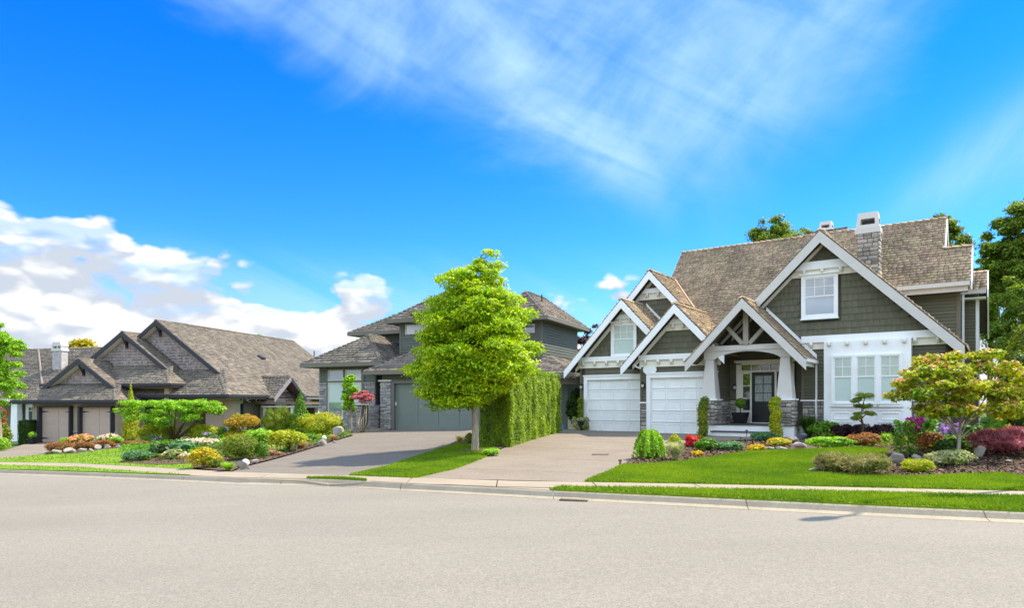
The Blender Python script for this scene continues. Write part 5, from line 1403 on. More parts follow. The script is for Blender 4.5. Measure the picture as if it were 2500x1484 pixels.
def shrub(X0, X1, Yt, Yb, m, label, name='shrub', cat='shrub', leaf=0.035, dens=1.0, k=7, style='dome', depth=0.8, up=0.35, group=None, flowers=None, stems=False, asp=0.55, size=0.34, back=None, core=0.7, rough=0.6, pot=None, along=False):
    rng = np.random.default_rng(int(X0 * 7 + Yt)); Xc = (X0 + X1) / 2
    s0 = at(Xc, Yb).y / F; p, s = place(Xc, Yb, (X1 - X0) * s0 * depth * 0.35 if back is None else back)
    s = p.y / F; w = (X1 - X0) * s * (1.2 if style == 'dome' else 1.06); h = max(0.12, EYE - (Yt - HY) * s - p.z); d = w * depth
    root = empty(name, p); tag(root, label, cat, group)
    z0 = h * 0.25 if stems else 0
    hh = h - z0
    if style == 'dome': B = lumps(w, d, hh, k, rng, z0, size)
    elif style == 'ball': B = [((0, 0, z0 + hh * 0.5), (w / 2 * 0.97, d / 2, hh * 0.52))]
    elif style == 'flat': B = [((rng.uniform(-.38, .38) * w, rng.uniform(-.35, .35) * d, z0 + hh * rng.uniform(0.42, 0.8)), (w * 0.2, d * 0.2, hh * 0.26)) for _ in range(k + 5)]
    elif style == 'cone': B = [((0, 0, h * (0.02 + 0.93 * t)), ((w / 2) * (1 - t) ** 0.75 + 0.03, (w / 2) * (1 - t) ** 0.75 + 0.03, h * 0.13)) for t in np.linspace(0.05, 0.97, 9)] + [((math.cos(a) * w * .22, math.sin(a) * w * .22, h * e), (w * .25, w * .25, h * .1)) for a, e in zip(rng.uniform(0, 6.28, 8), rng.uniform(0.1, 0.5, 8))]
    elif style == 'column': B = [((rng.uniform(-.12, .12) * w, rng.uniform(-.12, .12) * w, h * t), (w * 0.40, w * 0.40, h * 0.14)) for t in np.linspace(0.1, 0.9, 9)]
    area = sum(r[0] * r[1] + r[0] * r[2] + r[1] * r[2] for c, r in B) * 4
    n = int(min(9000, max(250, dens * 0.85 * area / (leaf * leaf * 1.1))))
    sm = 0.92 if style == 'ball' else 0.75
    foliage('foliage', B, n, leaf, m, root, up=up, asp=asp, shell=sm, core=core, lump=0.02 if style == 'ball' else 0.12, rough=rough, rng=rng, along_n=along)
    if stems:
        mb = MB()
        for i in range(5):
            a = rng.uniform(0, 6.28); r = rng.uniform(.15, .38); mb.tube([(0.03 * math.cos(a), 0.03 * math.sin(a), -0.02), (r * w * .5 * math.cos(a), r * d * .5 * math.sin(a), h * 0.3), (r * w * math.cos(a), r * d * math.sin(a), h * 0.7)], [0.035, 0.025, 0.012], 6)
        mb.build('stem', M_barkd, root)
    if flowers:
        fm, fn, fs = flowers; q, nn = blob_points(B, fn, rng, 0.98, 0.12); kk = q[:, 2] > h * 0.25; q, nn = q[kk], nn[kk]
        off = []; 
        for j in range(5): off.append(leaf_quads(q + rng.normal(scale=fs * 0.6, size=q.shape) + nn * fs * 0.5, unit(nn + rng.normal(scale=0.6, size=q.shape)), fs, 0.8, rng=rng))
        V = np.concatenate(off); link('blossom', mesh_np('blossom', V, np.arange(len(V)).reshape(-1, 4)), fm, root)
    return root
def blade_tuft(X0, X1, Yt, Yb, m, label, n=260, wid=0.012, cat='ornamental grass', name='ornamental_grass', arch=1.0, group=None, root=None, w=None, h=None):
    rng = np.random.default_rng(int(X0 * 3 + Yb))
    if root is None:
        Xc = (X0 + X1) / 2; s0 = at(Xc, Yb).y / F; p, s = place(Xc, Yb, (X1 - X0) * s0 * 0.25)
        w, h = (X1 - X0) * p.y / F, max(0.1, EYE - (Yt - HY) * p.y / F - p.z); root = empty(name, p); tag(root, label, cat, group)
    a = rng.uniform(0, 6.28, n); r = w / 2 * rng.uniform(0.35, 1.0, n) * arch; hh = h * rng.uniform(0.6, 1.05, n); T = np.array([0, .35, .7, 1.0])
    dr = np.c_[np.cos(a), np.sin(a)]; sd = np.c_[-np.sin(a), np.cos(a)]
    V = np.zeros((n, 4, 2, 3))
    for i, t in enumerate(T):
        rr = r * (0.12 + 0.88 * t ** 1.4); z = hh * (1.75 * t - 0.75 * t * t * (1 + 0.6 * arch * rng.random(n))) ; z = np.maximum(z, 0.01)
        ww = wid * (1 - t * 0.85)
        for j, sg in enumerate((-1, 1)): V[:, i, j, :2] = dr * rr[:, None] + sd * ww * sg; V[:, i, j, 2] = z
    Vf = V.reshape(-1, 3); base = np.arange(n)[:, None] * 8
    Fq = np.concatenate([base + np.array([[2*i, 2*i+1, 2*i+3, 2*i+2]]) for i in range(3)])
    link('blades', mesh_np('blades', Vf, Fq), m, root)
    return root
def rock(X0, X1, Yt, Yb, label, m=None, seed=0, name='rock', flat=1.0, group=None):
    rng = random.Random(int(X0 * 13 + seed)); Xc = (X0 + X1) / 2; s0 = at(Xc, Yb).y / F; w, h = (X1 - X0) * s0, (Yb - Yt) * s0
    p, s = place(Xc, Yb, w * 0.3)
    bm = bmesh.new(); bmesh.ops.create_icosphere(bm, subdivisions=3, radius=1)
    pl = [(Vector((rng.gauss(0, 1), rng.gauss(0, 1), rng.gauss(0, 0.7))).normalized(), rng.uniform(0.40, 0.72)) for _ in range(15)]
    for v in bm.verts:
        c = v.co.copy()
        for n_, dd in pl:
            t = c.dot(n_)
            if t > dd: c -= n_ * (t - dd)
        c *= 1 + 0.02 * rng.uniform(-1, 1)
        v.co = Vector((c.x * w * 0.56, c.y * w * 0.42, c.z * h * 0.62 + h * 0.42))
    me = bpy.data.meshes.new(name); bm.to_mesh(me); bm.free()
    o = link(name, me, m or M_rock); o.location = p; return tag(o, label, 'rock', group)
def limbs(mb, base, ends, r0, rng, sag=0.0, mid=0.5, jit=0.15):
    for e in ends:
        e = Vector(e); b = Vector(base); L = (e - b).length
        m1 = b.lerp(e, mid * 0.5) + Vector((rng.normal() * jit * L * .3, rng.normal() * jit * L * .3, L * 0.06)); m2 = b.lerp(e, mid + .25) + Vector((rng.normal() * jit * L * .3, rng.normal() * jit * L * .3, L * 0.03))
        mb.tube([b, m1, m2, e], [r0, r0 * 0.7, r0 * 0.42, r0 * 0.14], 6)

# ---------------------------------------------------------------- the street tree
def street_tree():
    rng = np.random.default_rng(5)
    base = at(1160, 1104); D = base.y; s = D / F
    root = empty('street_tree', base); tag(root, 'lime-green street tree with a layered crown and pale trunk between the two right-hand houses', 'tree')
    zb = base.z
    def Z(Y): return EYE - (Y - HY) * s - zb
    prof = [(612, 1190, 14), (630, 1187, 34), (655, 1165, 66), (690, 1152, 86), (725, 1166, 108), (760, 1168, 122), (800, 1162, 136), (840, 1160, 150), (880, 1157, 150), (915, 1148, 138), (950, 1132, 112), (980, 1118, 80), (992, 1098, 36)]
    top = Z(612)
    B = []; ends = []
    for i in range(len(prof) - 1):
        (Ya, Xa, Ra), (Yb, Xb, Rb) = prof[i], prof[i + 1]
        rows = 2 if Yb - Ya > 24 else 1
        for q in range(rows):
            t = (q + 0.5) / rows; Y = Ya + (Yb - Ya) * t; Xc = Xa + (Xb - Xa) * t; Rr = (Ra + (Rb - Ra) * t) * s * 0.93; cx = (Xc - 1160) * s
            k = max(3, int(Rr * 7.5)); a0 = rng.uniform(0, 6.28)
            for j in range(k):
                a = a0 + 6.28 * j / k + rng.normal(0, 0.2); rr = Rr * (rng.uniform(0.55, 0.98) if rng.random() > 0.15 else 1.06); z = Z(Y) + rng.normal(0, 0.09) - (rr / Rr) * 0.10
                sz = min(0.50, 0.20 + Rr * 0.18) * rng.uniform(0.6, 1.45)
                c = (cx + math.cos(a) * (rr - sz * 0.2), math.sin(a) * (rr - sz * 0.2), z)
                B.append((c, (sz, sz, sz * 0.40)))
                if rng.random() < 0.5: ends.append(c)
            for j in range(int(k * 0.25)):
                a = rng.uniform(0, 6.28); rr = Rr * rng.uniform(0.0, 0.5); B.append(((cx + math.cos(a) * rr, math.sin(a) * rr, Z(Y)), (0.45 * min(1, Rr), 0.45 * min(1, Rr), 0.22)))
    # leaves hang in drooping sprays
    n = 90000; p, nn = blob_points(B, n, rng, 0.6, 0.25)
    q = unit(nn * 0.7 + np.array([0, 0, 0.8]) + rng.normal(scale=0.5, size=p.shape))
    V = leaf_quads(p, q, 0.052, 0.5, 0.55, rng)
    link('crown', mesh_np('crown', V, np.arange(len(V)).reshape(-1, 4)), L_tree, root)
    # reddish new tips
    sel = rng.choice(len(p), 1500); tips = p[sel] + nn[sel] * 0.08
    V = leaf_quads(tips, unit(rng.normal(size=tips.shape)), 0.03, 0.5, 0.2, rng); link('new_shoots', mesh_np('new_shoots', V, np.arange(len(V)).reshape(-1, 4)), leafmat('leaf_red_tip', (0.6, 0.348, 0.02), (0.5168, 0.406, 0.02)), root)
    mb = MB()
    mb.tube([(0, 0, -0.05), (0.0, 0, 0.12), (0.01, 0, 0.8), (-0.02, 0.02, 1.6), (0.05, 0, 3.0), (0.25, 0, 4.6), (0.36, 0, top - 0.3)], [0.165, 0.125, 0.105, 0.10, 0.075, 0.04, 0.012], 12)
    mb.build('trunk', M_bark, root, True)
    mb = MB()
    for e in ends:
        zb_ = max(1.5, e[2] - math.hypot(e[0], e[1]) * 0.6 - 0.2); tt = min(1, zb_ / 5); mb.tube([(0.1 * tt, 0, zb_), (e[0] * .5, e[1] * .5, (zb_ + e[2]) / 2 + 0.12), (e[0] * .93, e[1] * .93, e[2])], [0.03, 0.018, 0.006], 5)
    mb.build('limbs', M_barkd, root)
street_tree()
q = at(1160, 1104); tag(sheet('mulch_ring', [(q.x + .55 * math.cos(a), q.y + .55 * math.sin(a)) for a in np.linspace(0, 6.28, 20)[:-1]], M_soil, 0.075, 0.4), kind='structure')

# ---------------------------------------------------------------- clipped cedar hedge
def hedge():
    rng = np.random.default_rng(9)
    a, b = at(1243, 1095), at(1367, 1058); c = at(1172, 1089)
    a, b, c = a.xy, b.xy, c.xy
    w = (a - c); d = (b - a); h0 = 2.55
    root = empty('hedge', (a.x, a.y, height(a.x, a.y))); tag(root, 'tall clipped cedar hedge between the two driveways behind the street tree', 'hedge')
    def P(s, t, z): # s across 0..1, t along 0..1
        q = c + w * s + d * t; return q.x - a.x, q.y - a.y, z + height(q.x, q.y) - height(a.x, a.y)
    n = 62000; V, Nn = [], []
    un = Vector((d.y, -d.x)).normalized(); fn = Vector((-w.y, w.x)).normalized(); fn = -fn if fn.y > 0 else fn
    for i in range(n):
        f = rng.random()
        if f < 0.60: s_, t, z, nv = 1.0, rng.random(), rng.random() ** 0.95 * h0, (un.x, un.y, 0.15)
        elif f < 0.84: s_, t, z, nv = rng.random(), 0.0, rng.random() * h0, (fn.x, fn.y, 0.15)
        elif f < 0.95: s_, t, z, nv = rng.random(), rng.random(), h0, (0, 0, 1)
        else: s_, t, z, nv = rng.random(), 1.0, rng.random() * h0, (-fn.x, -fn.y, 0.1)
        x, y, z = P(s_, t, z)
        # ribbed faces: one trunk after another
        rib = 0.035 * math.sin(t * 46 + math.sin(t * 17)) * (1 if f < .6 else 0) + 0.03 * math.sin(s_ * 14) * (1 if .6 <= f < .84 else 0)
        kk = 0.02 * math.sin(z * 5 + t * 30) + rng.normal(0, 0.022); rib += kk
        if f >= .84: z += 0.05 * math.sin(t * 40) + 0.04 * math.sin(s_ * 11)
        # rounded shoulders
        zz = z / h0; sh = -0.10 * max(0, zz - 0.9) * 10 * (1 if f < .84 else 0)
        V.append((x + nv[0] * (rib + sh), y + nv[1] * (rib + sh), z)); Nn.append(nv)
    V, Nn = np.array(V), unit(np.array(Nn))
    q = unit(Nn + np.array([0, 0, .25]) + rng.normal(scale=0.55, size=V.shape))
    lv = leaf_quads(V, q, 0.036, 0.5, 0.0, rng, along=np.tile([0, 0, 1.0], (len(V), 1)))
    link('foliage', mesh_np('foliage', lv, np.arange(len(lv)).reshape(-1, 4)), L_hedge, root)
    mb = MB(); e = 0.06
    pts = [P(e, .03, 0), P(1 - e, .03, 0), P(1 - e, .97, 0), P(e, .97, 0)]; top = [P(e, .03, h0 - .1), P(1 - e, .03, h0 - .1), P(1 - e, .97, h0 - .1), P(e, .97, h0 - .1)]
    mb.add(pts + top, [(0,1,5,4),(1,2,6,5),(2,3,7,6),(3,0,4,7),(4,5,6,7)]); mb.build('inner_twigs', L_hedge, root)
hedge()

# ---------------------------------------------------------------- clumped trees
def clump_tree(X, Yb, Xl, Xr, Yt, Ycb, m, label, leaf=0.09, n=14000, nb=40, name='tree', D=None, depth=0.8, trunk=0.14, cat='tree', bark=None, size=0.2, flat=0.7, group=None, tips=None, shell=0.5, droop=0.1, hollow=0.35, trunk_top=0.75, multi=1, up=0.5, prof=None, nl=26):
    rng = np.random.default_rng(int(X + Yt * 3))
    if D is None: base = at(X, Yb)
    else: base = Vector(((X - CX) / F * D, D, 0)); base.z = height(base.x, base.y)
    D = base.y; s = D / F; root = empty(name, base); tag(root, label, cat, group)
    def Z(Y): return EYE - (Y - HY) * s - base.z
    cx, rx = ((Xl + Xr) / 2 - X) * s, (Xr - Xl) / 2 * s; z1, z0 = Z(Yt), Z(Ycb); rz = (z1 - z0) / 2; cz = (z1 + z0) / 2
    B = []
    for i in range(nb):
        d = rng.normal(size=3); d /= np.linalg.norm(d); r = rng.uniform(hollow, 1) ** 0.6; sz = size * rng.uniform(0.6, 1.25)
        pz = 1.0
        if prof: pz = prof((d[2] * r + 1) / 2)
        c = (cx + d[0] * rx * (r - sz * 0.7) * pz, d[1] * rx * depth * (r - sz * 0.7) * pz, cz + d[2] * rz * (r - sz * 0.6))
        B.append((c, (rx * sz, rx * sz, rx * sz * flat)))
    p, nn = blob_points(B, n, rng, shell, 0.25)
    q = unit(nn * 0.8 + np.array([0, 0, up]) + rng.normal(scale=0.6, size=p.shape))
    V = leaf_quads(p, q, leaf, 0.55, droop, rng); link('crown', mesh_np('crown', V, np.arange(len(V)).reshape(-1, 4)), m, root)
    if tips:
        tm, tn, ts = tips; sel = rng.choice(len(p), tn * 4); sel = sel[nn[sel, 2] > 0.2][:tn]; c = p[sel] + nn[sel] * ts * 0.8
        V = np.concatenate([leaf_quads(c + rng.normal(scale=ts * .6, size=c.shape), unit(np.array([0, -0.2, 1]) + rng.normal(scale=.4, size=c.shape)), ts, 0.75, 0, rng) for _ in range(4)]); link('bracts', mesh_np('bracts', V, np.arange(len(V)).reshape(-1, 4)), tm, root)
    mb = MB(); zt_ = z0 + (z1 - z0) * trunk_top
    if multi == 1:
        mb.tube([(0, 0, -0.1), (0, 0, 0.2), (cx * .2, 0, z0 * 0.6 + 0.1), (cx * .6, 0, (z0 + zt_) / 2), (cx, 0, zt_)], [trunk * 1.4, trunk, trunk * .85, trunk * .55, trunk * .12], 9); mb.build('trunk', bark or M_bark, root, True)
        mb = MB(); pick = rng.choice(len(B), min(len(B), nl), replace=False)
        for i in pick:
            c = B[i][0]; zb = max(z0 * 0.7, c[2] - abs(rx) * 0.8); zb = min(zb, zt_); limbs(mb, (cx * min(1, zb / max(zt_, .1)), 0, zb), [c], trunk * 0.38, rng)
        mb.build('limbs', bark or M_bark, root)
    else:
        pick = rng.choice(len(B), multi, replace=False)
        limbs(mb, (0, 0, -0.05), [B[i][0] for i in pick], trunk, rng, jit=0.35); mb.build('trunk', bark or M_bark, root, True)
    return root

def ground_cover(px, n, m, leaf=0.05, hgt=0.18, name='ground_cover'):
    """low mixed planting that nobody could count"""
    rng = np.random.default_rng(int(px[0][0] + n)); poly = W(px); A = np.array(poly); lo, hi = A.min(0), A.max(0)
    P = rng.uniform(lo, hi, (n * 6, 2)); P = P[inside(poly, P)]
    f = np.sin(P[:, 0] * 2.1 + np.sin(P[:, 1] * 1.7) * 2) * np.cos(P[:, 1] * 2.6 + P[:, 0]); P, f = P[f > -0.75], f[f > -0.75]; P, f = P[:n], f[:n]
    z = np.array([height(x, y) for x, y in P]) + 0.06 + rng.random(len(P)) * hgt * np.clip(f + 0.5, 0.2, 1.3)
    c = np.c_[P, z]; V = leaf_quads(c, unit(np.array([0, 0, 1.0]) + rng.normal(scale=.6, size=c.shape)), leaf, .55, 0, rng)
    tag(link(name, mesh_np(name, V, np.arange(len(V)).reshape(-1, 4)), m), kind='stuff')
# ================================================================ TREES OF THE BACKGROUND AND GARDENS
clump_tree(2340, 1118, 2158, 2545, 826, 1052, leafmat('leaf_dogwood', (0.46, 0.46, 0.015), (0.20, 0.32, 0.012), 0.7), 'yellow-green flowering tree with pink bracts in front of the right-hand house', leaf=0.058, n=14500, nb=75, size=0.165, flat=0.45, tips=(F_pink, 1500, 0.028), trunk=0.05, nl=13, name='dogwood_tree', bark=M_bark, hollow=0.15, depth=0.75, trunk_top=0.5)
clump_tree(2415, 1000, 2372, 2475, 545, 850, L_far, 'loose dark tree beyond the right-hand house, left of the tall one at the edge', D=56, leaf=0.10, n=42000, nb=150, size=0.24, shell=0.1, trunk=0.22, name='background_tree', bark=M_barkd, hollow=0.1, depth=0.8)
clump_tree(2490, 1000, 2385, 2640, 440, 900, L_far, 'tall dark tree rising at the right edge behind the right-hand house', D=50, leaf=0.10, n=130000, nb=300, size=0.16, shell=0.05, trunk=0.28, name='background_tree', bark=M_barkd, hollow=0.05)
clump_tree(2560, 1000, 2400, 2700, 640, 1000, L_far, 'dark broad tree low at the right edge of the yard behind the house', D=46, leaf=0.10, n=50000, nb=150, size=0.18, shell=0.05, trunk=0.2, name='background_tree', bark=M_barkd, hollow=0.05)
clump_tree(2300, 1000, 2228, 2372, 512, 720, L_far, 'treetop showing above the right end of the shake roof', D=52, leaf=0.10, n=34000, nb=160, size=0.22, shell=0.1, trunk=0.2, name='background_tree', bark=M_barkd, hollow=0.1)
clump_tree(1895, 1000, 1798, 1992, 522, 700, L_far, 'round treetop showing above the roof ridge left of the small chimney', D=60, leaf=0.10, n=50000, nb=190, size=0.2, shell=0.1, trunk=0.2, name='background_tree', bark=M_barkd, hollow=0.1)
clump_tree(1440, 1000, 1395, 1500, 776, 960, leafmat('leaf_plum', (0.10, 0.035, 0.04), (0.05, 0.02, 0.025), 0.7), 'dark plum-leaved tree between the middle house and the right-hand house', D=52, leaf=0.10, n=7000, nb=40, size=0.24, trunk=0.15, name='plum_tree', bark=M_barkd)
clump_tree(200, 1000, 155, 248, 829, 900, L_yell, 'golden-yellow treetop above the far-left roof beside its chimney', D=75, leaf=0.16, n=5000, nb=26, size=0.3, trunk=0.2, name='golden_tree')
clump_tree(0, 1092, -85, 70, 780, 1010, L_bright, 'light green feathery tree cut by the left edge', D=36, leaf=0.055, n=42000, nb=110, size=0.2, shell=0.2, trunk=0.12, name='garden_tree', hollow=0.1, flat=0.6)
clump_tree(632, 1000, 612, 655, 812, 850, L_mid, 'thin twiggy treetop just above the long roof', D=95, leaf=0.14, n=260, nb=10, size=0.3, trunk=0.08, name='background_tree')
# dense arborvitae on the right edge
def big_bush(X0, X1, Yt, D, m, label, name, cat, leaf, n, nb=30, Yb=None, size=0.28, flat=1.0):
    rng = np.random.default_rng(int(X0)); s = D / F; x = ((X0 + X1) / 2 - CX) * s; base = Vector((x, D, height(x, D))); root = empty(name, base); tag(root, label, cat)
    w = (X1 - X0) * s; h = EYE - (Yt - HY) * s - base.z; B = []
    for i in range(nb):
        d = rng.normal(size=3); d /= np.linalg.norm(d); B.append(((d[0] * w * .34, d[1] * w * .3, h * .5 + d[2] * h * .38), (w * size, w * size * .8, w * size * flat)))
    B.append(((0, 0, h * .45), (w * .36, w * .3, h * .42)))
    foliage('foliage', B, n, leaf, m, root, rng=rng, core=0.8, shell=0.8); return root
big_bush(2440, 2560, 880, 22.5, L_dark, 'dark green tall hedge shrub behind the flowering tree at the right edge', 'hedge_shrub', 'shrub', 0.05, 12000, 26, size=0.24, flat=1.6)
big_bush(2450, 2600, 806, 26, L_olive, 'bright olive conifer rising behind the flowering tree at the right edge', 'conifer', 'conifer', 0.06, 12000, 26, size=0.26, flat=1.4)
# greenery in the gap between hedge and garage
big_bush(1385, 1425, 945, 34.2, L_dark, 'dark shrubbery in the gap under the timber arbour', 'shrub', 'shrub', 0.06, 6000, 16)
shrub(1366, 1402, 960, 1046, L_bright, 'sunlit bright green bush in the gap beside the hedge end', leaf=0.06, dens=0.8, k=6, back=0.4)
# small cone tree and climbing tree by the middle house
def px_place(X, D): x = (X - CX) / F * D; return Vector((x, D, height(x, D)))
clump_tree(858, 1040, 826, 888, 896, 1030, L_bright, 'slender bright green tree in front of the middle house windows', D=34.2, leaf=0.075, n=5000, nb=34, size=0.3, trunk=0.05, name='slender_tree', hollow=0.1, prof=lambda t: 1.15 - 0.85 * t, flat=0.7)
clump_tree(884, 1040, 852, 918, 952, 990, L_pink, 'pink-leaved maple above the stone planter wall', D=33.9, leaf=0.05, n=4200, nb=30, size=0.3, flat=0.35, trunk=0.04, name='maple_tree', hollow=0.1, multi=6)

# ---------------------------------------------------------------- left garden: the umbrella-shaped tree
def umbrella_tree():
    rng = np.random.default_rng(3); base = at(425, 1082); s = base.y / F; root = empty('umbrella_tree', base); tag(root, 'flat-topped umbrella-pruned maple with spreading stems in the left garden', 'tree')
    def Z(Y): return EYE - (Y - HY) * s - base.z
    B = []; ends = []
    for i in range(70):
        X = rng.uniform(285, 538); t = (X - 410) / 130; top = 976 + 6 * math.sin(X * .05) + 6 * t * t; bot = 1046 - 22 * abs(t) if X < 500 else 1015
        Y = rng.uniform(top + 8, bot - 4); d = rng.uniform(-1, 1) * math.sqrt(max(0.05, 1 - t * t)) * 1.5
        B.append((((X - 425) * s, d, Z(Y)), (0.34, 0.34, 0.17))); ends.append(B[-1][0])
    for i in range(28):
        a = rng.uniform(0, 6.28); r = math.sqrt(rng.random()); B.append((((410 + 122 * r * math.cos(a) - 425) * s, 1.5 * r * math.sin(a), Z(982 + 4 * r)), (0.36, 0.36, 0.15)))
    p, nn = blob_points(B, 20000, rng, 0.4, 0.2); q = unit(nn * .6 + np.array([0, 0, .9]) + rng.normal(scale=.5, size=p.shape)); V = leaf_quads(p, q, 0.052, .6, .2, rng)
    link('crown', mesh_np('crown', V, np.arange(len(V)).reshape(-1, 4)), L_bright, root)
    mb = MB()
    for i in range(11):
        e = ends[i * 6]; mb.tube([(rng.normal() * .05, rng.normal() * .05, -.05), (e[0] * .18, e[1] * .2, .35), (e[0] * .55, e[1] * .6, Z(1040)), (e[0], e[1], e[2])], [.085, .065, .045, .015], 7)
    mb.build('trunk', M_barkd, root, True)
umbrella_tree()
S = shrub
S(300, 338, 944, 1078, L_gold, 'narrow golden conifer with a thin leader left of the umbrella tree', 'conifer', 'conifer', style='cone', leaf=0.04)
S(345, 432, 1031, 1078, L_gold, 'golden-green shrub behind the stems of the umbrella tree', leaf=0.04, back=1.5)
S(455, 532, 1034, 1080, L_gold, 'golden-green mound right of the umbrella tree stems', leaf=0.04, back=1.4)
S(118, 172, 1076, 1109, L_heath, 'largest red-brown heather mound at the end of the rock border', 'heather', 'heather', style='dome', k=4, leaf=0.025, size=.5)
S(180, 232, 1078, 1103, L_heath, 'brown heather mound beneath the peach azalea', 'heather', 'heather', leaf=0.025)
S(232, 278, 1073, 1100, L_bronze, 'bronze heather mound behind the two rightmost border rocks', 'heather', 'heather', leaf=0.025, back=1.0)
S(298, 330, 1076, 1094, L_heath, 'left of two low brown heathers at the right end of the rock border', 'heather', 'heather', leaf=0.025)
S(328, 363, 1075, 1092, L_heath, 'right of two low brown heathers at the right end of the rock border', 'heather', 'heather', leaf=0.025)
S(172, 222, 1062, 1092, L_olive, 'peach-flowering azalea in the rock border before the left garage door', 'azalea', 'azalea', leaf=0.03, flowers=(F_peach, 240, 0.05), back=1.0)
S(248, 290, 1060, 1084, L_olive, 'cream-flowering azalea before the second garage door', 'azalea', 'azalea', leaf=0.03, flowers=(F_white, 170, 0.05), back=1.2)
S(145, 180, 1069, 1086, L_bright, 'small bright green dome before the left garage door', style='ball', leaf=0.025, back=1.2)
S(234, 258, 1064, 1082, L_bright, 'small green dome between the two azaleas', style='ball', leaf=0.025, back=1.6)
S(268, 300, 1066, 1086, L_bright, 'light green perennial clump right of the cream azalea', leaf=0.035, back=.6)
for a in ((128,154,1097,1112,'pale rounded boulder at the left end of the rock border'), (151,190,1091,1110,'largest white boulder in the rock border'), (188,214,1097,1108,'brown-grey boulder right of the largest white one'), (212,230,1097,1106,'low flat boulder in the middle of the rock border'), (226,252,1088,1101,'sloping white boulder under the bronze heather'), (248,274,1087,1099,'rounded boulder third from the right in the border'), (280,299,1087,1097,'small white boulder beside the low brown heathers')):
    rock(*a[:4], a[4], M_rockw if 'white' in a[4] or 'pale' in a[4] else M_rock, group='boulders of the rock border')
S(345, 408, 1062, 1088, L_mid, 'clump of blue irises left of the umbrella tree base', 'iris_clump', 'irises', leaf=0.07, asp=.15, along=True, flowers=(F_lav, 22, 0.05), back=.5, core=.4)
S(496, 530, 1056, 1082, L_mid, 'clump of blue irises right of the umbrella tree', 'iris_clump', 'irises', leaf=0.07, asp=.15, along=True, flowers=(F_lav, 12, 0.05), back=.8, core=.4)
S(303, 368, 1099, 1131, L_blue, 'blue-grey leaved shrub at the left tip of the mulch bed', leaf=0.045, k=9, core=.3)
S(338, 366, 1110, 1130, L_mid, 'small feathery green shrub beside the blue-grey one', leaf=0.03)
S(368, 390, 1106, 1123, L_mid, 'little green tussock above the mulch slope', leaf=0.03)
S(365, 418, 1082, 1116, L_dark, 'dark hosta clump under the left branches of the umbrella tree', 'hosta', 'hosta', leaf=0.10, k=5, dens=1.2, up=.8, asp=.7)
S(408, 474, 1074, 1110, L_blue, 'broad blue-green hosta at the foot of the umbrella tree', 'hosta', 'hosta', leaf=0.12, k=6, dens=1.2, up=.8, asp=.7)
S(400, 444, 1098, 1126, L_varieg, 'pale variegated hosta above the bare mulch', 'hosta', 'hosta', leaf=0.10, k=5, up=.8, asp=.6)
S(446, 524, 1077, 1108, L_mid, 'cream-white rhododendron behind the golden bush', 'rhododendron', 'rhododendron', leaf=0.05, flowers=(F_white, 150, 0.07), back=1.6)
S(388, 418, 1107, 1124, L_orange, 'orange-tipped low plant left of the variegated hosta', leaf=0.03)
S(434, 466, 1108, 1127, L_orange, 'orange-tipped low plant left of the golden bush', leaf=0.03, flowers=(F_white, 20, 0.05))
S(460, 532, 1090, 1148, L_yell, 'large golden-yellow bush at the front corner of the left garden', leaf=0.04, k=12, dens=1.1, core=.6, size=.3)
S(508, 545, 1118, 1148, L_olive, 'green shrub at the lower right of the golden-yellow bush', leaf=0.035)
S(545, 627, 1062, 1129, L_olive, 'large clipped dark green dome beside the middle driveway', style='ball', leaf=0.03, dens=1.4, depth=.9)
S(624, 654, 1080, 1125, L_mid, 'narrow clipped green dome right of the large one', style='ball', leaf=0.028, dens=1.3)
S(556, 634, 1013, 1064, L_orange, 'orange-topped table-pruned shrub with bare stems', style='flat', leaf=0.035, stems=True, k=14, back=1.0, core=0)
S(558, 582, 1040, 1062, L_mid, 'small green ball right of its twin near the stone pier', style='ball', leaf=0.025, back=1.5, group='two green balls')
S(530, 553, 1042, 1060, L_mid, 'small green ball left of its twin near the stone pier', style='ball', leaf=0.025, back=1.5, group='two green balls')
S(528, 566, 1052, 1074, L_mid, 'low dark green cushion below the two green balls', leaf=0.03, back=.8)
S(545, 605, 1050, 1074, L_yell, 'low yellow-green spreading shrub behind the large clipped dome', leaf=0.035, back=1.2)
S(598, 664, 1046, 1094, L_bright, 'light lime-green leafy shrub behind the narrow clipped dome', leaf=0.06, k=10, back=.6)
S(657, 742, 1050, 1108, L_gold, 'spreading golden-green shrub with a bare forked stem by the driveway', leaf=0.045, k=12, stems=True, core=.2)
S(718, 742, 1062, 1088, L_yell, 'small yellow shrub behind the path light', leaf=0.04)
S(645, 713, 990, 1056, L_olive, 'bushy mountain pine with upright candles', 'pine_bush', 'pine', leaf=0.075, asp=.12, along=True, k=14, dens=2.2, back=1.2, size=.28)
S(706, 760, 955, 1046, L_mid, 'bright green pointed cone-shaped conifer', 'conifer', 'conifer', style='cone', leaf=0.04, dens=1.2, back=1.0)
S(646, 682, 1046, 1064, L_orange, 'small orange-topped dome under the pine bush', style='ball', leaf=0.03, back=.8)
S(722, 826, 1004, 1070, L_gold, 'big golden-green rounded shrub near the boulder', leaf=0.035, k=6, size=.5, back=1.4, dens=1.1)
S(772, 806, 1004, 1058, L_yell, 'bright yellow shrub climbing the front of the big golden-green one', leaf=0.045, k=9)
S(738, 796, 1030, 1070, L_bright, 'vivid green leafy shrub before the big golden-green one', leaf=0.045, k=9)
S(738, 780, 1057, 1082, L_mid, 'spiky low green shrub beside the upper white globe', leaf=0.06, asp=.15, along=True)
S(826, 842, 1028, 1056, L_olive, 'small green shrub beside the stone planter wall', leaf=0.04)
rock(805, 847, 1044, 1072, 'big squared boulder where the middle driveway meets the entrance path', M_rockw)
rock(768, 802, 1074, 1093, 'rough grey boulder below the upper white globe', M_rockw)
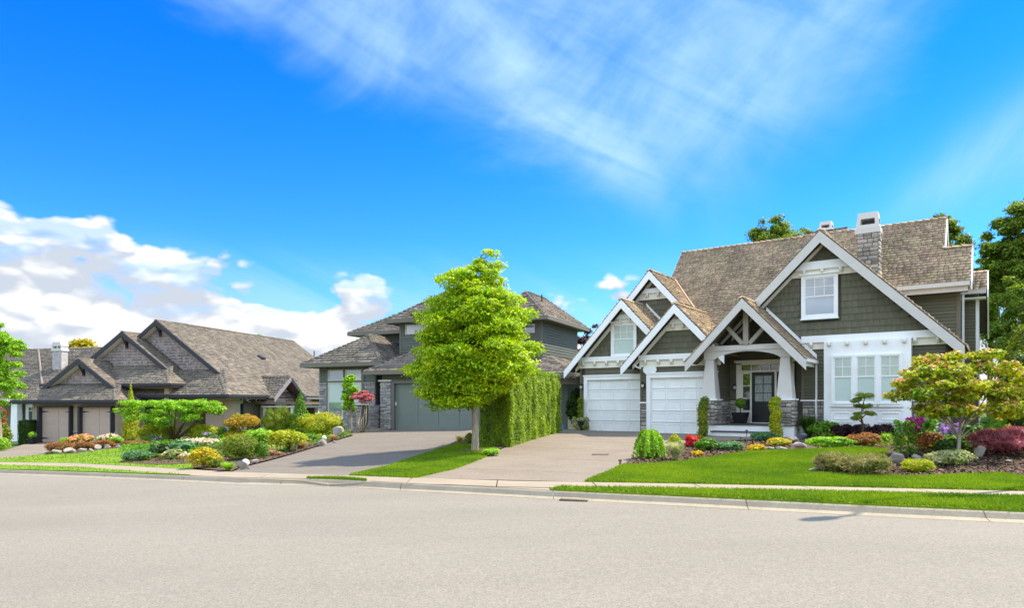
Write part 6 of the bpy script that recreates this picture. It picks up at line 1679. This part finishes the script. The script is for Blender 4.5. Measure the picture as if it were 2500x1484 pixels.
rock(574, 602, 1129, 1151, 'buff boulder beside the lower white globe', M_rock)
rock(608, 636, 1122, 1136, 'grey boulder half buried right of the lower white globe', M_rockw)
rock(602, 612, 1140, 1149, 'small stone at the driveway edge by the lower globe', M_rockw)
rock(810, 822, 1079, 1084, 'small pale stone at the driveway edge below the big boulder', M_rockw)
blade_tuft(531, 582, 1127, 1155, L_bright, 'fine green tufted grass at the corner of the middle driveway', 700, 0.006, name='ornamental_grass')
T = blade_tuft
T(648, 682, 1096, 1118, L_straw, 'coppery grass tuft right of the clipped domes', 400, .005, group='coppery grass tufts')
T(672, 694, 1102, 1116, L_straw, 'small rusty grass tuft just right of the first coppery one', 250, .005, group='coppery grass tufts')
T(706, 764, 1074, 1101, L_straw, 'widest coppery grass tuft behind the path light', 600, .006, group='coppery grass tufts')
T(798, 829, 1058, 1080, L_straw, 'coppery grass tuft in front of the big boulder', 400, .005, group='coppery grass tufts')
T(1108, 1136, 1062, 1088, L_yell, 'yellow-striped lily grass left of the hedge', 200, .012)
S(1134, 1160, 1056, 1088, L_olive, 'small green-gold shrub between the lily grass and the street tree', leaf=.04)
S(1176, 1220, 1094, 1117, L_bright, 'low green ground cover at the foot of the street tree', leaf=.035)
def globe(X, Yb, dpx, label):
    p, s = place(X, Yb, .1); r = dpx * s / 2; root = empty('garden_globe', p); tag(root, label, 'globe lamp', 'white garden globes')
    bm = bmesh.new(); bmesh.ops.create_uvsphere(bm, u_segments=24, v_segments=14, radius=r); bmesh.ops.translate(bm, vec=(0, 0, r * 1.05), verts=bm.verts); me = bpy.data.meshes.new('shade'); bm.to_mesh(me); bm.free(); link('shade', me, M_globe, root, True)
    mb = MB(); mb.lathe([(r * .5, -.02), (r * .5, r * .12)], 12); mb.build('base', M_pot, root)
M_globe = mat('opal_glass', (0.75, 0.72, 0.70), 0.35, 0.04, 2)
globe(599, 1144, 19, 'larger white globe lamp at the front corner of the left garden'); globe(791, 1079, 12, 'smaller white globe lamp up the driveway near the boulder')
def path_light(X, Yb, Yt, label, cap=False):
    p, s = place(X, Yb); h = (Yb - Yt) * s; root = empty('path_light', p); tag(root, label, 'path light', 'garden path lights')
    mb = MB(); mb.tube([(0, 0, -.05), (0, 0, h * .8)], [.03 if not cap else .012] * 2, 8); mb.build('post', mat('brushed_metal', (0.22, 0.21, 0.2), .4, metal=.6), root)
    mb = MB(); mb.lathe([(.035, h * .8), (.045, h * .82), (.045, h), (.02, h * 1.03)], 10); mb.build('head', M_barkd, root)
path_light(724, 1107, 1083, 'slim metal path light at the edge of the middle driveway')
path_light(1514, 1142, 1126, 'short dark path light at the lawn corner of the right driveway')
path_light(1823, 1091, 1053, 'tall thin path light before the porch step', True)
path_light(1808, 1082, 1072, 'tiny path light left of the tall thin one', True)
path_light(2055, 1072, 1054, 'pale stake light before the dark red barberries', True)
# far-left edge
def box_hedge():
    a, b = at(20, 1088), at(92, 1083); rng = np.random.default_rng(2); root = empty('box_hedge', (a.x, a.y + 1.0, height(a.x, a.y))); tag(root, 'dark clipped square hedge left of the far garage', 'hedge')
    w = b.x - a.x; h = 58 * a.y / F; n = 7000; f = rng.random(n)
    P = np.c_[rng.random(n) * w, np.where(f < .7, 0, rng.random(n) * 2.5), np.where(f < .7, rng.random(n) * h, h)]; N = np.where((f < .7)[:, None], [0, -1, .2], [0, 0, 1.0])
    P += rng.normal(scale=.03, size=P.shape); V = leaf_quads(P, unit(N + rng.normal(scale=.5, size=P.shape)), .06, .6, 0, rng); link('foliage', mesh_np('foliage', V, np.arange(len(V)).reshape(-1, 4)), L_dark, root)
    mb = MB(); mb.box(.05, w - .05, .05, 2.4, 0, h - .05); mb.build('inner_twigs', L_dark, root)
box_hedge()
S(-30, 22, 1030, 1100, L_olive, 'green conifer shrub cut by the left edge below the feathery tree', leaf=.05, k=10)
S(-20, 20, 1068, 1104, L_bright, 'low lime shrub at the left edge beside the far driveway', leaf=.04)
S(-25, 12, 985, 1032, L_mid, 'red-flowering shrub cut by the left edge', 'rhododendron', 'rhododendron', leaf=.05, flowers=(F_red, 60, .09), back=4)
def pot(X, Yb, Yt, wt, wb, label, name='planter', back=.1, sq=False, m=None):
    p, s = place(X, Yb, back); f = p.y / (s * F); h = (Yb - Yt) * s * f; rt, rb = wt * s * f / 2, wb * s * f / 2; root = empty(name, p); tag(root, label, 'planter')
    mb = MB()
    prof = [(rb, 0), (rt, h), (rt * .88, h), (rt * .85, h * .9)]
    mb.lathe(prof, 4 if sq else 20); o = mb.build('pot', m or M_pot, root)
    if sq: o.rotation_euler = (0, 0, R(45 - 35.2)); o.scale = (1.2, 1.2, 1)
    mb = MB(); mb.lathe([(rt * .86, h * .88), (rt * .86, h * .9)], 16); mb.build('soil', M_soil, root)
    return root, h, rt
def plant_on(root, B, n, leaf, m, name, label, cat='shrub', **k):
    r2 = empty(name, root.location); tag(r2, label, cat); foliage('foliage', B, n, leaf, m, r2, **k); return r2
pr, hh, rt = pot(79, 1082, 1066, 20, 14, 'dark pot left of the far garage doors')
plant_on(pr, [((0, 0, hh + .15), (.22, .22, .2))], 400, .06, L_bright, 'potted_plant', 'green plant in the dark pot by the far garage')

pr, hh, rt = pot(924, 1050, 1030, 17, 12, 'dark pot at the middle house entrance beside the stone pier')
plant_on(pr, [((-.1, 0, hh + .5), (.3, .3, .35)), ((-.3, 0, hh + .25), (.25, .25, .25)), ((.1, 0, hh + .3), (.25, .2, .3))], 900, .05, L_varieg, 'potted_shrub', 'white-flecked shrub in the pot at the middle house entrance', core=.5)
# ---------------------------------------------------------------- right garden
for X, Yb, lab, side in ((1417, 1053, 'left of the first white garage door', 0), (1561, 1055, 'between the two white garage doors', 1)):
    pr, hh, rt = pot(X, Yb, 1027, 19, 15, 'tall black cylinder planter ' + lab, back=.12)
    col = 50 * pr.location.y / F
    plant_on(pr, [((0, 0, hh + col * t), (.12 + .02 * t, .12 + .02 * t, col * .2)) for t in (.15, .4, .65, .9)], 1500, .045, L_olive, 'potted_yew', 'slim upright yew in the black planter ' + lab, 'shrub', core=.6)
    B = [((math.cos(a) * rt * 1.5, math.sin(a) * rt * 1.3, hh * z), (.15, .15, .18)) for a, z in ((3.1, .9), (0, .9), (-.4, .5), (3.6, .5), (-.9, .15), (0.1, .25), (4.1, .1))] + [((0, -.1, hh), (.25, .2, .1))]
    plant_on(pr, B, 1500, .035, L_varieg if not side else L_blue, 'trailing_ivy', 'trailing ivy spilling from the black planter ' + lab, 'ivy', core=0)
p, s = place(1377, 1051, .3); mb = MB(); mb.lathe([(.10, 0), (.13, .22), (.12, .22)], 14); o = mb.build('bucket', mat('blue_glaze', (.12, .22, .35), .3)); o.location = p; tag(o, 'small blue-grey pot in the shade beside the hedge end', 'pot')
W1 = Matrix.Translation(H1.root.location) @ Matrix.Rotation(H1.root.rotation_euler.z, 4, 'Z')
c = W1 @ Vector((7.62, -0.25, .5)); root = empty('planter', c, -H1.r); tag(root, 'black tapered square planter on the porch left of the front door', 'planter')
mb = MB(); mb.add([(-.2, -.2, 0), (.2, -.2, 0), (.2, .2, 0), (-.2, .2, 0), (-.29, -.29, .45), (.29, -.29, .45), (.29, .29, .45), (-.29, .29, .45), (-.25, -.25, .45), (.25, -.25, .45), (.25, .25, .45), (-.25, .25, .45), (-.25, -.25, .4), (.25, -.25, .4), (.25, .25, .4), (-.25, .25, .4)], [(0,1,5,4),(1,2,6,5),(2,3,7,6),(3,0,4,7),(4,5,9,8),(5,6,10,9),(6,7,11,10),(7,4,8,11),(8,9,13,12),(9,10,14,13),(10,11,15,14),(11,8,12,15),(12,13,14,15)]); mb.build('pot', M_pot, root)
r2 = empty('topiary_ball', c); tag(r2, 'clipped green ball on a stem in the porch planter', 'topiary'); foliage('foliage', [((0, 0, .82), (.21, .21, .21))], 900, .03, L_mid, r2, core=.8, shell=.9, lump=.02)
mb = MB(); mb.tube([(0, 0, .4), (0, 0, .7)], [.02, .02], 6); mb.build('stem', M_barkd, r2)
S(1703, 1731, 972, 1068, L_olive, 'dark upright yew column before the second white garage door', 'yew_column', 'yew', style='column', leaf=.04, dens=1.3, back=.1)
S(1877, 1909, 972, 1068, L_gold, 'golden-green upright yew column right of the porch steps', 'yew_column', 'yew', style='column', leaf=.04, dens=1.3, back=.1)
def weeping():
    rng = np.random.default_rng(4); p, s = place(1586, 1129, .5); w, h = 72 * s, 68 * s; root = empty('weeping_shrub', p); tag(root, 'weeping lime-green shrub at the drive-side tip of the bed', 'shrub')
    n = 5200; a = rng.uniform(0, 6.28, n); t = rng.random(n); strand = np.round(a * 7) / 7; a = strand + rng.normal(0, .05, n); r = w / 2 * (0.18 + .82 * t ** .55) * (1 + .2 * np.sin(strand * 9) + rng.normal(0, .05, n)); z = h * (1 - t ** 1.6 * (.85 + .15 * np.sin(strand * 11))) * (1 + .06 * np.sin(strand * 5))
    P = np.c_[r * np.cos(a), r * np.sin(a), np.maximum(z, .02)]; N = unit(np.c_[np.cos(a), np.sin(a), np.full(n, .35)] + rng.normal(scale=.4, size=P.shape)); V = leaf_quads(P, N, .032, .6, .8, rng); link('foliage', mesh_np('foliage', V, np.arange(len(V)).reshape(-1, 4)), L_bright, root)
    cv, cf = core_mesh([((0, 0, h * .35), (w * .42, w * .42, h * .55))], .95); cv[:, 2] = np.maximum(cv[:, 2], 0); link('inner_twigs', mesh_np('inner_twigs', cv, cf), L_olive, root)
weeping()
T(1618, 1680, 1074, 1131, L_varieg, 'cream-striped arching grass right of the weeping shrub', 700, .011, cat='ornamental grass')
S(1630, 1664, 1060, 1090, L_gold, 'yellow-green shrub tip behind the cream-striped grass', style='cone', leaf=.04, back=.9)
S(1678, 1706, 1066, 1098, L_mid, 'red-flowering rhododendron left of the green shrub', 'rhododendron', 'rhododendron', leaf=.045, flowers=(F_red, 60, .06))
S(1697, 1716, 1062, 1084, L_orange, 'orange-tipped plant behind the red rhododendron', leaf=.035, back=.9)
S(1700, 1749, 1067, 1107, L_mid, 'glossy mid-green shrub right of the red rhododendron', leaf=.05, k=9)
S(1746, 1813, 1077, 1106, L_blue, 'spreading blue-green juniper in the front bed', 'juniper', 'juniper', leaf=.035, k=12, size=.26)
S(1690, 1715, 1103, 1119, L_bronze, 'small mound of orange-yellow flowers at the lawn edge', 'flower_mound', 'flowers', leaf=.02, flowers=(F_yell, 90, .025))
S(1831, 1863, 1087, 1106, L_gold, 'yellow flower cushion in front of the tall path light', 'flower_mound', 'flowers', leaf=.02, flowers=(F_yell, 120, .028))
S(1836, 1898, 1053, 1082, L_blue, 'blue-green juniper at the foot of the golden yew column', 'juniper', 'juniper', leaf=.035, k=12, size=.26, back=.2)
S(1876, 1926, 1070, 1094, L_gold, 'yellow flower drift left of the grey rock', 'flower_mound', 'flowers', leaf=.025, flowers=(F_yell, 170, .026), k=9)
S(1920, 1953, 1043, 1068, L_yell, 'little golden maple above the grey rock', leaf=.035, style='flat', stems=True, core=0)
rock(1916, 1956, 1065, 1085, 'grey rounded rock among the yellow flowers', M_rock); rock(1944, 1970, 1059, 1076, 'blue-grey rock behind the grey rounded one', mat('blue_rock', (.16, .18, .20), .9, .3, 4))
for i, a in enumerate(((1862,1898,1092,1103,'flat stone right of the yellow flower cushion'), (1893,1926,1094,1104,'flat stone in the middle of the stone edging'), (1925,1976,1080,1098,'broad buff stone below the grey rounded rock'), (2014,2038,1092,1100,'small pale stone in the green creeping shrub'))): rock(*a[:4], a[4], M_rockw, flat=.5)
S(1970, 2092, 1066, 1099, L_bright, 'low spreading light green juniper along the lawn', 'juniper', 'juniper', leaf=.04, k=16, size=.22, depth=.4)
T(1936, 2012, 1008, 1068, L_dark, 'dark fine grass clump before the stone wall by the downspout', 900, .010)
S(1978, 2044, 1026, 1070, L_mid, 'green broad-leaved shrub left of the red barberries', leaf=.06, k=10)
for i, (a, b) in enumerate(((2030, 2085), (2080, 2135), (2130, 2185))): S(a, b, 1034, 1074, L_dred, ['leftmost', 'middle', 'rightmost'][i] + ' dark red barberry under the bay window', 'barberry', 'barberry', leaf=.035, k=6, back=.9, group='barberries under the bay window')
S(2071, 2149, 1055, 1093, L_bronze, 'bronze-leaved clipped dome beside the lawn', style='dome', k=4, size=.5, leaf=.03, dens=1.2)
T(2146, 2184, 1055, 1092, L_bright, 'bright green feathery clump right of the bronze dome', 500, .010)
def bonsai():
    rng = np.random.default_rng(8); base = place(2106, 1062, -.6)[0]; s = base.y / F; root = empty('cloud_pruned_pine', base); tag(root, 'cloud-pruned little pine before the bay window', 'tree')
    def L(X, Y, y=0): return ((X - 2106) * s, y, EYE - (Y - HY) * s - base.z)
    pads = [((2113, 967), 22), ((2086, 977), 17), ((2092, 992), 14), ((2114, 994), 16), ((2088, 1021), 18), ((2120, 1010), 17), ((2098, 1012), 10)]
    for (X, Y), r in pads:
        B = [((L(X, Y)[0] + rng.normal() * r * s * .4, rng.normal() * r * s * .4, L(X, Y)[2] + rng.normal() * .03), (r * s * .6, r * s * .6, r * s * .33)) for _ in range(4)]
        foliage('foliage_pad', B, 900, .035, L_olive, root, asp=.2, rng=rng, core=.6)
    mb = MB(); mb.tube([L(2106, 1062), L(2107, 1040), L(2101, 1015), L(2105, 995), L(2112, 970)], [.05, .04, .032, .025, .012], 7)
    for e in ((2088, 1021), (2120, 1010), (2114, 994), (2088, 980)): mb.tube([L(2104, e[1] + 12), L((2104 + e[0]) / 2, e[1] + 4), L(*e)], [.022, .016, .008], 5)
    mb.build('trunk', M_barkd, root, True)
bonsai()
p, s = place(2106, 1062, -.6); mb = MB(); mb.lathe([(.1, 0), (.42, .12), (.44, .15), (.40, .15)], 20); o = mb.build('bowl', M_pot); o.location = p; tag(o, 'dark shallow bowl under the cloud-pruned pine', 'bowl')
def lily(X, Yb, Yt, label):
    rng = np.random.default_rng(int(X)); p, s = place(X, Yb, .1); h = (Yb - Yt) * s; root = empty('lily_stem', p); tag(root, label, 'lily', 'tall leafy lily stems'); n = 125; t = rng.random(n) ** .8; a = rng.uniform(0, 6.28, n); ln = .20 * (1 - .25 * t); V = np.zeros((n, 4, 3))
    d = np.c_[np.cos(a), np.sin(a)]; sd = np.c_[-np.sin(a), np.cos(a)]; z = h * (.12 + .86 * t); wd = .02
    for i, (k, dz, ww) in enumerate(((.0, 0, 0), (.5, .05, wd), (1.0, -.02, 0), (.5, .05, -wd))): V[:, i, :2] = d * (ln * k)[:, None] + sd * ww; V[:, i, 2] = z + dz
    link('leaves', mesh_np('leaves', V.reshape(-1, 3), np.arange(4 * n).reshape(-1, 4)), L_mid, root)
    mb = MB(); mb.tube([(0, 0, 0), (.01, 0, h)], [.014, .009], 6); mb.build('stem', L_mid, root)
    link('bud', foliage('bud', [((0, 0, h), (.04, .04, .06))], 60, .04, L_varieg, root, core=0).data, None, None) if False else foliage('buds', [((0, 0, h), (.05, .05, .05))], 60, .035, L_bright, root, core=0)
lily(2188, 1134, 1034, 'left of the tall lily stems'); lily(2198, 1130, 1040, 'second tall lily stem from the left, behind its neighbour'); lily(2217, 1128, 1036, 'third tall lily stem, right of the grey boulder'); lily(2229, 1124, 1044, 'rightmost tall lily stem')
S(2208, 2258, 1020, 1062, L_mid, 'magenta-flowering rhododendron at the bay corner', 'rhododendron', 'rhododendron', leaf=.05, flowers=(F_mag, 45, .07), back=1.5)
S(2250, 2300, 1018, 1060, L_mid, 'green rhododendron before the stone wall', 'rhododendron', 'rhododendron', leaf=.06, back=1.4)
S(1990, 2082, 1101, 1160, L_grey, 'left of two twiggy grey-green heathers on the lawn', 'heather', 'heather', leaf=.04, asp=.22, along=True, k=16, dens=1.6, size=.28, core=.6, depth=.7)
S(2053, 2172, 1103, 1168, L_grey, 'right, wider one of two twiggy grey-green heathers on the lawn', 'heather', 'heather', leaf=.04, asp=.22, along=True, k=20, dens=1.6, size=.26, core=.6, depth=.6)
rock(2166, 2208, 1104, 1140, 'grey boulder between the heathers and the lily stems', M_rock); rock(2218, 2254, 1110, 1132, 'pale flat-topped boulder behind the golden mound', M_rockw)
S(2205, 2274, 1120, 1163, L_gold, 'golden-green mound at the lawn edge', leaf=.035, k=10, along=True, asp=.25, dens=1.5)
S(2262, 2371, 1096, 1147, L_varieg, 'variegated cream-and-green shrub at the lawn edge', leaf=.035, k=16, size=.24, dens=.9, core=.55, depth=.6)
def lace():
    r = S(2378, 2535, 1040, 1122, L_purple, 'mounded purple-red laceleaf maple at the right edge', 'laceleaf_maple', 'maple', leaf=.055, asp=.13, k=22, size=.24, dens=3.0, depth=.7, core=.7, along=True)
lace()
rock(2371, 2410, 1094, 1124, 'grey rock under the left side of the laceleaf maple', M_rock)
rock(2452, 2476, 1126, 1138, 'small buff rock in the mulch below the laceleaf maple', M_rock)
S(2288, 2362, 1040, 1100, L_mid, 'lavender-flowering rhododendron around the flowering tree trunk', 'rhododendron', 'rhododendron', leaf=.05, flowers=(F_lav, 75, .06), back=1.6)
S(2238, 2300, 1052, 1112, L_bronze, 'russet-green shrub left of the flowering tree trunk', leaf=.045, k=12, back=.4)
S(2290, 2345, 1070, 1116, L_dark, 'dark green low shrub at the flowering tree trunk', leaf=.05, k=9, back=.2)
S(2344, 2400, 1036, 1106, L_mid, 'leafy green perennial mass right of the flowering tree trunk', leaf=.06, k=12, back=.8)
S(2390, 2470, 1010, 1070, L_mid, 'tall green iris clump with yellow flowers behind the laceleaf maple', 'iris_clump', 'irises', leaf=.12, asp=.1, along=True, k=12, flowers=(F_yell, 16, .07), back=2.0)
mb = MB(); p, s = place(1996, 1156, .05); mb.tube([(-.25, -.05, .0), (-.05, 0, .05), (.2, .02, .06)], [.04, .045, .04], 7); o = mb.build('log', M_bark); o.location = p; tag(o, 'weathered log edging at the left tip of the heather bed', 'log')

ground_cover([(300,1100),(470,1090),(540,1100),(500,1120),(400,1122),(330,1118)], 4000, L_mid, 0.04, .12)
ground_cover([(530,1062),(700,1050),(830,1058),(860,1066),(780,1088),(680,1112),(600,1128),(545,1120),(520,1095)], 22000, L_mid)
ground_cover([(530,1066),(700,1052),(830,1060),(780,1080),(660,1108),(560,1110)], 14000, L_gold, 0.04)
ground_cover([(290,1096),(365,1088),(480,1076),(540,1074),(500,1100),(420,1112),(320,1112)], 6000, L_mid, 0.05)
ground_cover([(1980,1078),(2180,1078),(2400,1078),(2600,1100),(2600,1130),(2380,1112),(2250,1112),(2180,1100)], 9000, L_olive, 0.04, 0.22)
ground_cover([(2240,1085),(2400,1078),(2520,1085),(2480,1110),(2300,1112)], 6000, L_mid, 0.05, 0.3)
# street lamp and added plate just outside the right of the frame; their shadows fall across kerb and verge
root = empty('street_lamp', (10.6, 12.9, 0.16)); tag(root, 'slim street lamp on the verge beyond the right edge, throwing its shadow to the kerb', 'street lamp')
mb = MB(); mb.tube([(0, 0, -.1), (0, 0, 8.3)], [.06, .045], 10); mb.build('pole', M_pot, root)
mb = MB(); mb.lathe([(.04, 8.2), (.13, 8.4), (.16, 8.7), (.13, 9.0), (.03, 9.2)], 12); mb.build('lamp_head', M_lampglass, root)
mb = MB(); mb.box(-.62, .30, -.42, -.36, 4.35, 5.0); mb.tube([(0, 0, 4.7), (-.2, -.4, 4.7)], [.03, .03], 6); mb.build('panel', M_pot, root)  # plate added on the pole to cast the broad shadow patch
